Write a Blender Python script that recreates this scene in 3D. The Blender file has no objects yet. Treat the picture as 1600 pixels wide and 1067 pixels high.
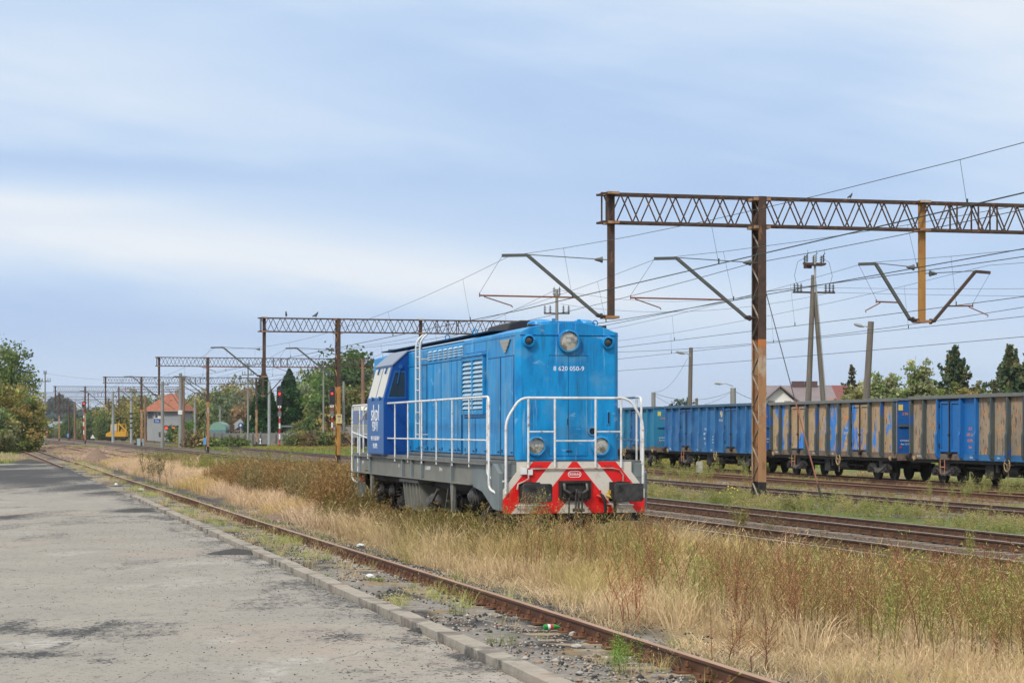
import bpy, math, random
import numpy as np
from math import radians, sin, cos, pi, atan, sqrt
from mathutils import Vector, Matrix
random.seed(7)
rng = np.random.default_rng(11)
S = bpy.context.scene
COL = S.collection
F = 3300.0
CAMZ = 2.2
HZ = 672.0
def P(u, v, Y):
    """photo pixel + distance -> world point"""
    return Vector(((u - 800) / F * Y, Y, CAMZ - (v - HZ) / F * Y))
def XU(u, Y): return (u - 800) / F * Y

# ------------------------------------------------------------------ camera, sky, sun
cam_d = bpy.data.cameras.new('camera'); cam = bpy.data.objects.new('camera', cam_d); COL.objects.link(cam)
cam.location = (0, 0, CAMZ); cam.rotation_euler = (radians(90), 0, 0)
cam_d.sensor_width = 36; cam_d.lens = 36 * F / 1600; cam_d.shift_y = (HZ - 533.5) / 1600
cam_d.clip_start = .5; cam_d.clip_end = 20000
S.camera = cam
S.view_settings.view_transform = 'Standard'; S.view_settings.look = 'None'
S.view_settings.exposure = 0.08; S.view_settings.gamma = 1
S.cycles.max_bounces = 6; S.cycles.diffuse_bounces = 3; S.cycles.transparent_max_bounces = 8
SUN_EL, SUN_AZ = 42.0, 215.0      # azimuth clockwise from +Y
W = bpy.data.worlds.new('World'); S.world = W; W.use_nodes = True
nt = W.node_tree; nt.nodes.clear()
def N(tree, typ, **kw):
    n = tree.nodes.new(typ)
    for k, v in kw.items():
        if k.startswith('i'):
            key = int(k[1:]) if k[1:].isdigit() else k[1:]
            n.inputs[key].default_value = v
        else: setattr(n, k, v)
    return n
def world():
    L = nt.links.new
    out = N(nt, 'ShaderNodeOutputWorld'); bg = N(nt, 'ShaderNodeBackground'); bg.inputs[1].default_value = .1
    sky = N(nt, 'ShaderNodeTexSky'); sky.sky_type = 'NISHITA'; sky.sun_disc = False
    sky.sun_elevation = radians(SUN_EL); sky.sun_rotation = radians(SUN_AZ)
    sky.dust_density = 2.0; sky.ozone_density = 1.5
    tc = N(nt, 'ShaderNodeTexCoord'); sp = N(nt, 'ShaderNodeSeparateXYZ'); L(tc.outputs['Generated'], sp.inputs[0])
    def m(op, a, b=None, c=None, clamp=False):
        n = N(nt, 'ShaderNodeMath', operation=op, use_clamp=clamp)
        for i, x in enumerate((a, b, c)):
            if x is None: continue
            if isinstance(x, (int, float)): n.inputs[i].default_value = x
            else: L(x, n.inputs[i])
        return n.outputs[0]
    az = m('ARCTAN2', sp.outputs[0], sp.outputs[1]); el = sp.outputs[2]
    # wispy distortion, stretched along the horizon
    cb = N(nt, 'ShaderNodeCombineXYZ'); L(m('MULTIPLY', az, 5.0), cb.inputs[0]); L(m('MULTIPLY', el, 22.0), cb.inputs[1])
    n1 = N(nt, 'ShaderNodeTexNoise', iScale=1.0, iDetail=5.0, iRoughness=.5); L(cb.outputs[0], n1.inputs['Vector'])
    cb2 = N(nt, 'ShaderNodeCombineXYZ'); L(m('MULTIPLY', az, 9.0), cb2.inputs[0]); L(m('ADD', m('MULTIPLY', el, 70.0), m('MULTIPLY', az, 14.0)), cb2.inputs[1])
    n2 = N(nt, 'ShaderNodeTexNoise', iScale=1.0, iDetail=6.0, iRoughness=.55); L(cb2.outputs[0], n2.inputs['Vector'])
    d1 = m('SUBTRACT', n1.outputs[0], .5); d2 = m('SUBTRACT', n2.outputs[0], .5)
    elw = m('ADD', el, m('MULTIPLY', d1, .03)); azw = m('ADD', az, m('MULTIPLY', d2, .12))
    tot = m('ADD', m('MULTIPLY', d1, .75), m('MULTIPLY', d2, .28))
    tot = m('ADD', tot, .16)
    #        az0   el0   saz   sel  amp  tilt
    G = [(-.22, .088, .18, .022, .58, -.07), (-.06, .076, .17, .016, .46, -.10), (.02, .066, .12, .010, .25, -.05), (-.25, .109, .09, .007, .40, -.04), (-.22, .165, .14, .030, .42, -.1),
         (.13, .21, .16, .035, .50, -.1), (-.12, .215, .16, .018, .55, 0), (.25, .18, .07, .06, .40, 0), (.14, .045, .25, .02, .20, 0), (-.06, .135, .12, .012, .22, -.12),
         (.0, .155, .12, .022, -.22, -.25), (.05, .118, .12, .016, -.22, -.05), (-.20, .047, .2, .012, -.30, 0), (-.2, .124, .14, .006, -.25, -.05)]
    for a0, e0, sa, se, amp, tilt in G:
        da = m('SUBTRACT', azw, a0); de = m('SUBTRACT', m('SUBTRACT', elw, e0), m('MULTIPLY', da, tilt))
        q = m('ADD', m('POWER', m('ABSOLUTE', m('DIVIDE', da, sa)), 2.0), m('POWER', m('ABSOLUTE', m('DIVIDE', de, se)), 2.0))
        tot = m('ADD', tot, m('MULTIPLY', m('EXPONENT', m('MULTIPLY', q, -1.0)), amp))
    rp = N(nt, 'ShaderNodeValToRGB'); L(m('MULTIPLY_ADD', tot, .8, .1, clamp=True), rp.inputs[0])
    e = rp.color_ramp.elements
    e[0].position = 0; e[0].color = (.445, .60, .875, 1); e[1].position = 1; e[1].color = (.885, .915, .96, 1)
    x = e.new(.3); x.color = (.55, .70, .925, 1); x = e.new(.6); x.color = (.69, .80, .95, 1)
    # towards the horizon: a greyer veil
    hz = N(nt, 'ShaderNodeMapRange', iFrom_Min=.0) if False else N(nt, 'ShaderNodeMapRange')
    L(el, hz.inputs[0]); hz.inputs[1].default_value = .0; hz.inputs[2].default_value = .07; hz.inputs[3].default_value = .62; hz.inputs[4].default_value = 0
    mx = N(nt, 'ShaderNodeMixRGB'); L(hz.outputs[0], mx.inputs[0]); L(rp.outputs[0], mx.inputs[1]); mx.inputs[2].default_value = (.58, .685, .85, 1)
    up = N(nt, 'ShaderNodeMapRange'); L(el, up.inputs[0]); up.interpolation_type = 'SMOOTHSTEP'
    for i, x_ in ((1, .22), (2, .75), (3, 0), (4, 1)): up.inputs[i].default_value = x_
    mz = N(nt, 'ShaderNodeMixRGB'); L(up.outputs[0], mz.inputs[0]); L(mx.outputs[0], mz.inputs[1]); mz.inputs[2].default_value = (1.38, 1.35, 1.28, 1); mx = mz
    sc = N(nt, 'ShaderNodeMixRGB', blend_type='MULTIPLY'); sc.inputs[0].default_value = 1; L(mx.outputs[0], sc.inputs[1]); sc.inputs[2].default_value = (9.7, 9.7, 9.7, 1)
    fin = N(nt, 'ShaderNodeMixRGB'); fin.inputs[0].default_value = .93; L(sky.outputs[0], fin.inputs[1]); L(sc.outputs[0], fin.inputs[2])
    L(fin.outputs[0], bg.inputs[0]); L(bg.outputs[0], out.inputs[0])
world()
sd = bpy.data.lights.new('sun', 'SUN'); sd.energy = 2.6; sd.angle = radians(9); sd.color = (1, .93, .82)
sun = bpy.data.objects.new('sun', sd); COL.objects.link(sun)
_a, _e = radians(SUN_AZ), radians(SUN_EL)
sdir = Vector((sin(_a) * cos(_e), cos(_a) * cos(_e), sin(_e)))
sun.rotation_euler = sdir.to_track_quat('Z', 'Y').to_euler(); sun.location = (0, 0, 50)

# ------------------------------------------------------------------ materials
MATS = {}
def mat(name, col, col2=None, sc=3.0, rough=.6, metal=0.0, bump=0.0, bsc=30.0, layers=(), stretch=(1, 1, 1), spec=.4, lo=.35, hi=.65, emit=None, vcol=False, coat=0, world=False):
    m = bpy.data.materials.new(name); m.use_nodes = True; t = m.node_tree; L = t.links.new
    b = t.nodes['Principled BSDF']; b.inputs['Roughness'].default_value = rough; b.inputs['Metallic'].default_value = metal
    b.inputs['Specular IOR Level'].default_value = spec
    if coat: b.inputs['Coat Weight'].default_value = coat
    tc = N(t, 'ShaderNodeTexCoord'); geo = N(t, 'ShaderNodeNewGeometry') if world else None
    def noise(scale, st, det=6, ro=.6):
        mp = N(t, 'ShaderNodeMapping'); L(geo.outputs['Position'] if world else tc.outputs['Object'], mp.inputs[0]); mp.inputs['Scale'].default_value = st
        n = N(t, 'ShaderNodeTexNoise', iScale=scale, iDetail=float(det), iRoughness=ro); L(mp.outputs[0], n.inputs['Vector'])
        return n.outputs[0]
    def rng_(src, lo, hi, amt=1.0):
        r = N(t, 'ShaderNodeMapRange'); L(src, r.inputs[0])
        for i, x in ((1, lo), (2, hi), (3, 0.0), (4, amt)): r.inputs[i].default_value = x
        return r.outputs[0]
    c4 = lambda c: (c[0], c[1], c[2], 1)
    cur = None
    if vcol:
        a = N(t, 'ShaderNodeVertexColor', layer_name='Col'); cur = a.outputs[0]
        if col2 is not None:
            mx = N(t, 'ShaderNodeMixRGB', blend_type='MULTIPLY'); L(rng_(noise(sc, stretch), lo, hi), mx.inputs[0]); L(cur, mx.inputs[1]); mx.inputs[2].default_value = c4(col2); cur = mx.outputs[0]
    elif col2 is not None:
        mx = N(t, 'ShaderNodeMixRGB'); L(rng_(noise(sc, stretch), lo, hi), mx.inputs[0]); mx.inputs[1].default_value = c4(col); mx.inputs[2].default_value = c4(col2); cur = mx.outputs[0]
    for ly in layers:
        c, s, l, h, st, amt = ly
        mx = N(t, 'ShaderNodeMixRGB'); L(rng_(noise(s, st), l, h, amt), mx.inputs[0])
        if cur is None: mx.inputs[1].default_value = c4(col)
        else: L(cur, mx.inputs[1])
        mx.inputs[2].default_value = c4(c); cur = mx.outputs[0]
    if cur is None: b.inputs['Base Color'].default_value = c4(col)
    else: L(cur, b.inputs['Base Color'])
    if bump:
        bp = N(t, 'ShaderNodeBump'); bp.inputs['Strength'].default_value = bump; bp.inputs['Distance'].default_value = .02
        L(noise(bsc, (1, 1, 1)), bp.inputs['Height']); L(bp.outputs[0], b.inputs['Normal'])
    if emit:
        b.inputs['Emission Color'].default_value = c4(emit[0]); b.inputs['Emission Strength'].default_value = emit[1]
    MATS[name] = m
    return m
def leafmat(name, rough=.75, trans=.35):
    m = bpy.data.materials.new(name); m.use_nodes = True; t = m.node_tree; L = t.links.new
    b = t.nodes['Principled BSDF']; b.inputs['Roughness'].default_value = rough; b.inputs['Specular IOR Level'].default_value = .15
    a = N(t, 'ShaderNodeVertexColor', layer_name='Col'); L(a.outputs[0], b.inputs['Base Color'])
    tr = N(t, 'ShaderNodeBsdfTranslucent'); L(a.outputs[0], tr.inputs[0])
    mx = N(t, 'ShaderNodeMixShader'); mx.inputs[0].default_value = trans
    L(b.outputs[0], mx.inputs[1]); L(tr.outputs[0], mx.inputs[2]); L(mx.outputs[0], t.nodes['Material Output'].inputs[0])
    return m
def glassmat(name, col=(.02, .025, .03), rough=.05):
    m = mat(name, col, rough=rough, spec=1.0); return m

V1 = (1, 1, 1); VS = (1, 1, .12); VL = (1, 1, .05)
LB = mat('light_blue_paint', (.004, .232, .54), (.006, .268, .60), sc=1.2, spec=.3, rough=.42, bump=.06, bsc=5,
         layers=[((.02, .33, .68), 4, .54, .72, (1, 1, .12), .6), ((.004, .13, .38), 3, .52, .66, (1, 1, .35), .7), ((.004, .15, .42), 1.2, .5, .62, (1, 3, .1), .45), ((.34, .52, .66), 9, .60, .70, (1, 1, .07), .6), ((.02, .06, .11), 7, .56, .74, (1, 1, .1), .65), ((.25, .47, .66), 2.5, .64, .68, (1, 1, 2.5), .45), ((.02, .05, .08), 1.3, .55, .78, (1, 1, .15), .55), ((.10, .28, .45), 1.6, .52, .62, (1, 1, 1), .45)])
LBL = mat('louvre_blue_paint', (.24, .44, .62), (.42, .54, .64), sc=5, rough=.6, layers=[((.02, .2, .45), 9, .55, .7, V1, .6)])
DB = mat('dark_blue_paint', (.004, .052, .235), (.004, .06, .27), sc=1.5, rough=.35, layers=[((.05, .07, .15), 5, .6, .8, (1, 1, .3), .5)])
DBS = mat('side_blue_paint', (.012, .095, .30), (.02, .12, .34), sc=1.5, rough=.4, layers=[((.07, .09, .17), 4, .56, .75, (1, 1, .3), .7)])
GRAY = mat('grey_frame_paint', (.15, .155, .14), (.20, .20, .17), sc=2, rough=.6, bump=.05, layers=[((.16, .10, .06), 6, .6, .75, (1, 1, .2), .45)])
GRAYD = mat('dark_grey_deck', (.10, .11, .115), (.15, .16, .16), sc=4, rough=.7)
BLUEG = mat('blue_grey_paint', (.13, .16, .17), (.18, .21, .215), sc=2, rough=.55, layers=[((.12, .09, .07), 7, .6, .75, (1, 1, .2), .5)])
BLK = mat('black_underframe', (.012, .012, .012), (.035, .03, .027), sc=6, rough=.7, bump=.1)
BUF = mat('buffer_metal', (.05, .05, .05), (.09, .087, .083), sc=8, rough=.42, metal=.5, layers=[((.015, .015, .015), 3, .5, .62, V1, .8)])
WHT = mat('white_rail_paint', (.72, .74, .75), (.60, .61, .60), sc=9, rough=.35, layers=[((.25, .13, .06), 9, .58, .70, V1, .75), ((.30, .28, .26), 3, .5, .7, V1, .5)])
WTX = mat('white_lettering', (.78, .80, .82), rough=.5)
RUST = mat('rust_brown', (.10, .045, .025), (.17, .075, .035), sc=7, rough=.85, bump=.15, layers=[((.05, .03, .025), 14, .55, .7, V1, .7)])
RAILN = mat('main_rail_brown', (.075, .04, .024), (.12, .068, .04), sc=5, rough=.6, stretch=(1, .3, 1), layers=[((.05, .035, .028), 9, .52, .7, (1, .3, 1), .6)])
RAILM = mat('rail_rust', (.085, .038, .020), (.13, .058, .028), sc=5, rough=.62, metal=.2, bump=.1, bsc=60, stretch=(1, .3, 1), layers=[((.05, .028, .02), 9, .52, .7, (1, .3, 1), .6)])
RAILT = mat('rail_head_brown', (.42, .25, .15), (.32, .18, .105), sc=6, rough=.45, metal=.3, stretch=(1, .1, 1))
RAILS = mat('rail_head_steel', (.60, .60, .61), (.38, .35, .32), sc=3, rough=.3, metal=.35, stretch=(1, .1, 1))
GLS = glassmat('dark_glass')
LEAFM = leafmat('foliage'); GRM = leafmat('grass_blades', .85, .3)

# ------------------------------------------------------------------ mesh helpers
def tag(o, label=None, cat=None, group=None, kind=None):
    if label: o['label'] = label
    if cat: o['category'] = cat
    if group: o['group'] = group
    if kind: o['kind'] = kind
    return o
def empty(name, loc=(0, 0, 0), rz=0.0, label=None, cat=None, group=None):
    o = bpy.data.objects.new(name, None); o.empty_display_size = .3; COL.objects.link(o)
    o.location = loc; o.rotation_euler = (0, 0, rz)
    return tag(o, label, cat, group)
class MB:
    def __init__(s): s.v = []; s.f = []; s.fm = []; s.cm = 0
    def add(s, vs, fs, M=None):
        b = len(s.v)
        s.v += [tuple(M @ Vector(p)) if M is not None else tuple(p) for p in vs]
        s.f += [tuple(b + i for i in f) for f in fs]; s.fm += [s.cm] * len(fs)
        return s
    def bx(s, x0, x1, y0, y1, z0, z1, M=None):
        return s.add([(x0, y0, z0), (x1, y0, z0), (x1, y1, z0), (x0, y1, z0), (x0, y0, z1), (x1, y0, z1), (x1, y1, z1), (x0, y1, z1)],
                     [(0, 3, 2, 1), (4, 5, 6, 7), (0, 1, 5, 4), (1, 2, 6, 5), (2, 3, 7, 6), (3, 0, 4, 7)], M)
    def box(s, c, d, rz=0):
        M = Matrix.Translation(c) @ Matrix.Rotation(rz, 4, 'Z')
        return s.bx(-d[0] / 2, d[0] / 2, -d[1] / 2, d[1] / 2, -d[2] / 2, d[2] / 2, M)
    def bar(s, p, q, w, h=None, up=(0, 0, 1)):
        h = h or w; p = Vector(p); q = Vector(q); d = q - p; ln = d.length
        if ln < 1e-6: return s
        d /= ln; u = Vector(up)
        if abs(d.dot(u)) > .98: u = Vector((0, 1, 0))
        x = d.cross(u).normalized(); z = x.cross(d)
        M = Matrix((x, d, z)).transposed().to_4x4(); M.translation = p
        return s.bx(-w / 2, w / 2, 0, ln, -h / 2, h / 2, M)
    def cyl(s, p, q, r, r2=None, n=10, cap=True):
        r2 = r if r2 is None else r2; p = Vector(p); q = Vector(q); d = (q - p).normalized()
        u = Vector((0, 0, 1)) if abs(d.z) < .95 else Vector((1, 0, 0)); x = d.cross(u).normalized(); y = x.cross(d)
        vs = []
        for c, rr in ((p, r), (q, r2)):
            for i in range(n): a = 2 * pi * i / n; vs.append(c + (x * cos(a) + y * sin(a)) * rr)
        fs = [(i, (i + 1) % n, n + (i + 1) % n, n + i) for i in range(n)]
        if cap: fs += [tuple(range(n - 1, -1, -1)), tuple(range(n, 2 * n))]
        return s.add(vs, fs)
    def tube(s, pts, r, n=6, rs=None):
        pts = [Vector(p) for p in pts]; vs = []; m = len(pts); prev = None
        for k, p in enumerate(pts):
            d = (pts[min(k + 1, m - 1)] - pts[max(k - 1, 0)]).normalized()
            if prev is None: u = Vector((0, 0, 1)) if abs(d.z) < .9 else Vector((1, 0, 0)); x = d.cross(u).normalized()
            else: x = (prev - d * prev.dot(d)).normalized()
            prev = x; y = x.cross(d); rr = rs[k] if rs else r
            for i in range(n): a = 2 * pi * i / n; vs.append(p + (x * cos(a) + y * sin(a)) * rr)
        fs = [(k * n + i, k * n + (i + 1) % n, (k + 1) * n + (i + 1) % n, (k + 1) * n + i) for k in range(m - 1) for i in range(n)]
        fs += [tuple(range(n - 1, -1, -1)), tuple(range((m - 1) * n, m * n))]
        return s.add(vs, fs)
    def lathe(s, c, ax, prof, n=20):
        """prof: (distance along axis, radius)"""
        c = Vector(c); d = Vector(ax).normalized(); u = Vector((0, 0, 1)) if abs(d.z) < .95 else Vector((1, 0, 0)); x = d.cross(u).normalized(); y = x.cross(d)
        vs = []; m = len(prof)
        for t, r in prof:
            for i in range(n): a = 2 * pi * i / n; vs.append(c + d * t + (x * cos(a) + y * sin(a)) * r)
        fs = [(k * n + i, k * n + (i + 1) % n, (k + 1) * n + (i + 1) % n, (k + 1) * n + i) for k in range(m - 1) for i in range(n)]
        if prof[0][1] > 1e-4: fs.append(tuple(range(n - 1, -1, -1)))
        if prof[-1][1] > 1e-4: fs.append(tuple(range((m - 1) * n, m * n)))
        return s.add(vs, fs)
    def prism(s, poly, fn, a, b):
        """poly 2-D, fn(p, q, t) -> xyz"""
        n = len(poly); vs = [fn(p, q, a) for p, q in poly] + [fn(p, q, b) for p, q in poly]
        fs = [(i, (i + 1) % n, n + (i + 1) % n, n + i) for i in range(n)] + [tuple(range(n - 1, -1, -1)), tuple(range(n, 2 * n))]
        return s.add(vs, fs)
    def build(s, name, m, parent=None, smooth=False, bevel=0.0):
        me = bpy.data.meshes.new(name); me.from_pydata(s.v, [], s.f)
        ms = m if isinstance(m, (list, tuple)) else [m]
        for x in ms: me.materials.append(x)
        if len(ms) > 1: me.polygons.foreach_set('material_index', s.fm)
        me.update()
        import bmesh as _b
        bm = _b.new(); bm.from_mesh(me); _b.ops.recalc_face_normals(bm, faces=bm.faces); bm.to_mesh(me); bm.free()
        o = bpy.data.objects.new(name, me); COL.objects.link(o)
        if parent is not None: o.parent = parent
        if smooth:
            me.polygons.foreach_set('use_smooth', [True] * len(me.polygons))
            try: me.set_sharp_from_angle(angle=radians(40))
            except Exception: pass
        if bevel:
            bv = o.modifiers.new('bevel', 'BEVEL'); bv.width = bevel; bv.segments = 2; bv.limit_method = 'ANGLE'
        return o
def copy_tree(o, parent=None):
    c = o.copy(); COL.objects.link(c)
    if parent is not None: c.parent = parent
    for ch in list(o.children): copy_tree(ch, c)
    return c
def npmesh(name, V, T, C, m, parent=None):
    """V (n,3), T (k,3) triangles, C (n,3) colours"""
    me = bpy.data.meshes.new(name); n, k = len(V), len(T)
    me.vertices.add(n); me.vertices.foreach_set('co', np.ascontiguousarray(V, np.float32).ravel())
    me.loops.add(k * 3); me.loops.foreach_set('vertex_index', np.ascontiguousarray(T, np.int32).ravel())
    me.polygons.add(k); me.polygons.foreach_set('loop_start', np.arange(0, k * 3, 3, dtype=np.int32))
    me.polygons.foreach_set('loop_total', np.full(k, 3, np.int32))
    me.update(calc_edges=True)
    if C is not None:
        a = me.color_attributes.new('Col', 'FLOAT_COLOR', 'POINT'); c4 = np.ones((n, 4), np.float32); c4[:, :3] = np.clip(C, 0, 1); a.data.foreach_set('color', c4.ravel())
    me.materials.append(m)
    o = bpy.data.objects.new(name, me); COL.objects.link(o)
    if parent is not None: o.parent = parent
    return o
def text(s, size, M, m, parent, name='lettering', ext=.002, align='CENTER', sx=1.0):
    c = bpy.data.curves.new(name, 'FONT'); c.body = s; c.size = size; c.extrude = ext; c.align_x = align; c.align_y = 'CENTER'; c.resolution_u = 2
    t = bpy.data.objects.new(name, c); COL.objects.link(t)
    dg = bpy.context.evaluated_depsgraph_get(); me = bpy.data.meshes.new_from_object(t.evaluated_get(dg))
    bpy.data.objects.remove(t); bpy.data.curves.remove(c)
    me.transform(M @ Matrix.Diagonal((sx, 1, 1, 1))); me.materials.clear(); me.materials.append(m); me.name = name
    o = bpy.data.objects.new(name, me); COL.objects.link(o)
    if parent is not None: o.parent = parent
    return o
def MF(x, y, z): return Matrix.Translation((x, y, z)) @ Matrix.Rotation(pi / 2, 4, 'X')           # faces -y
def ML(x, y, z): return Matrix.Translation((x, y, z)) @ Matrix.Rotation(-pi / 2, 4, 'Z') @ Matrix.Rotation(pi / 2, 4, 'X')   # faces -x
# value noise
_tab = rng.random((256, 256))
def vnoise(x, y):
    x = np.asarray(x, float); y = np.asarray(y, float); xi = np.floor(x).astype(int); yi = np.floor(y).astype(int); fx = x - xi; fy = y - yi
    fx = fx * fx * (3 - 2 * fx); fy = fy * fy * (3 - 2 * fy); g = lambda i, j: _tab[i % 256, j % 256]
    return (g(xi, yi) * (1 - fx) + g(xi + 1, yi) * fx) * (1 - fy) + (g(xi, yi + 1) * (1 - fx) + g(xi + 1, yi + 1) * fx) * fy
def fbm(x, y, o=4):
    s = 0; a = .5
    for k in range(o): s = s + a * vnoise(x * 2 ** k + 17 * k, y * 2 ** k + 31 * k); a *= .5
    return s / (1 - .5 ** o)
def sstep(a, b, x): t = np.clip((x - a) / (b - a), 0, 1); return t * t * (3 - 2 * t)
# ------------------------------------------------------------------ ground, pavement
TRK = {'loco': (10.99, -.2485), 'D': (16.88, -.2555), 'A': (20.9, -.248), 'B': (28.1, -.236), 'C': (33.6, -.223), 'W': (39.4, -.236)}
SID = (6.25, -.2555)
def tline(k, Y): a, b = TRK[k] if k in TRK else SID; return a + b * Y
def spaced(lo, hi, near0, near1, step, grow=1.18):
    a = list(np.arange(near0, near1 + 1e-6, step)); s = step; x = near1
    while x < hi: s *= grow; x += s; a.append(min(x, hi))
    s = step; x = near0; b = []
    while x > lo: s *= grow; x -= s; b.append(max(x, lo))
    return np.array(b[::-1] + a)
def gheight(t, Y):
    h = -.235 + (fbm(t * .5, Y * .35) - .5) * .12 + (fbm(t * 2.1 + 9, Y * 2.0) - .5) * .05
    for k in ('A', 'B'):
        a, b = TRK[k]; tc = a + (b + .25) * Y
        w = 1 - sstep(1.3, 2.3, abs(t - tc)); h = h * (1 - w) + (-.225 + (fbm(t * 6, Y * 6) - .5) * .03) * w
    w = sstep(4.8, 5.2, t) * (1 - sstep(7.4, 8.0, t)); h = h * (1 - w) + (-.168 + .045 * (1 - sstep(5.95, 6.35, t)) + (fbm(t * 3, Y * 3) - .5) * .06) * w
    h = h + .05 * (1 - sstep(.0, .01, abs(t) * 0)) * 0
    a = sstep(7.9, 9.0, t) * (1 - sstep(13.5, 15, t)) * sstep(58, 75, Y) * (1 - sstep(140, 170, Y)); h = h + a * (.12 + .35 * (fbm(t * .35 + 3, Y * .08 + 7) - .35))
    h = np.where(t < 5.0, np.minimum(h, -.3), h) * (1 - (t < 5.0) * (Y > 150)) + (-.2) * ((t < 5.0) * (Y > 150))
    return h
def build_ground():
    ts = spaced(-4500, 4500, 4.5, 44, .22); ys = spaced(-200, 7000, 14, 150, .45, 1.06)
    T, Y = np.meshgrid(ts, ys); X = T - .25 * Y; H = gheight(T, Y); H = np.where(Y > 400, H * .2 - .2, H)
    n, k = len(ys), len(ts); V = np.stack([X.ravel(), Y.ravel(), H.ravel()], 1)
    i = np.arange(n - 1)[:, None] * k + np.arange(k - 1)[None, :]; i = i.ravel()
    tri = np.concatenate([np.stack([i, i + 1, i + k + 1], 1), np.stack([i, i + k + 1, i + k], 1)])
    t, y = T.ravel(), Y.ravel(); nz = fbm(t * .9, y * .5); n2 = fbm(t * 3.3 + 5, y * 2.2)
    def c(r, g, b): return np.array([r, g, b])
    soil = c(.20, .165, .12); straw = c(.36, .27, .155); green = c(.13, .16, .055); coal = c(.045, .045, .047); grav = c(.27, .255, .235); ball = c(.13, .10, .08); brown = c(.27, .215, .165)
    C = np.tile(green * .9 + soil * .3, (len(t), 1))
    def lay(w, col):
        nonlocal C; w = np.clip(w, 0, 1)[:, None]; C = C * (1 - w) + np.asarray(col)[None, :] * w
    lay(sstep(7.3, 7.8, t) * (1 - sstep(15, 16, t)), straw); lay(sstep(7.3, 7.8, t) * (1 - sstep(15, 16, t)) * sstep(.5, .62, nz), soil)
    lay(sstep(14.5, 15.5, t) * (1 - sstep(22.3, 22.8, t)), brown); lay(sstep(18.7, 19.2, t) * (1 - sstep(22.2, 22.8, t)), ball)
    lay(sstep(22.4, 22.9, t) * (1 - sstep(25.8, 26.3, t)), green * 1.1)
    lay(sstep(25.8, 26.4, t) * (1 - sstep(31.2, 31.8, t - (y * .012))), ball)
    lay(sstep(30.4, 31, t) * (1 - sstep(45, 50, t)), brown * 1.05); lay(sstep(30.4, 31, t) * (1 - sstep(60, 70, t)) * sstep(.5, .6, nz), green * 1.3)
    lay(sstep(150, 190, y) * (t > 30), green * 1.4)
    w = sstep(4.6, 4.9, t) * (1 - sstep(7.7, 8.1, t)) * (1 - sstep(235, 250, y)); lay(w, grav); lay(w * sstep(.46, .56, nz * .5 + n2 * .5), coal); lay(w * sstep(.58, .68, fbm(t * 2 + 40, y)), straw * .8)
    lay((1 - sstep(7.9, 8.8, t + (n2 - .5) * 1.6)) * sstep(7.2, 7.4, t) * .8 * sstep(24, 28, y), coal * 1.3 + .01)
    lay(sstep(158, 200, y) * (t > -100) * (t < 70) * (1 - sstep(700, 900, y)) * .6, ball * 1.1)
    C *= (.82 + .36 * n2)[:, None]
    m = mat('ground_soil', (1, 1, 1), (.62, .60, .58), sc=9, rough=.95, bump=.8, bsc=22, vcol=True, spec=.1, layers=[((.42, .40, .37), 28, .62, .68, V1, .5), ((.03, .03, .03), 40, .62, .7, V1, .6)])
    o = npmesh('ground', V, tri, C, m); tag(o, kind='structure')
build_ground()

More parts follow.
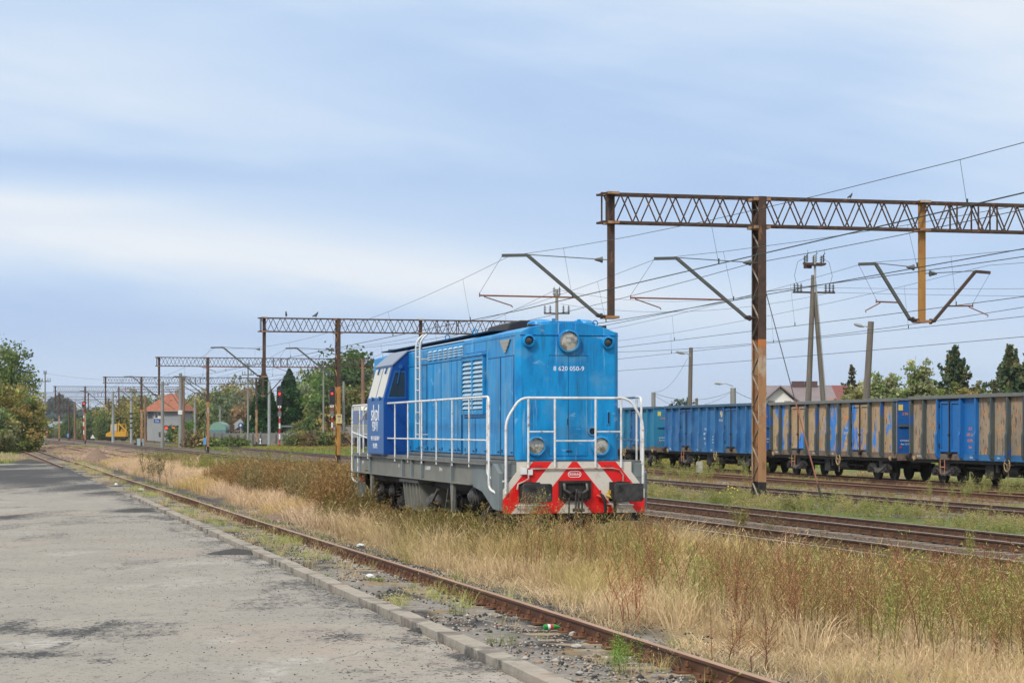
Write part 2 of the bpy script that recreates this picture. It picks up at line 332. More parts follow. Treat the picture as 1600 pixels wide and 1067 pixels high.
def gz(X, Y): return float(gheight(np.array([X + .25 * Y]), np.array([Y]))[0])
PZ = -.14
def build_pavement():
    ts = spaced(-140, 5.06, 4.5, 5.06, .28, 1.0) if False else np.concatenate([np.arange(-140, -30, 2.0), np.arange(-30, -2, .5), np.arange(-2, 5.07, .1)])
    ys = np.concatenate([np.arange(-30, 12, 3.0), np.arange(12, 60, .16), np.arange(60, 148.1, .5)])
    T, Y = np.meshgrid(ts, ys); X = T - .249 * Y; t, y = T.ravel(), Y.ravel(); x = X.ravel()
    H = np.full_like(t, PZ) + (fbm(t * .6, y * .25) - .5) * .025
    H = np.where(t > 4.6, PZ + (H - PZ) * .3, H)
    n, k = len(ys), len(ts); i = (np.arange(n - 1)[:, None] * k + np.arange(k - 1)[None, :]).ravel()
    tri = np.concatenate([np.stack([i, i + 1, i + k + 1], 1), np.stack([i, i + k + 1, i + k], 1)])
    # vertex colour R = coal stain, G = pale patch, B = reddish tint
    coal = np.zeros_like(t); pale = np.zeros_like(t)
    def spot(u, v, su, sv, a, arr):
        yy = (CAMZ - PZ) * F / (v - HZ); xx = XU(u, yy); sx = su / F * yy; sy = yy * yy / ((CAMZ - PZ) * F) * sv
        arr += a * np.exp(-((x - xx) / sx) ** 2 - ((y - yy) / sy) ** 2)
    for s in [(60, 738, 120, 9, 1.0), (120, 748, 70, 6, .8), (40, 728, 60, 4, .8), (30, 760, 60, 7, .35), (130, 762, 50, 7, 1.0), (170, 770, 30, 5, .9), (0, 809, 26, 6, .8), (60, 985, 90, 6, .7), (40, 1022, 90, 5, .9), (20, 975, 30, 10, .8), (95, 990, 16, 5, .8),
              (160, 1032, 30, 5, .6), (205, 797, 40, 4, 1.), (365, 862, 34, 4, 1.), (170, 972, 40, 5, .45), (110, 1000, 12, 30, .5), (560, 1047, 40, 6, .5), (655, 985, 14, 5, .8), (530, 995, 40, 6, .7), (500, 985, 40, 3, .4), (740, 1025, 40, 6, .5), (460, 870, 60, 8, .25), (700, 1000, 60, 4, .35)]: spot(*s, coal)
    for s in [(350, 1000, 20, 5, .7), (60, 1005, 60, 6, .8), (470, 1030, 50, 5, .6), (680, 1010, 14, 9, .6), (770, 1060, 40, 5, .6), (400, 1045, 60, 8, .4), (250, 720, 60, 10, .2), (420, 1060, 14, 20, .5)]: spot(*s, pale)
    coal += .55 * sstep(3.9, 4.9, t) * sstep(.35, .6, fbm(t * 3, y * 1.2)) + .35 * sstep(.62, .72, fbm(x * .9, y * .28)) + .85 * sstep(80, 104, y) * sstep(.40, .60, fbm(x * .35, y * .09))
    coal = np.clip(coal, 0, 1.2) / 1.2; pale = np.clip(pale + .35 * sstep(.62, .75, fbm(x * .6 + 50, y * .35)), 0, 1); red = sstep(.5, .72, fbm(x * .45 + 80, y * .25 + 3))
    m = bpy.data.materials.new('worn_asphalt'); m.use_nodes = True; tr = m.node_tree; L = tr.links.new; b = tr.nodes['Principled BSDF']; b.inputs['Roughness'].default_value = .9; b.inputs['Specular IOR Level'].default_value = .2
    tc = N(tr, 'ShaderNodeTexCoord'); vc = N(tr, 'ShaderNodeVertexColor', layer_name='Col'); sp = N(tr, 'ShaderNodeSeparateColor'); L(vc.outputs[0], sp.inputs[0])
    def nz(sc, st=(1, 1, 1), det=7, ro=.62):
        mp = N(tr, 'ShaderNodeMapping'); mp.inputs['Scale'].default_value = st; L(tc.outputs['Object'], mp.inputs[0]); q = N(tr, 'ShaderNodeTexNoise', iScale=sc, iDetail=float(det), iRoughness=ro); L(mp.outputs[0], q.inputs['Vector']); return q.outputs[0]
    def mr(s, a, b_, c=0., d=1.):
        r = N(tr, 'ShaderNodeMapRange'); L(s, r.inputs[0])
        for i_, x_ in ((1, a), (2, b_), (3, c), (4, d)): r.inputs[i_].default_value = x_
        return r.outputs[0]
    def mm(op, a, b_):
        q = N(tr, 'ShaderNodeMath', operation=op)
        for i_, x_ in enumerate((a, b_)):
            if isinstance(x_, float): q.inputs[i_].default_value = x_
            else: L(x_, q.inputs[i_])
        return q.outputs[0]
    def mix(f, a, b_, bt='MIX'):
        q = N(tr, 'ShaderNodeMixRGB', blend_type=bt)
        for i_, x_ in enumerate((f, a, b_)):
            if isinstance(x_, float): q.inputs[i_].default_value = x_
            elif isinstance(x_, tuple): q.inputs[i_].default_value = x_
            else: L(x_, q.inputs[i_])
        return q.outputs[0]
    c = mix(mr(nz(.5), .35, .65), (.262, .242, .208, 1), (.205, .19, .166, 1))
    c = mix(mm('MULTIPLY', sp.outputs[2], mr(nz(1.3), .3, .6, 0., .55)), c, (.31, .24, .19, 1))
    c = mix(mr(nz(60., det=3), .35, .7, 0., .55), c, (.40, .39, .36, 1)); c = mix(mr(nz(90., det=2), .55, .75, 0., .7), c, (.15, .145, .14, 1))
    c = mix(mm('MULTIPLY', sp.outputs[1], mr(nz(7., (1, .6, 1)), .4, .62)), c, (.46, .455, .44, 1))
    # dark coal crumbs: small scattered marks, thicker where the stain attribute says so
    k1 = mr(mm('ADD', nz(5., (1, .55, 1)), mm('MULTIPLY', sp.outputs[0], .34)), .56, .76, 0., .50); k2 = mr(nz(14., (1, .8, 1), 3), .69, .74, 0., .8)
    k4 = mr(mm('ADD', nz(17., (1, .6, 1), 5), mm('MULTIPLY', sp.outputs[0], .26)), .615, .66, 0., .88); c = mix(k4, c, (.05, .05, .053, 1))
    k3 = mr(mm('ADD', nz(34., (1, 1, 1), 2), mm('MULTIPLY', sp.outputs[0], .25)), .68, .72, 0., .85)
    c = mix(k1, c, (.055, .056, .06, 1)); c = mix(k2, c, (.05, .05, .052, 1)); c = mix(k3, c, (.045, .045, .047, 1))
    vo = N(tr, 'ShaderNodeTexVoronoi'); vo.feature = 'DISTANCE_TO_EDGE'; vo.inputs['Scale'].default_value = .42
    wob = N(tr, 'ShaderNodeTexNoise', iScale=1.6, iDetail=6.0); L(tc.outputs['Object'], wob.inputs['Vector']); wm = N(tr, 'ShaderNodeMixRGB'); wm.inputs[0].default_value = .22; L(tc.outputs['Object'], wm.inputs[1]); L(wob.outputs['Color'], wm.inputs[2]); L(wm.outputs[0], vo.inputs['Vector'])
    ck = mm('MULTIPLY', mr(vo.outputs['Distance'], .0, .0055, .8, 0.), mr(nz(.6), .48, .58)); c = mix(ck, c, (.09, .085, .078, 1))
    L(c, b.inputs['Base Color'])
    bp = N(tr, 'ShaderNodeBump'); bp.inputs['Strength'].default_value = .5; bp.inputs['Distance'].default_value = .012; L(nz(45., det=5), bp.inputs['Height']); L(bp.outputs[0], b.inputs['Normal'])
    o = npmesh('pavement', np.stack([x, y, H], 1), tri, np.stack([coal, pale, red], 1), m); tag(o, kind='structure')
build_pavement()

# kerb: a row of concrete stones
KST = mat('kerb_concrete', (.26, .235, .195), (.33, .30, .255), sc=4, rough=.9, bump=.5, bsc=40, world=True, layers=[((.06, .06, .06), 1.6, .50, .60, (1, 1, 1), .85), ((.36, .27, .21), .8, .5, .7, V1, .6), ((.12, .12, .11), 9, .58, .7, V1, .6)])
kb = empty('kerb', (0, 0, 0), 0, 'weathered concrete kerb along the right edge of the pavement', 'kerb')
kprot = [MB().bx(0, .23, 0, .994, -.25, .085).build('kerb_stone', KST, kb, bevel=.008) for _ in range(1)][0]
y = 14.0; first = True
while y < 74:
    o = kprot if first else kprot.copy()
    if not first: COL.objects.link(o); o.parent = kb
    first = False
    o.location = (5.05 - .249 * y + random.uniform(-.012, .012), y, PZ + random.uniform(-.004, .003)); o.rotation_euler = (random.uniform(-.004, .004), random.uniform(-.004, .004), atan(.249) + random.uniform(-.006, .006)); y += .972

# ------------------------------------------------------------------ rails
HEADW = .036
PROF = [(-.07, -.172), (.07, -.172), (.07, -.162), (.012, -.142), (.009, -.045), (HEADW, -.034), (HEADW, -.006), (.028, 0), (-.028, 0), (-HEADW, -.006), (-HEADW, -.034), (-.009, -.045), (-.012, -.142), (-.07, -.162)]
def rail(name, pts, parent, head=RAILT, side=None, dz=0.0):
    side = side or (RAILN if head is RAILS else RAILM)
    mb = MB(); n = len(PROF); pts = [Vector(p) for p in pts]
    vs = []
    for k, p in enumerate(pts):
        d = pts[min(k + 1, len(pts) - 1)] - pts[max(k - 1, 0)]; d.z = 0; d.normalize(); x = Vector((d.y, -d.x, 0))
        vs += [p + x * a + Vector((0, 0, b + dz)) for a, b in PROF]
    for k in range(len(pts) - 1):
        for i in range(n):
            mb.fm.append(1 if i == 7 or (i in (6, 8) and head is RAILT) else 0); mb.f.append((k * n + i, k * n + (i + 1) % n, (k + 1) * n + (i + 1) % n, (k + 1) * n + i))
    mb.v = [tuple(v) for v in vs]; mb.f.append(tuple(range(n))); mb.fm.append(0); mb.f.append(tuple(range((len(pts) - 1) * n, len(pts) * n))); mb.fm.append(0)
    return mb.build(name, [side, head], parent)
WOOD = mat('old_sleeper', (.34, .27, .18), (.22, .17, .12), sc=5, rough=.9, bump=.5, bsc=30, stretch=(.3, 2, 2), layers=[((.05, .048, .045), 4, .5, .62, V1, .8)])
CONC = mat('sleeper_concrete', (.24, .20, .165), (.15, .12, .10), sc=3, rough=.9, bump=.3, layers=[((.07, .06, .055), 5, .55, .7, V1, .7)])
DWOOD = mat('dark_sleeper', (.12, .08, .055), (.08, .06, .045), sc=5, rough=.9, bump=.4)
def track(name, label, ab, y0, y1, head, sl_mat, sl_n, sl_y0, sl_step=.62, fast_n=0, fast_side=0, rails=(-.75, .75)):
    a, b = ab; ang = atan(-b); root = empty('railway_track', (a + b * y0, y0, 0), ang, label, 'railway track')
    ln = (y1 - y0) * sqrt(1 + b * b)
    pts = lambda x: [(x, s, 0.0) for s in np.linspace(0, ln, max(2, int(ln / 12)))]
    rl = [rail('rail', pts(x), root, head) for x in rails]
    s0 = (sl_y0 - y0) * sqrt(1 + b * b)
    if sl_n:
        sp = MB().bx(-1.25, 1.25, -.12, .12, -.32, -.185).build('sleeper', sl_mat, root, bevel=.015)
        for i in range(sl_n):
            o = sp if i == 0 else sp.copy()
            if i: COL.objects.link(o); o.parent = root
            o.location = (random.uniform(-.04, .04), s0 + i * sl_step, random.uniform(-.012, .006)); o.rotation_euler = (0, 0, random.uniform(-.015, .015))
        if s0 + sl_n * sl_step < ln - 5:
            mb = MB(); s = s0 + sl_n * sl_step
            while s < min(ln, s0 + 230): mb.bx(-1.25, 1.25, s - .12, s + .12, -.32, -.187); s += sl_step
            mb.build('distant_sleepers', sl_mat, root)['kind'] = 'stuff'
    for x, r in zip(rails, rl):
        if fast_n:
            mb = MB()
            for sd in (-1, 1):
                mb.bx(sd * .03, sd * .16, -.085, .085, -.163, -.145); mb.bx(sd * .045, sd * .085, -.055, .055, -.1445, -.118)
                mb.cyl((sd * .068, 0, -.1175), (sd * .068, 0, -.06), .014, n=6); mb.cyl((sd * .068, 0, -.1), (sd * .068, 0, -.082), .027, n=6)
                mb.cyl((sd * .125, .045, -.1445), (sd * .125, .045, -.112), .022, n=6)
            fp = mb.build('rail_fastening', RUST, r)
            for i in range(fast_n):
                o = fp if i == 0 else fp.copy()
                if i: COL.objects.link(o); o.parent = r
                o.location = (x, s0 + i * sl_step, 0)
    return root, rl
# near siding: right rail whole, left rail only far off where it is not buried
a, b = SID; ang = atan(-b); sc_ = sqrt(1 + b * b)
st = empty('railway_track', (a + b * 12, 12, 0), ang, 'rusty siding track with stub sleepers and coal dust beside the kerb', 'railway track')
def loc(u, v, z=0.0):
    Y = (CAMZ - z) * F / (v - HZ); p = Vector((XU(u, Y), Y, z)) - st.location; c, s = cos(-ang), sin(-ang)
    return (p.x * c - p.y * s, p.x * s + p.y * c, 0)
ln = (236 - 12) * sc_
rr = rail('rail', [(.735 + (.06 * sin(s * .06) if s > 60 else 0), s, .012 * sin(s * .11)) for s in np.linspace(0, ln, 60)] + [loc(88, 698.0), loc(104, 695.8)], st, RAILT)
rail('rail', [(-.77, s, 0) for s in np.linspace((128 - 12) * sc_, ln, 12)] + [loc(66, 699.3), loc(92, 696.9)], st, RAILT)
rail('rail', [loc(26, 706), loc(44, 703.6), loc(70, 699.5), loc(100, 695.6)], st, RAILT)
rail('rail', [loc(30, 703.5), loc(60, 700.0), loc(84, 696.2)], st, RAILT)
sp = MB().bx(-1.3, 1.28, -.115, .115, -.32, -.158).build('sleeper', WOOD, st, bevel=.02)
mb = MB()
for sd in (-1, 1):
    mb.bx(sd * .03, sd * .19, -.09, .09, -.165, -.147); mb.bx(sd * .045, sd * .09, -.06, .06, -.1465, -.115)
    mb.cyl((sd * .07, 0, -.1145), (sd * .07, 0, -.048), .016, n=7); mb.cyl((sd * .07, 0, -.098), (sd * .07, 0, -.075), .031, n=6)
    mb.cyl((sd * .145, .05, -.1465), (sd * .145, .05, -.108), .026, n=6)
fp = mb.build('rail_fastening', RUST, rr)
for i in range(100):
    s = 3.2 + i * .60
    o = sp if i == 0 else sp.copy()
    if i: COL.objects.link(o); o.parent = st
    o.location = (random.uniform(-.08, .05), s, random.uniform(-.02, .008)); o.rotation_euler = (0, 0, random.uniform(-.05, .05))
    o = fp if i == 0 else fp.copy()
    if i: COL.objects.link(o); o.parent = rr
    o.location = (.735, s, .012 * sin(s * .11))
mb = MB()
for i in range(100, 380): s = 3.2 + i * .6; mb.bx(-1.3, 1.28, s - .11, s + .11, -.32, -.17)
mb.build('distant_sleepers', WOOD, st)['kind'] = 'stuff'
track('D', 'grassed over track with shining rail heads just beyond the blue locomotive', TRK['D'], 20, 600, RAILS, DWOOD, 60, 34)
track('A', 'main line track between the weeds and the lattice post', TRK['A'], 25, 700, RAILS, CONC, 80, 38, fast_n=60)
track('B', 'main line track with rows of rail bolts just behind the lattice post', TRK['B'], 35, 700, RAILS, CONC, 80, 50, fast_n=70)
track('C', 'narrow looking rusty track in brown weeds beside the freight wagons', TRK['C'], 45, 500, RAILT, CONC, 40, 65)
track('W', 'overgrown track carrying the open freight wagons', TRK['W'], 55, 420, RAILT, CONC, 40, 75)
track('loco', 'overgrown track under the blue locomotive', TRK['loco'], 37.5, 420, RAILT, WOOD, 40, 38)
# ------------------------------------------------------------------ the blue locomotive (local: +y to its rear, x across, origin at the front plate)
def stripes():
    m = bpy.data.materials.new('red_white_chevrons'); m.use_nodes = True; t = m.node_tree; L = t.links.new; b = t.nodes['Principled BSDF']; b.inputs['Roughness'].default_value = .45
    tc = N(t, 'ShaderNodeTexCoord'); sp = N(t, 'ShaderNodeSeparateXYZ'); L(tc.outputs['Object'], sp.inputs[0])
    ab = N(t, 'ShaderNodeMath', operation='ABSOLUTE'); L(sp.outputs[0], ab.inputs[0])
    zz = N(t, 'ShaderNodeMath', operation='MULTIPLY_ADD'); L(sp.outputs[2], zz.inputs[0]); zz.inputs[1].default_value = .82; zz.inputs[2].default_value = -.82 * 1.61
    q = N(t, 'ShaderNodeMath', operation='ADD'); L(ab.outputs[0], q.inputs[0]); L(zz.outputs[0], q.inputs[1])
    r = N(t, 'ShaderNodeMapRange'); L(q.outputs[0], r.inputs[0]); r.inputs[1].default_value = -1; r.inputs[2].default_value = 1.2
    cr = N(t, 'ShaderNodeValToRGB'); cr.color_ramp.interpolation = 'CONSTANT'; L(r.outputs[0], cr.inputs[0]); e = cr.color_ramp.elements
    wh = (.60, .56, .49, 1); rd = (.68, .006, .006, 1); pos = [(0, wh), ((-.455 + 1) / 2.2, rd), ((.045 + 1) / 2.2, wh), ((.43 + 1) / 2.2, rd), ((.80 + 1) / 2.2, wh)]
    e[0].position, e[0].color = pos[0]; e[1].position, e[1].color = pos[1]
    for p, c in pos[2:]: x = e.new(p); x.color = c
    n = N(t, 'ShaderNodeTexNoise', iScale=5.0, iDetail=8.0, iRoughness=.65); L(tc.outputs['Object'], n.inputs['Vector']); r2 = N(t, 'ShaderNodeMapRange'); L(n.outputs[0], r2.inputs[0])
    for i, x in ((1, .54), (2, .76), (3, 0), (4, .6)): r2.inputs[i].default_value = x
    mx = N(t, 'ShaderNodeMixRGB'); L(r2.outputs[0], mx.inputs[0]); L(cr.outputs[0], mx.inputs[1]); mx.inputs[2].default_value = (.20, .10, .06, 1); L(mx.outputs[0], b.inputs['Base Color'])
    return m
STR = stripes()
LENS = mat('headlamp_glass', (.42, .40, .33), (.16, .155, .13), sc=7, lo=.45, hi=.55, rough=.08, spec=1.0, coat=1)
CHR = mat('lamp_reflector', (.55, .53, .47), rough=.25, metal=.6)
REDP = mat('red_fitting', (.45, .02, .02), rough=.5); YELF = mat('yellow_fitting', (.45, .30, .03), rough=.5)
HOSE = mat('rubber_hose', (.02, .02, .02), rough=.6); CREAM = mat('cream_blind', (.62, .60, .50), (.52, .50, .42), sc=6, rough=.35, stretch=(1, 4, .3))
LOCO = empty('locomotive', (1.17, 39.5, 0), atan(.2485), 'bright blue diesel shunting locomotive with white handrails and red and white striped buffer beam', 'locomotive')
def su(u, w=1.01): return ((36251 - 3400 * w) / (u + 20) - 39.5 + .2412 * w) / .9705
def loco():
    R = LOCO
    # buffer beam plate
    pl = [(-1.11, 1.61), (-1.11, 1.42), (-1.37, 1.09), (-1.37, .653), (1.37, .653), (1.37, 1.09), (1.11, 1.42), (1.11, 1.61)]
    pl = pl[::-1]; mb = MB()
    mb.prism(pl, lambda x, z, t: (x, t, z), 0, .05); beam = mb.build('buffer_beam', STR, R)
    MB().bx(-1.36, -.6, .06, .5, .5, .66).bx(.78, 1.34, .02, .35, .5, .65).bx(-.5, .5, .2, .6, .45, .66).build('rail_guard', BLK, R)
    for sx in (-1, 1): MB().bx(sx * 1.0, sx * 1.355, .055, .9, 1.02, 1.57).build('step_recess', BLUEG, R); MB().bx(sx * 1.12, sx * 1.36, .052, .9, 1.30, 1.33).build('step_plate', GRAYD, R)
    # buffers
    for x in (-.875, .875):
        b = MB().lathe((x, .0, 1.05), (0, -1, 0), [(0, .2), (.06, .2), (.07, .13), (.4, .125), (.41, .085), (.59, .085)], 20).bx(x - .2, x + .2, -.03, 0, .87, 1.23).build('buffer', BLK, R, smooth=True)
        mb = MB(); pts = []
        for cx, cz, a0 in ((.23, .12, 0), (-.23, .12, 90), (-.23, -.12, 180), (.23, -.12, 270)):
            for k in range(4): a = radians(a0 + 30 * k); pts.append((x + cx + .05 * cos(a), 1.05 + cz + .05 * sin(a)))
        mb.prism(pts, lambda p, q, t: (p, t, q), -.63, -.59); mb.build('buffer_head', BUF, b, bevel=.008)
    # coupler recess, hook, screw coupling
    mb = MB(); mb.bx(-.31, .31, -.05, 0, 1.21, 1.26).bx(-.31, -.26, -.05, 0, .93, 1.21).bx(.26, .31, -.05, 0, .93, 1.21).bx(-.25, .25, -.05, 0, .88, .93).bx(-.27, .27, -.012, -.002, .93, 1.21)
    c = mb.build('coupler_pocket', BLK, R)
    mb = MB(); mb.tube([(-.22, -.06, 1.2), (-.22, -.1, 1.08), (-.12, -.14, 1.02), (-.1, -.12, .96)], .035, 8).tube([(.22, -.06, 1.2), (.22, -.1, 1.08), (.12, -.14, 1.02), (.1, -.12, .96)], .035, 8)
    mb.tube([(0, -.02, 1.05), (0, -.25, 1.07), (0, -.33, 1.03), (0, -.33, .97), (0, -.27, .95)], .035, 8, rs=[.05, .045, .04, .035, .025]); mb.build('draw_hook', BUF, R, smooth=True)
    mb = MB()
    for dx in (-.06, .06):
        mb.tube([(dx * .6, -.3, 1.1), (dx, -.31, 1.0), (dx, -.3, .78), (dx * 1.2, -.28, .72)], .018, 6)
    mb.cyl((-.11, -.28, .72), (.11, -.28, .72), .035).tube([(-.05, -.28, .7), (-.07, -.26, .5), (0, -.25, .45), (.07, -.26, .5), (.05, -.28, .7)], .018, 6).cyl((0, -.29, .74), (0, -.29, .98), .02); mb.tube([(-.16, -.2, .95), (-.17, -.22, .6), (-.16, -.2, .35)], .016, 6)
    mb.build('screw_coupling', BUF, R, smooth=True)
    for x, mt in ((.47, REDP), (.66, YELF)):
        h = MB().tube([(x, -.02, 1.0), (x + .03, -.14, .98), (x + .07, -.17, .88), (x + .09, -.15, .72), (x + .07, -.12, .56)], .03, 8).build('brake_hose', HOSE, R, smooth=True)
        MB().cyl((x, 0, 1.0), (x, -.08, 1.0), .04).bx(x - .02, x + .02, -.1, -.06, .98, 1.08).cyl((x - .05, -.06, .98), (x + .06, -.13, .94), .035).build('hose_tap', mt, h)
    # small plates, grab rods and pipes on the front
    MB().tube([(-.86, -.03, 1.48), (.72, -.03, 1.49), (.86, -.03, 1.46), (.94, -.03, 1.36), (.94, -.03, 1.2)], .014, 6).tube([(-.9, -.03, 1.4), (-.9, -.05, 1.3), (-1.0, -.05, 1.24), (-1.1, -.05, 1.2), (-1.12, -.05, 1.1)], .018, 6).build('air_pipe', mat('pipe_paint', (.36, .12, .08), (.5, .45, .4), sc=4, rough=.6), R)
    MB().tube([(-1.16, -.06, .80), (-.58, -.06, .80)], .014, 6).bx(-1.15, -1.13, -.06, 0, .79, .81).bx(-.61, -.59, -.06, 0, .79, .81).build('grab_rod', WHT, R)
    MB().tube([(.56, -.06, .82), (1.14, -.06, .80)], .014, 6).bx(.6, .62, -.06, 0, .8, .82).bx(1.1, 1.12, -.06, 0, .79, .81).build('grab_rod', WHT, R)
    MB().bx(-.78, -.66, -.04, 0, 1.50, 1.56).bx(.58, .7, -.04, 0, 1.50, 1.56).build('lamp_bracket', REDP, R)
    MB().bx(-1.05, -.93, -.05, 0, 1.38, 1.5).bx(-.91, -.82, -.05, 0, 1.37, 1.47).build('junction_box', WHT, R)
    text('850kN', .075, MF(0, -.004, 1.375), WTX, beam); mb = MB(); n = 24
    pts = [(.105 * (1 if cos(a) > 0 else -1) * 1 * .5 + .055 * cos(a), 1.375 + .055 * sin(a)) for a in [2 * pi * k / n for k in range(n)]]
    mb.tube([(x * 1.15, -.006, z) for x, z in pts] + [(pts[0][0] * 1.15, -.006, pts[0][1])], .006, 4); mb.build('oval_outline', WTX, beam)
    # frame: walkway deck, sills
    MB().bx(-1.2, 1.2, .052, .6, 1.575, 1.625).bx(-1.5, 1.5, .6, 16.0, 1.575, 1.625).build('walkway_deck', GRAYD, R)
    for sx in (-1, 1):
        mb = MB(); mb.bx(sx * 1.40, sx * 1.43, 2.25, 15.75, 1.15, 1.572).bx(sx * 1.3, sx * 1.5, 2.25, 15.95, 1.125, 1.15).bx(sx * 1.43, sx * 1.52, .9, 15.95, 1.545, 1.573)
        mb.build('side_sill', GRAY, R)
        for u in (579.6, 630, 644.5, 660, 707):
            s = su(u, 1.45); d = .06 if u not in (579.6,) else .04
            MB().bx(sx * 1.432, sx * 1.49, s - d, s + d, 1.152, 1.543).build('sill_stiffener', BLUEG, R)
        MB().prism([(.9, 1.572), (2.24, 1.572), (2.24, 1.10), (1.45, 1.02), (.9, .84), (.55, .72), (.06, .70), (.06, 1.40), (.5, 1.572)], lambda y, z, t: (t, y, z), sx * 1.36, sx * 1.44).build('end_side_plate', BLUEG, R, bevel=.006)
        MB().bx(sx * 1.38, sx * 1.455, 15.0, 16.0, 1.12, 1.60).bx(sx * 1.2, sx * 1.38, 15.6, 15.99, .5, 1.12).build('end_side_plate', BLUEG, R)
        for u in (580.5, 706.5):
            s = su(u, 1.45); MB().prism([(-.16, 1.123), (.16, 1.123), (.05, .55), (-.05, .55)], lambda y, z, t: (t, s + y, z), sx * 1.40, sx * 1.46).build('jacking_bracket', GRAY, R)
    # fuel tank
    s0, s1 = su(657, 1.35), su(630, 1.35); mb = MB(); mb.prism([(-1.32, 1.0), (1.32, 1.0), (1.25, .42), (-1.25, .42)], lambda x, z, t: (x, t, z), s0, s1)
    for k in range(6): s = s0 + .08 + (s1 - s0 - .16) * k / 5; mb.prism([(-1.37, 1.03), (1.37, 1.03), (1.30, .40), (-1.30, .40)], lambda x, z, t: (x, t, z), s - .03, s + .03)
    mb.bx(-1.42, 1.42, s0 - .1, s1 + .1, 1.03, 1.09).build('fuel_tank', GRAY, R)
    MB().bx(-1.1, 1.1, .6, 15.9, .95, 1.12).bx(-.6, .6, 1, 15.5, .55, .95).build('underframe', BLK, R)
    # bogies
    for sc0 in (3.45, 12.2):
        mb = MB(); mb.bx(-1.12, -1.0, sc0 - 2.1, sc0 + 2.1, .62, .86).bx(1.0, 1.12, sc0 - 2.1, sc0 + 2.1, .62, .86).bx(-1.0, 1.0, sc0 - .25, sc0 + .25, .55, .9)
        bg = mb.build('bogie', BLK, R)
        for y in (sc0 - 1.35, sc0 + 1.35):
            for sx in (-1, 1):
                MB().lathe((sx * .68, y, .5), (sx, 0, 0), [(0, .53), (.02, .53), (.03, .50), (.13, .49), (.14, .42), (.10, .38), (.10, .14), (.2, .13), (.22, 0)], 28).build('wheel', BLK, bg, smooth=True)
                MB().bx(sx * 1.0, sx * 1.2, y - .14, y + .14, .36, .66).lathe((sx * 1.19, y, .5), (sx, 0, 0), [(0, .13), (.08, .12), (.09, 0)], 14).build('axle_box', BLK, bg)
                for dy in (-.42, .42):
                    mb = MB(); pts = []
                    for k in range(60): a = k * .6; pts.append((sx * 1.13 + .085 * cos(a), y + dy + .085 * sin(a), .40 + .42 * k / 59))
                    mb.tube(pts, .019, 5); mb.build('spring', BLK, bg, smooth=True)
        for y in (sc0 - .6, sc0 + .75):
            MB().cyl((-1.3, y, .72), (-1.05, y, .74), .14, .17, 16).cyl((-1.34, y, .72), (-1.3, y, .72), .10, .12, 16).cyl((-1.26, y, .72), (-1.24, y, .72), .19, .19, 16).bar((-1.2, y, .74), (-1.2, y + .5, .35), .06, .06).build('brake_cylinder', BLK, bg, smooth=True)
    DST = mat('dark_steel', (.05, .05, .05), (.12, .12, .12), sc=8, rough=.6)
    for uu, z_ in ((670, .60), (735, .86)): MB().lathe((-1.44, su(uu, 1.4), z_), (1, 0, .25), [(0, .07), (.02, .10), (.05, .10), (.06, .14), (.09, .14), (.10, .17), (.14, .17), (.15, .2), (.3, .2)], 18).build('air_reservoir', DST, R, smooth=True)
    MB().bar((-1.36, su(682, 1.4), .95), (-1.36, su(671, 1.4), .62), .05).build('linkage', DST, R); MB().bar((-1.36, su(699, 1.4), 1.0), (-1.36, su(693, 1.4), .45), .05).build('linkage', DST, R)
    # hood
    hw = 1.01
    prof = [(-hw, 1.63), (hw, 1.63), (hw, 4.055), (.78, 4.125), (.55, 4.185), (.35, 4.225), (0, 4.245), (-.35, 4.225), (-.55, 4.185), (-.78, 4.125), (-hw, 4.055)]
    J = 4.94
    def hood(y0, y1, dw, dz, nose):
        mb = MB()
        def pr(c): return [((abs(x) - c) * (1 if x > 0 else -1) if abs(x) > .9 else x, z) for x, z in [(x * (1 + dw / hw), z + (dz if z > 2 else 0)) for x, z in prof]]
        rings = ([(y0, pr(.09)), (y0 + .09, pr(0))] if nose else [(y0, pr(0))]) + [(y1, pr(0))]; n = len(prof); vs = []
        for y, p in rings: vs += [(x, y, z) for x, z in p]
        fs = [(k * n + i, k * n + (i + 1) % n, (k + 1) * n + (i + 1) % n, (k + 1) * n + i) for k in range(len(rings) - 1) for i in range(n)] + [tuple(range(n)), tuple(range((len(rings) - 1) * n, len(rings) * n))]
        mb.add(vs, fs); return mb
    hy = .45
    hoodo = hood(hy, J, 0, 0, True).build('engine_hood', LB, R, bevel=.012)
    h2 = hood(J + .004, 15.55, -.012, -.035, False).build('engine_hood', LB, R, bevel=.012)
    # seam strips and cover strip
    MB().bx(-.93, .93, hy - .012, hy, 3.995, 4.01).build('seam', LB, hoodo)
    for sx in (-1, 1): MB().bx(sx * hw, sx * (hw + .012), hy + .1, J - .01, 3.985, 4.0).build('seam', LB, hoodo); MB().bx(sx * hw, sx * (hw + .01), J + .02, 15.5, 3.69, 3.72).build('seam', LB, h2); MB().bx(sx * hw, sx * (hw + .025), .55, 15.5, 1.64, 1.70).build('hood_foot', GRAYD, R)
    # nose door, number
    d = MB().bx(-.365, -.003, hy - .012, hy, 1.72, 3.60).bx(.003, .38, hy - .012, hy, 1.72, 3.60).build('nose_door', LB, R, bevel=.003)
    MB().bx(-.375, .39, hy - .006, hy + .0, 3.605, 3.615).bx(-.004, .004, hy - .0135, hy, 1.72, 3.60).build('door_gap', mat('dark_gap', (.003, .04, .13), rough=.8), d)
    MB().bx(-.02, -.012, hy - .03, hy - .012, 2.3, 2.42).bx(-.05, .07, hy - .03, hy - .012, 1.80, 1.815).build('door_handle', BLK, d)
    text('8 620 050-9', .125, MF(.01, hy - .014, 3.36), WTX, d, ext=.001)
